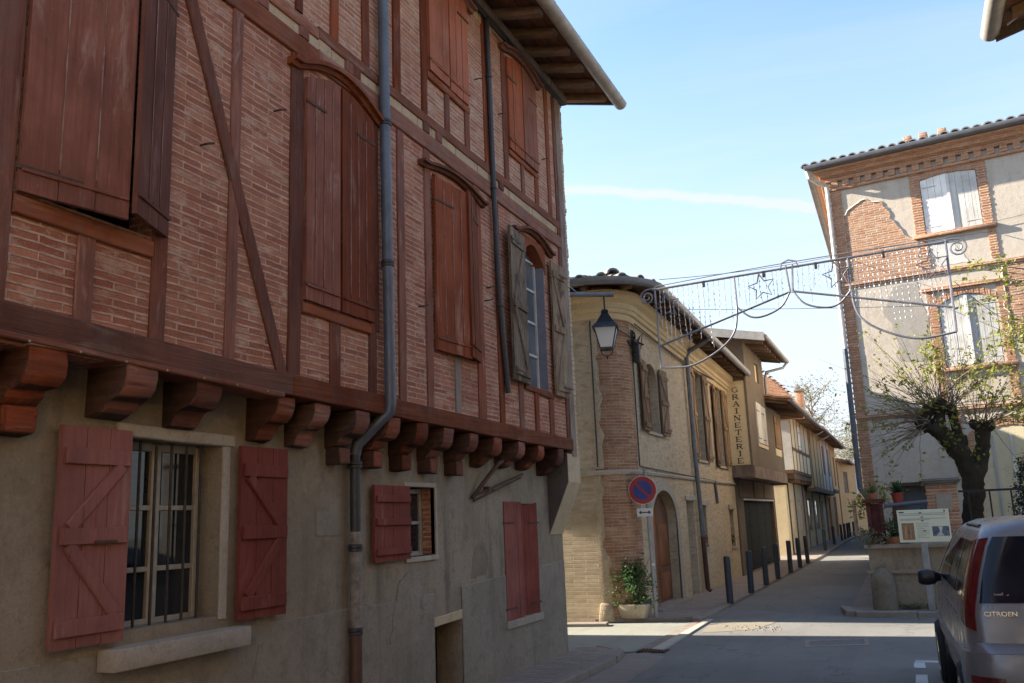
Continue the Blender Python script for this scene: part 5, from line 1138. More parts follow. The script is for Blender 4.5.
# bare brick where the render has fallen, with a ragged edge
ragged(FR, [(.21, 6.44, 1), (.21, 7.93), (.34, 8.02), (.68, 8.20), (.98, 8.08), (1.12, 7.7), (1.40, 7.18), (1.60, 7.12), (1.60, 6.44, 1)], .001, M['brick_rough'], 'bare_brick', HR, .004, 1, .09, M['plaster_right'])
ragged(FR, [(3.03, 4.9), (3.05, 6.3, 1), (6.0, 6.3, 1), (6.0, 5.2), (4.4, 4.7)], .001, M['brick_rough'], 'bare_brick', HR, .004, 2, .09, M['plaster_right'])
ragged(FR, [(1.0, 4.6), (.95, 5.2), (.75, 5.7), (1.05, 6.2), (1.5, 6.2), (1.62, 5.4), (1.6, 4.5)], .001, M['plaster_under'], 'bare_undercoat', HR, .003, 3)
ragged(FR, [(1.95, 6.45, 1), (1.8, 7.0), (2.2, 7.1), (2.35, 6.8), (2.5, 6.45)], .001, M['plaster_pale'], 'pale_patch', HR, .003, 4)
def bricks(u0, u1, v0, v1, d=.018, name='brick_strip', par=None, F=FR, th=-.05):
    """brick strip whose courses stand a little in and out"""
    b = MB(); v = v0; i = 0; rnd = random.Random(int(u0 * 100 + v0 * 10))
    while v < v1 - .01:
        h = min(.052, v1 - v); b.fb(F, u0 - (.012 if i % 2 else 0) - rnd.uniform(0, .006), u1 + (.012 if i % 2 else 0) + rnd.uniform(0, .006), v, v + h - .007, th, d + rnd.uniform(-.004, .004)); v += .055; i += 1
    b.fb(F, u0 + .012, u1 - .012, v0, v1, th, d - .008)
    return b.build(name, M['brick_orange'], par or HR, smooth=False)
bricks(.0, .20, 0, 8.58, .02, 'corner_quoin')
for u0, u1 in ((1.60, 1.765), (2.865, 3.02)): bricks(u0, u1, 7.18, 8.58); bricks(u0 + .05, u1 + .02, 6.46, 7.10); bricks(u0 + .05, u1 + .03, 3.62, 5.95)
bricks(1.80, 1.95, 2.2, 3.5)
b = MB()
def arch_ring(b, u0, u1, v0, v1, w, d0, d1, flat=None):
    n = 22
    for i in range(n):
        a, c = u0 + (u1 - u0) * i / n, u0 + (u1 - u0) * (i + 1) / n - .006
        f = lambda u: v0 + (v1 - v0) * (1 - ((u - (u0 + u1) / 2) / ((u1 - u0) / 2)) ** 2)
        b.prism(FR, [(a, f(a)), (c, f(c)), (c, f(c) + w), (a, f(a) + w)], d0, d1 + .004 * (i % 2))
    return b
arch_ring(b, 1.76, 2.87, 8.355, 8.42, .14, -.1, .018); b.build('brick_arch', M['brick_orange'], HR, smooth=False)
b = MB(); arch_ring(b, 1.81, 2.89, 5.62, 5.83, .14, -.1, .018); b.build('brick_arch', M['brick_orange'], HR, smooth=False)
b = MB(); b.fb(FR, 1.55, 3.1, 5.96, 6.03, -.05, .06, .006); b.build('brick_lintel', M['brick_orange'], HR)
for u0, u1, v, d in ((1.54, 3.08, 7.10, .09), (1.6, 3.1, 4.28, .09)):
    b = MB(); b.fb(FR, u0, u1, v, v + .075, -.05, d, .01); b.build('window_sill', M['brick_orange'], HR)
for v in (6.345, 3.50):
    b = MB(); b.fb(FR, -.02, 11, v, v + .055, -.02, .05, .006); b.fb(FR, -.01, 11, v - .045, v - .001, -.02, .03, .004); b.build('string_course', M['brick_orange'], HR)
def rshut(u0, u1, v0, v1, tv, par=HR):
    um = (u0 + u1) / 2; tf = lambda u: tv + (v1 - tv) * (1 - ((u - um) / ((u1 - u0) / 2)) ** 2)
    a = leaf(FR, u0 + .01, um - .005, v0, v1, -.035, M['shut_white'], par, 4, 'plain', .03, top=tf, iron=M['paint_white']); c = leaf(FR, um + .005, u1 - .01, v0, v1, -.04, M['shut_white'], par, 4, 'plain', .03, top=tf, flip=True, iron=M['paint_white'])
    b = MB(); b.fb(FR, um - .03, um + .02, v0, v1 - .02, -.01, .02, .004); b.build('cover_strip', M['shut_white'], a)
rshut(1.78, 2.85, 7.2, 8.415, 8.352); rshut(1.83, 2.86, 4.38, 5.81, 5.62); rshut(5.5, 6.6, 7.2, 8.4, 8.3); rshut(5.5, 6.6, 4.38, 5.8, 5.7)
# arched house door, cream
b = MB(); n = 16; da = lambda u: 2.72 + .42 * math.sqrt(max(0, 1 - ((u - 2.77) / .65) ** 2))
for i in range(26):
    a0, a1 = math.pi * i / 26, math.pi * (i + .9) / 26; g = lambda a, r: (2.77 - math.cos(a) * (.65 + r), 2.72 + math.sin(a) * (.42 + r))
    b.prism(FR, [g(a0, 0), g(a1, 0), g(a1, .17), g(a0, .17)], -.05, .02 + .004 * (i % 2))
hd = b.build('house_door', M['brick_orange'], HR, smooth=False)
b = MB(); P = [(2.12, .5), (3.42, .5)] + [(2.77 + math.cos(math.pi * i / 16) * .65, 2.72 + math.sin(math.pi * i / 16) * .42) for i in range(17)]; b.prism(FR, P, -.06, .004); b.build('door_leaf', M['plaster_cream'], hd, smooth=False)
for u in (2.45, 2.77, 3.08):
    b = MB(); b.fb(FR, u - .02, u + .02, .5, 2.95, .0, .02, .003); b.build('cover_strip', M['shut_grey'], hd)
bricks(1.95, 2.11, .5, 2.75, .02); bricks(3.43, 3.6, .5, 2.75, .02)
# little ground floor window
b = MB(); b.fb(FR, .56, 1.26, 2.06, 2.13, -.05, .035, .004); b.fb(FR, .56, .64, 1.2, 2.06, -.05, .03, .004); b.fb(FR, 1.18, 1.26, 1.2, 2.06, -.05, .03, .004); wn_ = b.build('low_window', M['wood_dark'], HR)
b = MB(); b.fb(FR, .64, 1.18, 1.2, 2.06, -.12, -.09); b.build('pane', M['glass_pale'], wn_, smooth=False)
# brick cornice with dentils, returned along the side
def rpath(o): 
    c = FR.p(0, 0, 0); e = FR.p(11, 0, 0)
    return [(-.95, 32), (c.x, c.y), (e.x, e.y)]
b = MB(); b.sweep(rpath(0), [(0, 8.72), (.085, 8.735), (.085, 8.80), (.20, 8.845), (.215, 8.90), (.31, 8.935), (.33, 8.975), (0, 8.98)]); b.sweep(rpath(0), [(0, 8.52), (.06, 8.53), (.06, 8.585), (0, 8.59)]); b.build('cornice', M['brick_orange'], HR, ang=20)
for k in range(46):
    if k > 44: break
    b = MB(); u = .04 + k * .235; b.fb(FR, u, u + .135, 8.59, 8.73, -.02, .075); b.build('dentil', M['brick_orange'], HR, smooth=False)
for k in range(10):
    b = MB(); y = 20.2 + k * .235; b.box(-.96, -.85, y, y + .13, 8.59, 8.73); b.build('dentil', M['brick_orange'], HR, smooth=False)
b = MB(); b.sweep(rpath(0), [(.30, 9.06), (.30, 9.0), (.33, 8.985), (.42, 8.98), (.47, 9.0), (.49, 9.05), (.49, 9.075), (.475, 9.075), (.46, 9.02), (.42, 9.0), (.33, 9.0)]); b.build('gutter', M['zinc'], HR, ang=40)
b = MB(); c0, e0 = FR.p(-.42, 9.06, .42), FR.p(11.4, 9.06, .42)
b.face([c0, e0, FR.p(11.4, 10.3, -5.5), FR.p(-.42 + 5, 10.3, -5.5)]); b.face([c0, FR.p(-.42 + 5, 10.3, -5.5), (3.5, 32.4, 10.3), (-1.35, 32.4, 9.06)]); rf3 = b.build('roof', M['tile'], HR, smooth=False)
b = MB(); rnd = random.Random(5)
for k in range(58):
    p = FR.p(-.40 + k * .20, 0, .45); canal_row(b, Vector((p.x, p.y)), Vector((FR.n.x, FR.n.y)), 9.05 + rnd.uniform(-.008, .008), 9.33, 1.3, .095, 3, seed=k + 9)
b.build('canal_tiles', M['tile_grey'], rf3, ang=60)
for u in (1.62, 1.92, 2.28):
    b = MB(); b.fb(FR, u, u + .16, 9.15, 9.27, .2, .36, .01); b.build('loose_brick', M['brick_orange'], rf3)
# rain pipe down the corner: pale above, dark below
dp = MB(); dp.tube([FR.p(-.38, 9.0, .36), FR.p(-.36, 8.86, .30), FR.p(-.2, 8.74, .1), FR.p(-.07, 8.68, .04), FR.p(-.06, 8.55, .03), FR.p(-.06, 5.0, .03)], .05, 10); dp = dp.build('rain_pipe', M['pipe_white'], HR)
b = MB(); b.tube([FR.p(-.07, 5.0, .03), FR.p(-.08, 2.05, .03), FR.p(.02, 1.9, .04)], .055, 10); b.build('pipe_foot', M['pipe_blue'], dp)

# ------------------------------------------------------------------ terrace with garden wall, pillar, railing, pots
tw = thing('garden_wall', (1, 16.3, 0), 'stained rendered garden wall under the info board at the street corner', 'wall')
WF = Fr((0, 16.1, 0), (1, 0))
b = MB(); N = 40
rows = []
for j in range(8):
    z = 1.0 * j / 7; rows.append([(-.74 + 8.7 * i / N + (.02 * noise.noise(Vector((i, z * 3, 0))) if i == 0 else 0), 16.1 - .02 * (1 - z) + noise.noise(Vector((i * .4, z * 3, 1))) * .012, z) for i in range(N + 1)])
b.grid(rows); b.grid([[(-.74, 16.1, z), (-.73, 18, z), (-.72, 19.9, z)] for z in (0, .5, 1.0)]); b.build('wall_face', M['plaster_wall'], tw)
b = MB(); b.hexa([(-.78, 16.05, .60), (7.9, 16.05, .60), (7.9, 16.1, .60), (-.78, 16.1, .60), (-.78, 16.055, .64), (7.9, 16.055, .64), (7.9, 16.1, .66), (-.78, 16.1, .66)], .008); b.build('ledge', M['plaster_wall'], tw)
b = MB(); b.box(-.80, 7.9, 16.02, 16.36, 1.0, 1.065, .015); b.build('coping', M['stone'], tw)
b = MB(); b.box(-.72, 7.9, 16.36, 20.2, .5, .98); b.build('terrace_floor', M['stone'], tw)
gs = thing('guard_stone', (-.56, 15.98, .05), 'rounded worn guard stone standing at the corner of the garden wall', 'guard stone')
b = MB(); rows = []
for j in range(12):
    k = j / 11; z = .05 + .66 * k; r = .185 * (1 if k < .62 else math.sqrt(max(0.0, 1 - ((k - .62) / .38) ** 2))) * (1.06 - .1 * k)
    rows.append([(-.56 + math.cos(2 * math.pi * i / 16) * max(r, .004) + noise.noise(Vector((i, k * 4, 2))) * .008, 15.98 + math.sin(2 * math.pi * i / 16) * max(r, .004) * .9, z) for i in range(16)])
b.grid(rows, True); b.build('stone', plaster_mat('dark_mossy_stone', (.19, .16, .12), (.26, .22, .17), (.12, .105, .075), 4, .7, .3), gs)
pl = thing('gate_pillar', (.48, 16.75, 1), 'brick pillar with a moulded cap on the garden wall behind the info board', 'pillar')
PF = Fr((.48, 16.52, 0), (1, 0))
bricks(-.23, .23, 1.0, 1.98, .0, 'shaft', pl, PF, -.46)
b = MB(); b.fb(PF, -.10, .14, 1.58, 1.84, .0, .012); b.build('pale_panel', M['stone'], pl)
b = MB()
for w, z0, z1 in ((.25, 1.98, 2.02), (.29, 2.02, 2.055), (.32, 2.055, 2.075), (.285, 2.075, 2.10)): b.box(.48 - w, .48 + w, 16.75 - w, 16.75 + w, z0, z1, .008)
b.build('cap', M['tile_grey'], pl)
rl = thing('terrace_railing', (2.2, 16.6, 1), 'dark iron railing along the terrace behind the silver van', 'railing')
b = MB(); b.box(.72, 7.8, 16.58, 16.61, 1.85, 1.885); b.build('top_rail', M['iron'], rl)
b = MB(); b.box(.72, 7.8, 16.585, 16.605, 1.12, 1.14); b.build('bottom_rail', M['iron'], rl)
for k in range(22):
    b = MB(); b.box(.86 + k * .31, .885 + k * .31, 16.585, 16.605, 1.06, 1.85); b.build('bar', M['iron'], rl)
rg = thing('red_planter_stand', (-.58, 16.4, 1.06), 'red painted wooden stand with a grey rail at the left end of the garden wall', 'plant stand')
for x in (-.70, -.50):
    b = MB(); b.box(x, x + .06, 16.25, 16.31, 1.06, 1.78, .004); b.build('post', M['red_paint'], rg)
b = MB(); b.box(-.75, -.40, 16.2, 16.5, 1.74, 1.80, .005); b.build('shelf', M['red_paint'], rg)
b = MB(); b.box(-.69, -.46, 16.315, 16.34, 1.07, 1.72); b.build('back_board', M['red_paint'], rg)
b = MB(); b.tube([(-.42, 16.28, 1.68), (.24, 16.40, 1.72)], .035, 8); b.build('grey_rail', M['pipe_blue'], rg)
def cloud(b, c, n, spread, size, rnd, flat=.0, droop=0.0, shape='leaf'):
    for _ in range(n):
        p = Vector((rnd.gauss(c[0], spread[0]), rnd.gauss(c[1], spread[1]), rnd.gauss(c[2], spread[2])))
        a = Vector((rnd.gauss(0, 1), rnd.gauss(0, 1), rnd.gauss(0, .8) - droop)).normalized(); q = a.cross(Vector((rnd.gauss(0, 1), rnd.gauss(0, 1), rnd.gauss(0, 1)))).normalized(); s_ = size * rnd.uniform(.6, 1.25)
        b.face([p - a * s_ * .5, p + q * s_ * .24, p + a * s_ * .55, p - q * s_ * .24])
def spiky(name, loc, n, L, label, cat, mats, pot=None, seed=1, group=None, w=.018):
    t = thing(name, loc, label, cat, group); rnd = random.Random(seed); z0 = loc[2]
    if pot:
        r, h, m = pot; b = MB(); b.lathe(loc, [(r * .72, 0), (r * .95, h * .85), (r * 1.08, h * .86), (r * 1.08, h), (r * .9, h), (r * .85, h * .9)], 16); b.build('pot', m, t); z0 += h * .9
    b = MB()
    for _ in range(n):
        a = rnd.uniform(0, 6.28); el = rnd.uniform(.35, 1.35); l = L * rnd.uniform(.6, 1.1); d = Vector((math.cos(a) * math.cos(el), math.sin(a) * math.cos(el), math.sin(el))); s_ = Vector((-d.y, d.x, 0)).normalized() * w
        P = [Vector((loc[0], loc[1], z0)) + d * l * k + Vector((0, 0, -l * .45 * k * k * math.cos(el))) for k in (0, .35, .7, 1)]
        b.face([P[0] - s_ * .6, P[0] + s_ * .6, P[1] + s_, P[1] - s_]); b.face([P[1] - s_, P[1] + s_, P[2] + s_ * .8, P[2] - s_ * .8]); b.face([P[2] - s_ * .8, P[2] + s_ * .8, P[3]])
    b.build('foliage', mats, t, smooth=False, norm=False); return t
spiky('potted_plant', (-.20, 16.42, 1.72), 60, .30, 'green plant in a bright red pot standing on the rail above the info board', 'potted plant', M['leaf_green'], (.10, .17, M['red_pot']), 3)
b = MB(); b.box(-.30, -.10, 16.32, 16.54, 1.06, 1.72, .004); tag(b.build('wooden_box', M['wood_dark'], at=(-.2, 16.43, 1.06)), 'dark wooden box under the bright red pot on the garden wall', 'box')
spiky('potted_plant', (-.34, 16.24, 1.06), 70, .42, 'strappy green plant hanging over the garden wall left of the info board', 'potted plant', M['leaf_shrub'], (.12, .12, M['tile_red']), 5)
spiky('potted_plant', (-.58, 16.32, 1.80), 46, .26, 'small thin leaved plant on the red stand', 'potted plant', M['leaf_olive'], (.09, .10, M['tile_red']), 6)
def leafy(name, loc, label, cat, m, n, spread, size, seed, h=.5, group=None, stems=8):
    t = thing(name, loc, label, cat, group); rnd = random.Random(seed); b = MB()
    for i in range(stems):
        a = rnd.uniform(0, 6.28); e = Vector((loc[0] + math.cos(a) * spread[0], loc[1] + math.sin(a) * spread[1], loc[2] + h * rnd.uniform(.7, 1.2))); b.tube([loc, (Vector(loc) + e) / 2 + Vector((0, 0, .05)), e], [.01, .007, .004], 4)
    b.build('stems', M['twig'], t)
    b = MB()
    for i in range(max(6, n // 40)):
        c = (rnd.gauss(loc[0], spread[0]), rnd.gauss(loc[1], spread[1]), loc[2] + h * .55 + rnd.gauss(0, spread[2])); cloud(b, c, 40, [s_ * .42 for s_ in spread], size, rnd)
    b.build('foliage', m, t, smooth=False, norm=False); return t
leafy('trailing_plant', (-.62, 16.12, 1.06), 'trailing plant with dusty leaves spilling over the wall corner', 'plant', M['leaf_olive'], 420, (.14, .08, .10), .06, 4, .12)
leafy('potted_plant', (-.06, 16.62, 1.0), 'low bushy plant between the red pot and the brick pillar', 'potted plant', M['leaf_green'], 500, (.12, .1, .16), .07, 9, .55)
leafy('yellow_shrub', (-.62, 17.6, 1.0), 'thin shrub with yellowing leaves at the corner of the beige house', 'shrub', M['leaf_yellow'], 420, (.22, .2, .24), .085, 12, 1.2)
# weeds at the wall foot
b = MB(); rnd = random.Random(8)
for i in range(26): cloud(b, (rnd.uniform(-.32, .35), 16.0, .08), 14, (.06, .03, .03), .05, rnd)
tag(b.build('wall_foot_weeds', M['leaf_olive'], smooth=False, norm=False), 'low weeds along the foot of the garden wall', 'weeds', kind='stuff')
# conifer at the right edge
cf = thing('clipped_conifer', (1.80, 17.3, 1), 'dark clipped conifer at the right edge in front of the cream door', 'shrub')
b = MB(); rnd = random.Random(3)
for i in range(150):
    z = rnd.uniform(0, 1); r = .27 * (1 - z ** 2.2) * rnd.uniform(.7, 1.03) + .02; a = rnd.uniform(0, 6.28); cloud(b, (1.80 + math.cos(a) * r, 17.3 + math.sin(a) * r, 1.05 + z * 1.25), 16, (.045, .045, .055), .055, rnd)
b.build('foliage', M['leaf_conifer'], cf, smooth=False, norm=False)
b = MB(); b.tube([(1.80, 17.3, .95), (1.80, 17.3, 2.1)], [.05, .015], 7); b.build('stem', M['bark'], cf)

# ------------------------------------------------------------------ pollarded tree
tr = thing('pollarded_tree', (.95, 17.5, .98), 'pollarded tree with knobbly dark trunk and thin yellow leaved shoots', 'tree')
b = MB()
def trunk(P, r, n=16):
    Q, rr = [], []
    for i in range(len(P) - 1):
        for k in range(6):
            t_ = k / 6; q = Vector(P[i]).lerp(Vector(P[i + 1]), t_); Q.append(q); rr.append((r[i] + (r[i + 1] - r[i]) * t_) * (1 + .10 * noise.noise(q * 9)))
    Q.append(Vector(P[-1])); rr.append(r[-1]); b.tube(Q, rr, 28, jz=.20)
trunk([(.90, 17.5, .9), (.93, 17.5, 1.15), (.95, 17.5, 1.45), (1.00, 17.5, 1.8), (1.03, 17.5, 2.1), (1.01, 17.5, 2.35)], [.25, .19, .165, .16, .175, .20], 18)
trunk([(1.02, 17.5, 2.2), (.90, 17.46, 2.5), (.74, 17.42, 2.75), (.60, 17.40, 2.92), (.45, 17.38, 3.02)], [.18, .175, .145, .13, .11])
trunk([(1.04, 17.5, 2.15), (1.17, 17.52, 2.38), (1.25, 17.54, 2.65), (1.27, 17.54, 2.88)], [.18, .135, .115, .12])
for c, r in (((.34, 17.38, 3.10), .14), ((.47, 17.4, 3.32), .12), ((.66, 17.38, 3.40), .125), ((.83, 17.42, 3.28), .11), ((.60, 17.44, 3.10), .12), ((1.16, 17.52, 3.02), .09), ((1.38, 17.55, 2.98), .10), ((.92, 17.45, 2.74), .13)):
    b.tube([Vector(c) - Vector((0, 0, r)), Vector(c) - Vector((0, 0, r * .55)), Vector(c), Vector(c) + Vector((0, 0, r * .55)), Vector(c) + Vector((0, 0, r))], [r * .35, r * .85, r, r * .8, r * .3], 10, jz=.35)
b.tube([(.60, 17.42, 2.9), (.64, 17.42, 3.2), (.68, 17.38, 3.42)], [.10, .09, .08], 10, jz=.3); b.tube([(.45, 17.38, 2.95), (.38, 17.38, 3.1), (.46, 17.4, 3.33)], [.10, .10, .08], 10, jz=.3); b.tube([(.88, 17.45, 2.7), (.86, 17.44, 3.0), (.82, 17.42, 3.3)], [.10, .075, .065], 10, jz=.3)
b.tube([(1.27, 17.54, 2.8), (1.2, 17.52, 3.05)], [.09, .07], 8, jz=.3); b.tube([(1.27, 17.54, 2.8), (1.37, 17.55, 3.0)], [.09, .08], 8, jz=.3)
b.build('trunk', M['bark'], tr, ang=70)
rnd = random.Random(11); bs_, bl, tips = MB(), MB(), []
knobs = [((.34, 17.38, 3.15), 42, 160, 30), ((.47, 17.4, 3.38), 38, 122, 32), ((.66, 17.38, 3.48), 38, 95, 34), ((.83, 17.42, 3.36), 30, 65, 36), ((1.36, 17.55, 3.02), 30, 48, 34), ((1.16, 17.52, 3.05), 20, 100, 40), ((.3, 17.36, 2.98), 20, 190, 26)]
for c, n, az, sp in knobs:
    for _ in range(n):
        ang = R(az + rnd.gauss(0, sp)); out = rnd.gauss(0, .35); L = rnd.uniform(.8, 1.75) * (1.05 if 40 < az < 140 else .85)
        d = Vector((math.cos(ang), out, math.sin(ang))).normalized(); P = [Vector(c) + Vector((rnd.gauss(0, .06), rnd.gauss(0, .06), rnd.gauss(0, .05)))]
        bend = Vector((rnd.gauss(0, .12), rnd.gauss(0, .12), rnd.uniform(-.30, .12)))
        for k in range(1, 7): P.append(P[0] + d * L * k / 6 + bend * L * (k / 6) ** 2 + noise.noise_vector(P[0] * 3 + d * k) * .02)
        bs_.tube(P, [.0085, .0075, .0062, .005, .004, .003, .002], 4, cap=False); tips.append(P)
bs_.build('shoots', M['twig'], tr)
for i, P in enumerate(tips):
    w = rnd.random(); right = P[-1].x > 1.25
    if w < .42 and not right: continue
    for _ in range(rnd.randint(2, 6) + (3 if right else 0)):
        k = rnd.uniform(.35, 1.02) * 6; a = min(5, int(k)); p = P[a] + (P[a + 1] - P[a]) * (k - a); cloud(bl, p + Vector((0, 0, -.02)), rnd.randint(2, 4), (.035, .035, .035), .075, rnd, droop=.3)
for c, n in (((.62, 17.3, 3.95), 40), ((.5, 17.25, 3.45), 40), ((.75, 17.2, 3.05), 36), ((.83, 17.28, 2.85), 36), ((.68, 17.2, 2.62), 26), ((1.1, 17.3, 2.55), 22), ((1.3, 17.4, 3.05), 26)):
    cloud(bl, c, n, (.10, .08, .09), .085, rnd, droop=.3)
for c, n in (((.62, 17.25, 4.42), 70), ((.70, 17.25, 4.20), 60), ((.52, 17.25, 4.18), 50)): cloud(bl, c, n, (.09, .08, .12), .08, rnd, droop=.3)
bl.build('foliage', M['leaf_yellow'], tr, smooth=False, norm=False)
# second tree whose branches reach in from the right
t2 = thing('leafy_tree', (3.1, 16.9, .98), 'slender yellow green tree whose branches reach in at the right edge', 'tree')
b = MB(); b.tube([(3.1, 16.9, .9), (3.05, 16.9, 2.2), (2.9, 16.85, 3.4), (2.75, 16.8, 4.6), (2.3, 16.8, 5.7)], [.12, .10, .075, .03, .012], 10, jz=.15); b.build('trunk', M['bark'], t2)
rnd = random.Random(21); bs_, bl = MB(), MB()
for i in range(60):
    z = rnd.uniform(2.4, 4.5) if i < 44 else rnd.uniform(4.3, 5.6); p0 = Vector((3.02 - (z - 2.2) * .11, 16.85, z)) if i < 44 else Vector((2.75 - (z - 4.3) * .35, 16.8, z)); ang = rnd.uniform(R(125), R(205)) if i % 3 else rnd.uniform(0, 6.28); L = rnd.uniform(.7, 1.5)
    d = Vector((math.cos(ang), math.sin(ang) * .5, rnd.uniform(-.05, .6))).normalized(); P = [p0 + d * L * k / 5 + Vector((0, 0, -.10 * L * (k / 5) ** 2)) for k in range(6)]
    bs_.tube(P, [.014, .012, .009, .007, .005, .003], 4, cap=False)
    for _ in range(rnd.randint(5, 11)):
        k = rnd.uniform(.35, 1) * 5; a = min(4, int(k)); cloud(bl, P[a] + (P[a + 1] - P[a]) * (k - a), 4, (.05, .05, .045), .085, rnd, droop=.25)
bs_.build('branches', M['twig'], t2); bl.build('foliage', M['leaf_yellow'], t2, smooth=False, norm=False)

# ------------------------------------------------------------------ info board, traffic sign, planter, bollards
ib = thing('info_board', (.07, 15.86, .05), 'cream information board with two photographs on a grey post beside the garden wall', 'sign')
BF = Fr((.13, 15.30 + .47, 0), (1, -.02))
BFo = .0
k_ = 1.031
b = MB(); b.fb(BF, -.365, .385, 1.095, 1.60, .0, .022, .006); b.build('board', M['board'], ib)
b = MB(); b.fb(BF, -.07, .03, .05, 1.10, -.04, .012, .004); b.fb(BF, -.06, .02, 1.10, 1.55, -.04, -.002); b.build('post', M['sign_grey'], ib)
for nm, u0, u1, v0, v1, m in (('printed_photo', -.315, -.135, 1.135, 1.395, 'photo_brown'), ('printed_photo', .125, .365, 1.185, 1.335, 'photo_blue')):
    b = MB(); b.fb(BF, u0, u1, v0, v1, .022, .025); ph = b.build(nm, M[m], ib, smooth=False)
    b = MB()
    if m == 'photo_brown':
        for a, c, mm in ((.03, .07, 0), (.11, .13, 0)): b.prism(BF, [(u0 + a, v0 + .02), (u0 + c, v0 + .02), (u0 + c + .01, v1 - .03), (u0 + a + .015, v1 - .05)], .025, .0265)
        b.build('picture_shapes', flat_mat('printed_tan', (.42, .27, .15), .4), ph, smooth=False)
    else:
        b.prism(BF, [(u0 + .09, v1 - .005), (u0 + .15, v1 - .005), (u0 + .13, v0 + .06), (u0 + .16, v0 + .005), (u0 + .05, v0 + .005), (u0 + .11, v0 + .07)], .025, .0265); b.build('picture_shapes', flat_mat('printed_sky', (.55, .58, .6), .4), ph, smooth=False)
b = MB()
for v, u0, u1 in ((1.535, -.33, .34), (1.512, -.33, .335), (1.455, -.33, .33), (1.438, -.33, .1)): b.fb(BF, u0, u1, v, v + .008, .022, .0235)
b.build('text_lines', M['text_grey'], ib, smooth=False)
b = MB()
for i in range(9):
    v = 1.385 - i * .028; b.fb(BF, -.10, .08 - (.05 if i % 4 == 3 else 0), v, v + .007, .022, .0235)
b.build('text_column', M['text_grey'], ib, smooth=False)
b = MB()
for u, v in ((-.02, 1.545), (0, 1.475), (0, 1.42), (.015, 1.26)): b.fb(BF, u - .022, u + .016, v, v + .014, .0236, .0245)
b.fb(BF, .315, .335, 1.555, 1.585, .022, .0236); b.build('headings', M['letter'], ib, smooth=False)
b = MB(); b.fb(BF, -.335, -.26, 1.555, 1.575, .022, .0235); b.build('blue_heading', M['sign_blue'], ib, smooth=False)

ts = thing('no_parking_sign', (-3.985, 14.62, .05), 'round blue and red no parking sign over a small arrow plate on a grey post', 'traffic sign')
SF = Fr((-4.02, 14.60, 0), (.985, .16)); cz = 2.085
b = MB(); b.tube([(-3.985, 14.66, .05), (-4.02, 14.65, 2.42)], .030, 10); po = b.build('post', M['sign_grey'], ts)
b = MB(); b.tube([(-3.99, 14.66, .86), (-3.992, 14.66, .90)], .034, 10); b.build('white_band', M['sign_white'], po)
def disc(F, c, r, d0, d1, n=40, r0=0.):
    b = MB()
    for i in range(n if r0 else 1):
        if r0:
            a0, a1 = 2 * math.pi * i / n, 2 * math.pi * (i + 1) / n
            b.prism(F, [(c[0] + math.cos(a0) * r0, c[1] + math.sin(a0) * r0), (c[0] + math.cos(a0) * r, c[1] + math.sin(a0) * r), (c[0] + math.cos(a1) * r, c[1] + math.sin(a1) * r), (c[0] + math.cos(a1) * r0, c[1] + math.sin(a1) * r0)], d0, d1)
        else: b.prism(F, [(c[0] + math.cos(2 * math.pi * j / n) * r, c[1] + math.sin(2 * math.pi * j / n) * r) for j in range(n)], d0, d1)
    if r0: bmesh.ops.remove_doubles(b.bm, verts=b.bm.verts, dist=.0004)
    return b
dk = disc(SF, (-.04, cz), .232, .0, .015).build('disc', M['sign_white'], ts)
disc(SF, (-.04, cz), .225, .015, .0175).build('red_ring', M['sign_red'], dk, smooth=False)
disc(SF, (-.04, cz), .155, .0175, .0195).build('blue_field', M['sign_blue'], dk, smooth=False)
b = MB(); b.prism(SF, [(-.04 - .125, cz + .095), (-.04 - .095, cz + .125), (-.04 + .125, cz - .095), (-.04 + .095, cz - .125)], .0195, .0215); b.build('red_bar', M['sign_red'], dk, smooth=False)
b = MB(); b.fb(SF, -.155, .105, 1.655, 1.79, .0, .012, .004); pt = b.build('arrow_plate', M['sign_white'], ts)
b = MB(); v = 1.722; b.prism(SF, [(-.125, v), (-.085, v + .035), (-.085, v + .009), (.035, v + .009), (.035, v + .035), (.075, v), (.035, v - .035), (.035, v - .009), (-.085, v - .009), (-.085, v - .035)], .012, .0135); b.build('arrow', M['letter'], pt, smooth=False)

pp = thing('concrete_planter', (-4.30, 14.62, .05), 'beige concrete planter at the foot of the rounded brick corner', 'planter')
b = MB(); b.hexa([(-4.50, 14.42, .05), (-4.12, 14.42, .05), (-4.12, 14.78, .05), (-4.50, 14.78, .05), (-4.56, 14.36, .27), (-4.06, 14.36, .27), (-4.06, 14.84, .27), (-4.56, 14.84, .27)], .012); b.build('box', M['concrete_pot'], pp)
b = MB(); b.box(-4.52, -4.10, 14.40, 14.80, .262, .274); b.build('soil', M['earth'], pp)
ps = thing('bushy_shrub', (-4.30, 14.6, .27), 'bushy dark green shrub growing in the beige concrete planter', 'shrub')
b = MB(); rnd = random.Random(17)
for i in range(26):
    e = Vector((-4.30 + rnd.gauss(0, .17), 14.58 + rnd.gauss(0, .13), .27 + rnd.uniform(.25, .85))); b.tube([(-4.3, 14.6, .26), (Vector((-4.3, 14.6, .3)) + e) / 2 + Vector((0, 0, .06)), e], [.011, .008, .003], 5, cap=False)
b.build('stems', M['twig'], ps)
b = MB()
for i in range(70):
    z = rnd.uniform(0, 1); c = (-4.29 + rnd.gauss(0, .155) * (1.15 - z * .4), 14.56 + rnd.gauss(0, .13), .30 + z * .62); cloud(b, c, 26, (.055, .055, .06), .06, rnd)
b.build('foliage', M['leaf_shrub'], ps, smooth=False, norm=False)

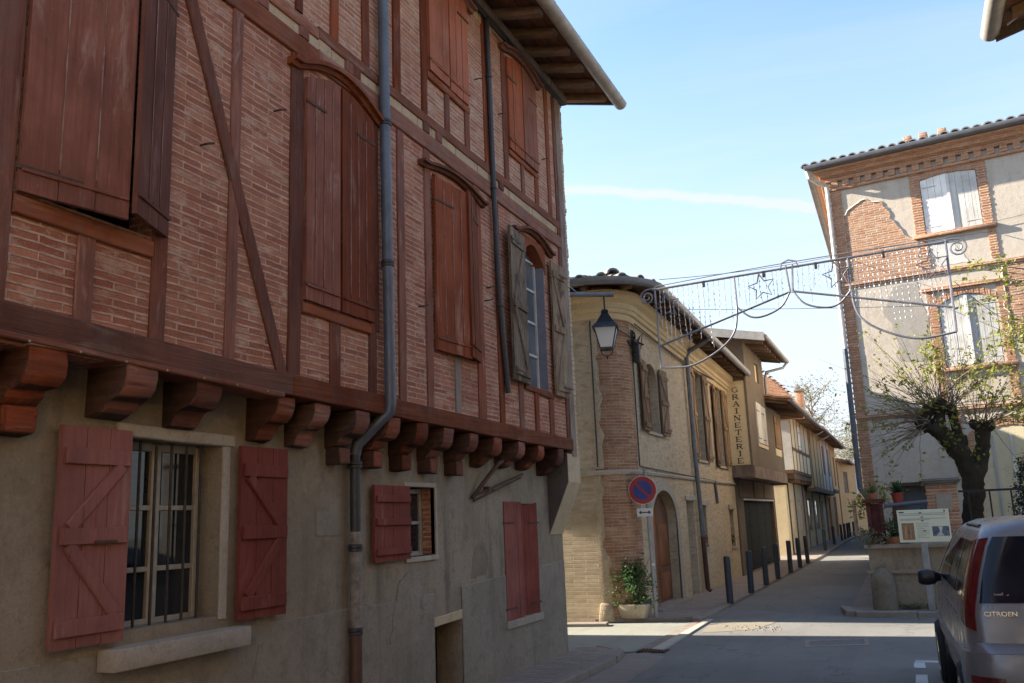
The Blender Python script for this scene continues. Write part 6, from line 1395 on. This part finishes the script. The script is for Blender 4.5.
words = ['first', 'second', 'third', 'fourth', 'fifth', 'sixth', 'seventh', 'eighth', 'ninth', 'tenth', 'eleventh', 'twelfth', 'thirteenth', 'fourteenth']
pos = [(-3.2, 16.87), (-3.2, 19.1), (-3.18, 21.1), (-3.15, 23.0), (-3.14, 25.2), (-3.13, 27.4), (-3.12, 29.45), (-3.40, 38.9), (-3.47, 44.9), (-3.5, 50.5), (-3.5, 52.4), (-3.48, 54.4), (-3.45, 56.6), (-3.4, 59)]
b0 = thing('bollard', (*pos[0], .05), 'first bollard from the no parking sign on the left pavement, the nearest one', 'bollard', 'bollards along the left pavement')
b = MB(); b.lathe((*pos[0], .05), [(.062, 0), (.062, .80), (.058, .83), (.045, .84)], 16); b.build('post', M['bollard'], b0)
b = MB(); b.lathe((*pos[0], .05), [(.0625, .735), (.0645, .74), (.0645, .765), (.0625, .77)], 16, cap=False); b.build('collar', M['bollard'], b0)
for i, (x, y) in enumerate(pos[1:], 1):
    x += random.uniform(-.02, .02)
    c = copy_thing(b0, (x, y, .05), words[i] + ' bollard along the left pavement counting away from the no parking sign')
    c.rotation_euler = (random.uniform(-.012, .012), random.uniform(-.02, .02), 0)

# ------------------------------------------------------------------ street lamp on the left house corner
lp = thing('street_lamp', (-4.0, 11.05, 4.75), 'black lantern with frosted panes hanging from an arm at the red house corner', 'street lamp')
b = MB(); b.tube([(-4.35, 10.95, 4.73), (-4.0, 11.15, 4.67), (-3.40, 11.4, 4.64)], .034, 10); b.build('arm', M['zinc'], lp)
b = MB(); b.tube([(-4.2, 10.9, 5.05), (-3.83, 11.23, 4.66)], .012, 6); b.build('stay', M['zinc'], lp)
LC = Vector((-3.52, 11.34, 0))
lz = lambda z: 4.165 + (z - 4.33) * .86
b = MB(); b.tube([LC + Vector((0, 0, 4.65)), LC + Vector((0, 0, lz(4.62)))], .013, 6); b.build('hanger', M['lamp_black'], lp)
b = MB()
def sq(r, z): return [LC + Vector((math.cos(R(45 + 90 * k + 14)) * r * 1.33, math.sin(R(45 + 90 * k + 14)) * r * 1.33, z)) for k in range(4)]
b.grid([sq(.035, lz(4.64)), sq(.055, lz(4.60)), sq(.045, lz(4.58)), sq(.125, lz(4.42)), sq(.185, lz(4.345)), sq(.185, lz(4.33)), sq(.15, lz(4.33))], True); b.face(sq(.035, lz(4.64))); b.build('cap', M['lamp_black'], lp, smooth=False)
b = MB(); b.grid([sq(.155, lz(4.33)), sq(.088, lz(4.02))], True); b.face(sq(.088, lz(4.02))); gl = b.build('glass', M['lamp_glass'], lp, smooth=False)
for k in range(4):
    b = MB(); b.tube([sq(.158, lz(4.33))[k], sq(.09, lz(4.015))[k]], .009, 5); b.build('frame_bar', M['lamp_black'], lp)
b = MB(); b.grid([sq(.098, lz(4.025)), sq(.098, lz(4.0)), sq(.06, lz(3.985)), sq(.012, lz(3.975))], True); b.face(sq(.012, lz(3.975))); b.tube([LC + Vector((.09, 0, lz(4.0))), LC + Vector((.07, 0, lz(3.93))), LC + Vector((.0, 0, lz(3.88))), LC + Vector((-.07, 0, lz(3.93))), LC + Vector((-.09, 0, lz(4.0)))], .007, 5); b.tube([LC + Vector((0, 0, lz(3.90))), LC + Vector((0, 0, lz(3.84)))], [.016, .006], 6); b.build('base', M['lamp_black'], lp, smooth=False)
jb = thing('cable_bundle', (-4.2, 14.95, 4.6), 'tangle of black cables and a junction box at the ochre house corner', 'cable bundle')
b = MB(); b.box(-4.17, -4.05, 14.93, 15.05, 4.3, 4.62, .015); b.build('junction_box', M['cable'], jb)
b = MB(); rnd = random.Random(6)
for i in range(8):
    P = [Vector((-4.12, 15.0, 4.75)) + Vector((rnd.gauss(0, .07), rnd.gauss(0, .1), rnd.gauss(-.05 * k, .09))) for k in range(5)]; P = [P[0]] + P[1:]; b.tube(P, .011, 5)
b.tube([(-4.12, 15, 4.7), (-4.3, 14.4, 4.85), (-4.6, 14.33, 4.95)], .01, 5); b.build('loops', M['cable'], jb)

# ------------------------------------------------------------------ christmas garland across the street
PL, PR = Vector((-3.45, 13.93, 0)), Vector((.856, 13.51, 0)); GZ, GK = 5.29, .865
class GFrame(Fr):
    def p(s, u, v, d=0.0): return Fr.p(s, u * GK, GZ + (v - 5.86) * GK, d)       # drawn five metres wide, built a little smaller
GFm = GFrame(PL, (PR - PL)); GL = (PR - PL).length / GK
gd = thing('christmas_garland', (PL.x, PL.y, 4.3), 'unlit christmas light frame with stars and hanging strings spanning the street', 'christmas decoration')
zt, h = 5.86, GL / 2
def spl(P, n=8):
    out = []
    for i in range(len(P) - 1):
        p0, p1, p2, p3 = P[max(0, i - 1)], P[i], P[i + 1], P[min(len(P) - 1, i + 2)]
        for k in range(n):
            t = k / n; out.append(tuple(.5 * ((2 * p1[j]) + (-p0[j] + p2[j]) * t + (2 * p0[j] - 5 * p1[j] + 4 * p2[j] - p3[j]) * t * t + (-p0[j] + 3 * p1[j] - 3 * p2[j] + p3[j]) * t ** 3) for j in (0, 1)))
    return out + [P[-1]]
def gt_(P, r=.016, n=6, name='frame_tube'): 
    b = MB(); b.tube([GFm.p(u, v) for u, v in P], r, n); return b.build(name, M['garland'], gd)
gt_([(-.05, zt), (GL + .05, zt)], .018, name='top_bar')
for s_ in (0, 1):
    f = (lambda u: u) if not s_ else (lambda u: GL - u)
    gt_([(f(0), zt + .03), (f(0.02), zt - 1.50)], .018); gt_(spl([(f(.02), zt - 1.50), (f(.6), zt - 1.53), (f(1.15), zt - 1.30), (f(1.45), zt - 1.0), (f(1.53), zt - .55)]))
    gt_([(f(1.52), zt), (f(1.53), zt - .55)], .016); gt_([(f(.0), zt - 1.1), (f(h - .04), zt - .44)], .017)
    gt_(spl([(f(1.53), zt - .58), (f(1.75), zt - .78), (f(2.0), zt - .80), (f(2.3), zt - .68), (f(h - .03), zt - .44)])); gt_([(f(h - .06), zt + .05), (f(h - .02), zt - .46)], .016)
    sc_ = [(f(-.16 - math.sin(R(t * 32)) * .15 * (1 - t / 26)), zt - .13 + math.cos(R(t * 32)) * .15 * (1 - t / 26)) for t in range(21)]; gt_([(f(.03), zt + .02), (f(-.06), zt + .025)] + sc_, .013, name='scroll')
    # stars
    for (u, v, r) in ((2.0 if not s_ else 1.72, zt - .27, .24), (.22, zt - .36, .26)):
        P = [(f(u) + math.cos(R(90 + 36 * k + 8)) * (r if k % 2 == 0 else r * .45), v + math.sin(R(90 + 36 * k + 8)) * (r if k % 2 == 0 else r * .45)) for k in range(11)]
        b = MB(); b.tube([GFm.p(a, c, .02) for a, c in P], .012, 5); b.build('star', M['garland_star'], gd)
    # small clamps
    for u in (.95, 2.05):
        b = MB(); b.fb(GFm, f(u) - .02, f(u) + .02, zt - .10, zt + .01, -.02, .02); b.build('clamp', M['iron'], gd)
gt_([(h - .16, zt - .03), (h - .12, zt + .10), (h, zt + .14), (h + .12, zt + .10), (h + .16, zt - .03)], .012, name='bow')
rnd = random.Random(31)
u = .10
while u < GL - .1:
    e = min(u, GL - u); L = rnd.uniform(.55, 1.0) if e < 1.5 else (rnd.uniform(.4, .75) if e < 2.4 else rnd.uniform(.3, .5)); b = MB()
    L = L * (1.0 + .35 * (e < 1.1))
    b.tube([GFm.p(u, zt), GFm.p(u + rnd.uniform(-.02, .02), zt - L / 2, rnd.uniform(-.02, .02)), GFm.p(u + rnd.uniform(-.03, .03), zt - L)], .0045, 4, cap=False)
    for k in range(int(L / .10)): b.lathe(GFm.p(u, zt - .06 - k * .10, rnd.uniform(-.006, .006)), [(.003, -.016), (.011, 0), (.003, .016)], 5)
    b.build('light_string', M['bulb'], gd, smooth=False); u += rnd.uniform(.07, .115)
def cable(P, label, r=.010, name='cable'):
    b = MB(); b.tube(P, r * .62, 5); return tag(b.build(name, M['wire'], at=P[0]), label, 'cable')
def sag(A, B, s_, n=14): A, B = Vector(A), Vector(B); return [A.lerp(B, i / n) - Vector((0, 0, s_ * 4 * (i / n) * (1 - i / n))) for i in range(n + 1)]
cable(sag((-3.55, 14.7, 5.66), FR.p(-.02, 7.06, .05), .06), 'upper thin cable spanning the street just above the garland', .010)
cable([(-3.62, 14.7, 5.50), (PL.x, PL.y, GZ + .05)] + sag((PL.x, PL.y, GZ + .05), (PR.x, PR.y, GZ + .05), -.03)[1:] + [FR.p(2.95, 7.0, .05)], 'lower thick cable running along the top of the garland', .013)
cable(sag((-3.7, 17.0, 5.62), FR.p(1.8, 5.65, .05), .02), 'slack cable passing behind the hanging light strings', .009)
cable(sag(FR.p(3.0, 7.18, .06), FR.p(8.0, 7.7, .1), .05), 'thin cable fixed at the sill of the top white shutters', .009)
cable(sag((PR.x + .05, PR.y, GZ - .6), FR.p(3.4, 4.9, .05), .12), 'stay cable from the right end of the garland to the beige house', .009)

# ------------------------------------------------------------------ the silver van and a distant car
def lerp(a, c, t): return a + (c - a) * t
def vehicle(name, cx, rear, sc, m, label, flip=False):
    LV = [  # z, half width, rear y, front y, rear radius, front radius
        (.20, .78, .12, 4.05, .18, .40), (.30, .84, .02, 4.15, .19, .45), (.42, .865, -.03, 4.19, .19, .45), (.55, .872, -.055, 4.18, .19, .45), (.72, .87, -.045, 4.12, .18, .47), (.755, .868, -.01, 4.10, .16, .48),
        (.79, .868, .045, 4.0, .13, .5), (.96, .862, .065, 3.75, .12, .5), (1.02, .850, .08, 3.45, .12, .5), (1.20, .80, .15, 3.05, .115, .45), (1.38, .735, .24, 2.66, .115, .4), (1.45, .70, .29, 2.45, .13, .4), (1.50, .655, .35, 2.25, .18, .38), (1.535, .58, .45, 2.0, .22, .35), (1.55, .42, .62, 1.75, .2, .3)]
    def lev(z):
        for A, B in zip(LV, LV[1:]):
            if A[0] <= z <= B[0]: t = (z - A[0]) / (B[0] - A[0]); return [lerp(a, c, t) for a, c in zip(A, B)]
        return LV[-1] if z > 1 else LV[0]
    def P(k, z, o=0.0, side=1):
        """k: 0 rear middle, 3..8 rear corner, 8..20 side, 20..25 front corner, 28 front middle; o: offset outwards"""
        z_, w, yr, yf, rr, rf = lev(z)
        if k <= 3: x, y, nx, ny = (w - rr) * k / 3, yr, 0, -1
        elif k <= 8: a = R(90 * (k - 3) / 5); x, y, nx, ny = w - rr + rr * math.sin(a), yr + rr - rr * math.cos(a), math.sin(a), -math.cos(a)
        elif k <= 20: x, y, nx, ny = w, lerp(yr + rr, yf - rf, (k - 8) / 12), 1, 0
        elif k <= 25: a = R(90 * (k - 20) / 5); x, y, nx, ny = w - rf + rf * math.cos(a), yf - rf + rf * math.sin(a), math.cos(a), math.sin(a)
        else: x, y, nx, ny = (w - rf) * (28 - k) / 3, yf, 0, 1
        return Vector((cx + side * (x + nx * o) * sc, rear + (y + ny * o) * sc, z * sc))
    t = thing(name, (cx, rear + 2.1 * sc, 0), label, 'van' if name == 'parked_van' else 'car')
    ks = [k * .5 for k in range(57)]
    b = MB(); rows = []
    for L_ in LV:
        z = L_[0]; rows.append([P(k, z, 0, -1) for k in ks] + [P(k, z, 0, 1) for k in ks[::-1]][1:-1])
    b.grid(rows, True); b.face(rows[-1]); b.face(rows[0][::-1]); bmesh.ops.remove_doubles(b.bm, verts=b.bm.verts, dist=.001)
    b.build('body', m, t, ang=32)
    def patch(k0, k1, z0, z1, o, mm, nm, side=-1, th=.0, nk=None, par=None, z0b=None, z1b=None):
        """a panel on the body's skin; z0b, z1b are its edges at k1"""
        b = MB(); nk = nk or max(2, int(abs(k1 - k0) * 2)); z0b = z0 if z0b is None else z0b; z1b = z1 if z1b is None else z1b
        rows = [[P(lerp(k0, k1, i / nk), lerp(lerp(z0, z0b, i / nk), lerp(z1, z1b, i / nk), j / 6), o, side) for i in range(nk + 1)] for j in range(7)]; b.grid(rows)
        inn = lambda i, j: P(lerp(k0, k1, i / nk), lerp(lerp(z0, z0b, i / nk), lerp(z1, z1b, i / nk), j / 6), -.01, side)
        b.grid([rows[0], [inn(i, 0) for i in range(nk + 1)]]); b.grid([rows[6], [inn(i, 6) for i in range(nk + 1)]]); b.grid([[r[0] for r in rows], [inn(0, j) for j in range(7)]]); b.grid([[r[-1] for r in rows], [inn(nk, j) for j in range(7)]])
        bmesh.ops.remove_doubles(b.bm, verts=b.bm.verts, dist=.0005); return b.build(nm, mm, par or t, ang=40)
    for s_ in (-1, 1):
        patch(4.8, 8.7, .86, 1.43, .012, M['tail_red'], 'tail_lamp', s_, z0b=.90, z1b=1.41, nk=12)
        patch(2.2, 9.2, .33, .735, .03, m, 'bumper', s_); patch(3.2, 6.4, .555, .60, .037, M['tail_red'], 'rear_reflector', s_); patch(0, 3.2, .46, .52, .03, M['chrome'], 'bumper_strip', s_)
        patch(9.1, 11.6, 1.04, 1.40, .007, M['van_glass'], 'side_window', s_); patch(11.8, 14.9, 1.04, 1.40, .007, M['van_glass'], 'side_window', s_); patch(15.1, 18.9, 1.04, 1.40, .007, M['van_glass'], 'side_window', s_, z1b=1.2)
        patch(8.6, 20.5, .52, .62, .016, M['van_trim'], 'rub_strip', s_); patch(8.2, 20, .905, .915, .004, M['van_trim'], 'swage_line', s_)
        patch(24.5, 27.5, .62, .74, .01, M['glass_pale'], 'head_lamp', s_)
        patch(20.5, 28, 1.05, 1.42, .006, M['van_glass'], 'windscreen', s_)
        for wy in (.78, 3.28):
            for rr in (.36,):
                b = MB(); ax = Vector((s_, 0, 0)); c = Vector((cx + s_ * .868 * sc, rear + wy * sc, .29 * sc)); b.lathe(c, [(rr * sc, -.12 * sc), (rr * sc, .004), (.3 * sc, .006)], 24, ax=ax, cap=False); b.lathe(c, [(.30 * sc, .0065), (.0, .0065)], 24, ax=ax, cap=False); b.build('wheel_arch', M['black'], t)
            tx = .02 if not (wy > 3 and s_ < 0) else .035
            c = Vector((cx + s_ * .71 * sc, rear + wy * sc, .29 * sc)); b = MB(); b.lathe(c, [(.19 * sc, .0), (.265 * sc, 0), (.29 * sc, .03 * sc), (.29 * sc, (.15 + tx) * sc), (.265 * sc, (.18 + tx) * sc), (.19 * sc, (.18 + tx) * sc)], 28, ax=Vector((s_, 0, 0))); wh = b.build('wheel', M['tyre'], t)
            b = MB(); b.lathe(c, [(.185 * sc, (.176 + tx) * sc), (.17 * sc, (.185 + tx) * sc), (.08 * sc, (.17 + tx) * sc), (.0, (.175 + tx) * sc)], 20, ax=Vector((s_, 0, 0)), cap=False); b.build('rim', M['chrome'], wh)
        mc = P(18.6, 1.02, .0, s_); b = MB(); rows = []
        for i, (o, e, f_) in enumerate(((0.0, .03, .03), (.04, .05, .045), (.055, .08, .062), (.11, .09, .072), (.165, .085, .068), (.19, .055, .05))):
            rows.append([mc + Vector((s_ * o * sc, math.sin(a) * .05 * sc * min(1, e / .08), .0 * sc + (math.copysign(abs(math.cos(a)) ** .6, math.cos(a)) * f_) * sc)) for a in [2 * math.pi * j / 16 for j in range(16)]])
        b.grid(rows, True); b.face(rows[-1]); b.face(rows[0][::-1]); b.build('door_mirror', M['black'], t)
        b = MB(); b.tube([P(9.2, 1.50, .005, s_), P(13, 1.505, .02, s_), P(17, 1.50, .01, s_)], .014 * sc, 6); b.build('roof_rail', M['black'], t)
    b = MB()
    n = 14
    for s_ in (-1, 1):
        rows = [[P(4.2 * i / n, lerp(1.03, 1.435, j / 6), .007, s_) for i in range(n + 1)] for j in range(7)]; b.grid(rows)
    bmesh.ops.remove_doubles(b.bm, verts=b.bm.verts, dist=.001); rw = b.build('rear_window', M['van_glass'], t)
    return t, P, rw, patch
van, VP, rw, vpatch = vehicle('parked_van', 1.045, 6.55, 1.0, M['van_silver'], 'silver grey van parked at the right edge, seen from behind')
van.rotation_euler = (0, 0, R(1.8)); van.location.x -= .01
# number plate recess, handle bar and lettering on the tailgate
b = MB()
for s_ in (-1, 1): b.grid([[VP(1.1 * i / 4, lerp(.70, .86, j / 3), .004, s_) for i in range(5)] for j in range(4)])
bmesh.ops.remove_doubles(b.bm, verts=b.bm.verts, dist=.001); b.build('plate_recess', M['black'], van)
b = MB(); b.tube([VP(1.15, .665, .02, -1), VP(0, .665, .03, -1), VP(1.15, .665, .02, 1)], .017, 8); b.build('tailgate_handle', M['chrome'], van)
b = MB(); b.tube([VP(1.3, .68, .0, -1), VP(1.35, .87, .012, -1), VP(1.2, .895, .018, -1), VP(0, .90, .02, -1), VP(1.2, .895, .018, 1), VP(1.35, .87, .012, 1), VP(1.3, .68, .0, 1)], .022, 8); b.build('plate_surround', M['van_silver'], van)
def text(par, s, F, u, v, size, m, d, name, sx_=1.0, bold=0.0):
    cu = bpy.data.curves.new(name, 'FONT'); cu.body = s; cu.size = size; cu.extrude = .002; cu.offset = bold; tmp = bpy.data.objects.new(name, cu); COL.objects.link(tmp)
    dg_ = bpy.context.evaluated_depsgraph_get(); me = bpy.data.meshes.new_from_object(tmp.evaluated_get(dg_)); bpy.data.objects.remove(tmp); bpy.data.curves.remove(cu)
    o_ = OFF[par.name]
    for vtx in me.vertices: c = vtx.co; vtx.co = F.p(u + c.x * sx_, v + c.y, d + c.z) - o_
    ob = bpy.data.objects.new(name, me); COL.objects.link(ob); me.materials.append(m); ob.parent = par; OFF[ob.name] = o_; return ob
LFm = Fr((1.06, 6.55, 0), (1, 0))
text(van, 'CITROEN', LFm, -.775, .952, .040, M['chrome'], -.052, 'lettering', 1.12, .0006)
b = MB(); rnd = random.Random(2)
for k in range(5): b.prism(Fr((1.06 - .70, 6.66, 0), (1, 0)), [(.0 + k * .014, 1.06 + .012 * (k % 2)), (.02 + k * .016, 1.055), (.022 + k * .016, 1.075 + .01 * (k % 3)), (.004 + k * .014, 1.09 - .006 * k)], .013, .015 + .0003 * k)
b.build('window_sticker', flat_mat('pink_sticker', (.5, .32, .36), .5), rw, smooth=False)
vehicle('parked_car', -3.0, 70, 1.0, M['van_blue'], 'dark blue car parked at the far end of the street')

# ------------------------------------------------------------------ house beside the camera on the right: only its eave shows
HN = thing('near_right_house', (2.3, 2, 0), 'house at the top right corner of which only the eave with its pale gutter shows', 'house')
b = MB(); b.wall(Fr((2.3, 8.0, 0), (0, -1)), 0, 18, 0, 6.1, .3, [(1.2, 2.2, 1, 2.4), (4.2, 5.2, 1, 2.4), (1.2, 2.2, 3.6, 5.2), (4.2, 5.2, 3.6, 5.2), (7.4, 8.6, .05, 2.3), (7.4, 8.4, 3.6, 5.2)], .2); b.wall(Fr((0, 8.006, 0), (-1, 0)), -11, -2.306, 0, 6.1, .3); b.box(2.61, 11, -10, 7.7, 0, 6.0); b.build('wall', M['plaster_tan'], HN, ang=20)
for u0, u1, v0, v1 in ((1.2, 2.2, 1, 2.4), (4.2, 5.2, 1, 2.4), (1.2, 2.2, 3.6, 5.2), (4.2, 5.2, 3.6, 5.2), (7.4, 8.6, .05, 2.3), (7.4, 8.4, 3.6, 5.2)): leaf(Fr((2.3, 8.0, 0), (0, -1)), u0, u1, v0, v1, -.1, M['shut_brown'], HN, 5, 'plain', .03)
nx, ny, nz_ = 1.24, 9.0, 6.05
b = MB(); b.hexa([(nx, -10, nz_), (6.5, -10, nz_ + 1.4), (6.5, ny, nz_ + 1.4), (nx, ny, nz_), (nx, -10, nz_ + .06), (6.5, -10, nz_ + 1.46), (6.5, ny, nz_ + 1.46), (nx, ny, nz_ + .06)]); b.hexa([(6.5, -10, nz_ + 1.4), (11.5, -10, nz_), (11.5, ny, nz_), (6.5, ny, nz_ + 1.4), (6.5, -10, nz_ + 1.46), (11.5, -10, nz_ + .06), (11.5, ny, nz_ + .06), (6.5, ny, nz_ + 1.46)]); rfn = b.build('roof', M['wood_soffit'], HN, smooth=False)
for k in range(14):
    b = MB(); y = ny - .35 - k * .6; b.hexa([(nx + .1, y - .05, nz_ - .07), (2.4, y - .05, nz_ + .20), (2.4, y + .05, nz_ + .20), (nx + .1, y + .05, nz_ - .07), (nx + .1, y - .05, nz_ + .02), (2.4, y - .05, nz_ + .3), (2.4, y + .05, nz_ + .3), (nx + .1, y + .05, nz_ + .02)], .006); b.build('rafter', M['wood_rafter'], HN)
b = MB(); half_gutter(b, (nx - .04, -10, nz_ + .02), (nx - .04, ny + .04, nz_ + .02), .085); b.build('gutter', M['zinc_pale'], HN)
b = MB(); b.hexa([(nx, ny, nz_ - .09), (6.5, ny, nz_ + 1.3), (6.5, ny + .03, nz_ + 1.3), (nx, ny + .03, nz_ - .09), (nx, ny, nz_ + .07), (6.5, ny, nz_ + 1.47), (6.5, ny + .03, nz_ + 1.47), (nx, ny + .03, nz_ + .07)]); b.build('barge_board', M['timber_grey'], rfn)
b = MB(); b.tube([(nx + .08, ny - .2, nz_ - .05), (nx + .35, ny - .5, nz_ - .0), (nx + .5, ny - .9, nz_ + .05)], .01, 5); b.build('loose_cable', M['bulb'], HN)
# added jettied block, unseen, shaped to edge the sunlit strip on the road
HS = thing('unseen_shadow_block', (-9.6, 11.5, 0), 'added unseen jettied block behind the red timber house, casting the shadow edge on the road', 'house')
b = MB(); b.box(-10.6, -8.6, 10.9, 11.15, 0, 2.6); b.build('ground_wall', M['plaster_cream'], HS)
b = MB(); b.box(-10.6, -8.6, 10.9, 12.35, 2.5, 6.6); b.build('upper_shadow_block', M['plaster_tan'], HS)
b = MB(); b.hexa([(-10.9, 10.6, 7.6), (-8.4, 10.6, 7.6), (-8.4, 12.6, 6.6), (-10.9, 12.6, 6.6), (-10.9, 10.6, 7.7), (-8.4, 10.6, 7.7), (-8.4, 12.6, 6.7), (-10.9, 12.6, 6.7)]); b.build('roof', M['tile'], HS, smooth=False)

# ------------------------------------------------------------------ trees beyond the end of the street
def far_tree(loc, hgt, spread, m, label, seed, dens=1.0, name='far_tree', twigs=60, size=.3):
    t = thing(name, loc, label, 'tree', 'trees beyond the end of the street'); rnd = random.Random(seed); b = MB(); x, y, z = loc
    b.tube([(x, y, z), (x + .1, y, z + hgt * .3), (x - .1, y, z + hgt * .62), (x, y, z + hgt * .9)], [.28, .22, .13, .03], 8, jz=.15); tips = []
    for i in range(twigs):
        k = rnd.uniform(.28, .92); p = Vector((x, y, z + hgt * k)); a = rnd.uniform(0, 6.28); L = spread * rnd.uniform(.5, 1.05) * (1.1 - abs(k - .5)); d = Vector((math.cos(a), math.sin(a), rnd.uniform(.25, 1.0))).normalized()
        P = [p + d * L * j / 5 + noise.noise_vector(p + d * j) * .18 * L * j / 5 for j in range(6)]; b.tube(P, [.07, .055, .04, .03, .02, .012], 4, cap=False); tips.append(P)
        for _ in range(4):
            j = rnd.randint(2, 4); e = P[j] + Vector((rnd.gauss(0, 1), rnd.gauss(0, 1), rnd.gauss(.4, .7))) * L * .28; b.tube([P[j], (P[j] + e) / 2 + Vector((0, 0, .05)), e], [.022, .016, .009], 3, cap=False); tips.append([P[j]] * 3 + [e] * 3)
    b.build('trunk', M['far_twig'], t)
    b = MB()
    for P in tips:
        if rnd.random() > .75 * dens: continue
        cloud(b, P[-1], int(16 * dens) + 3, (.38, .38, .32), size * .62, rnd)
    b.build('crown', m, t, smooth=False, norm=False); return t
far_tree((-6.2, 72, 0), 11.6, 3.4, M['leaf_olive'], 'bare winter tree with thin olive tufts rising behind the orange house', 1, .8)
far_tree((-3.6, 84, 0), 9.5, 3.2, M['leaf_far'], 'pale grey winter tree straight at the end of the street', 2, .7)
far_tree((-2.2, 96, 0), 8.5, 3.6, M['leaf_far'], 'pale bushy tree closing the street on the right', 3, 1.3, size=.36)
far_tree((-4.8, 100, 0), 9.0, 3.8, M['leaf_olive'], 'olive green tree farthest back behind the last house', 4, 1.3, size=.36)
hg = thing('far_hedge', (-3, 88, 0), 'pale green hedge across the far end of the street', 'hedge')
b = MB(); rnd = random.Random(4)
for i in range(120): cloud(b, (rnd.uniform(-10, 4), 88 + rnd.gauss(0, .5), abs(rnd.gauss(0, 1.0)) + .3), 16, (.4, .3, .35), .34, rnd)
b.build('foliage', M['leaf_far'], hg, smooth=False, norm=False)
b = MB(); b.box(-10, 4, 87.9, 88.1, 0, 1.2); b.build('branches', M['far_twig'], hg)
HE = thing('end_house', (2, 64, 0), 'low grey house far down the right side of the street', 'house')
b = MB(); b.prism_z([(-.95, 33), (6, 33), (6, 60), (-1.0, 60)], 0, 4.2); b.build('wall', M['plaster_pale'], HE, smooth=False)
b = MB(); b.hexa([(-1.3, 32.9, 4.2), (3, 32.9, 5.4), (3, 60.4, 5.4), (-1.35, 60.4, 4.2), (-1.3, 32.9, 4.28), (3, 32.9, 5.48), (3, 60.4, 5.48), (-1.35, 60.4, 4.28)]); b.build('roof', M['tile'], HE, smooth=False)
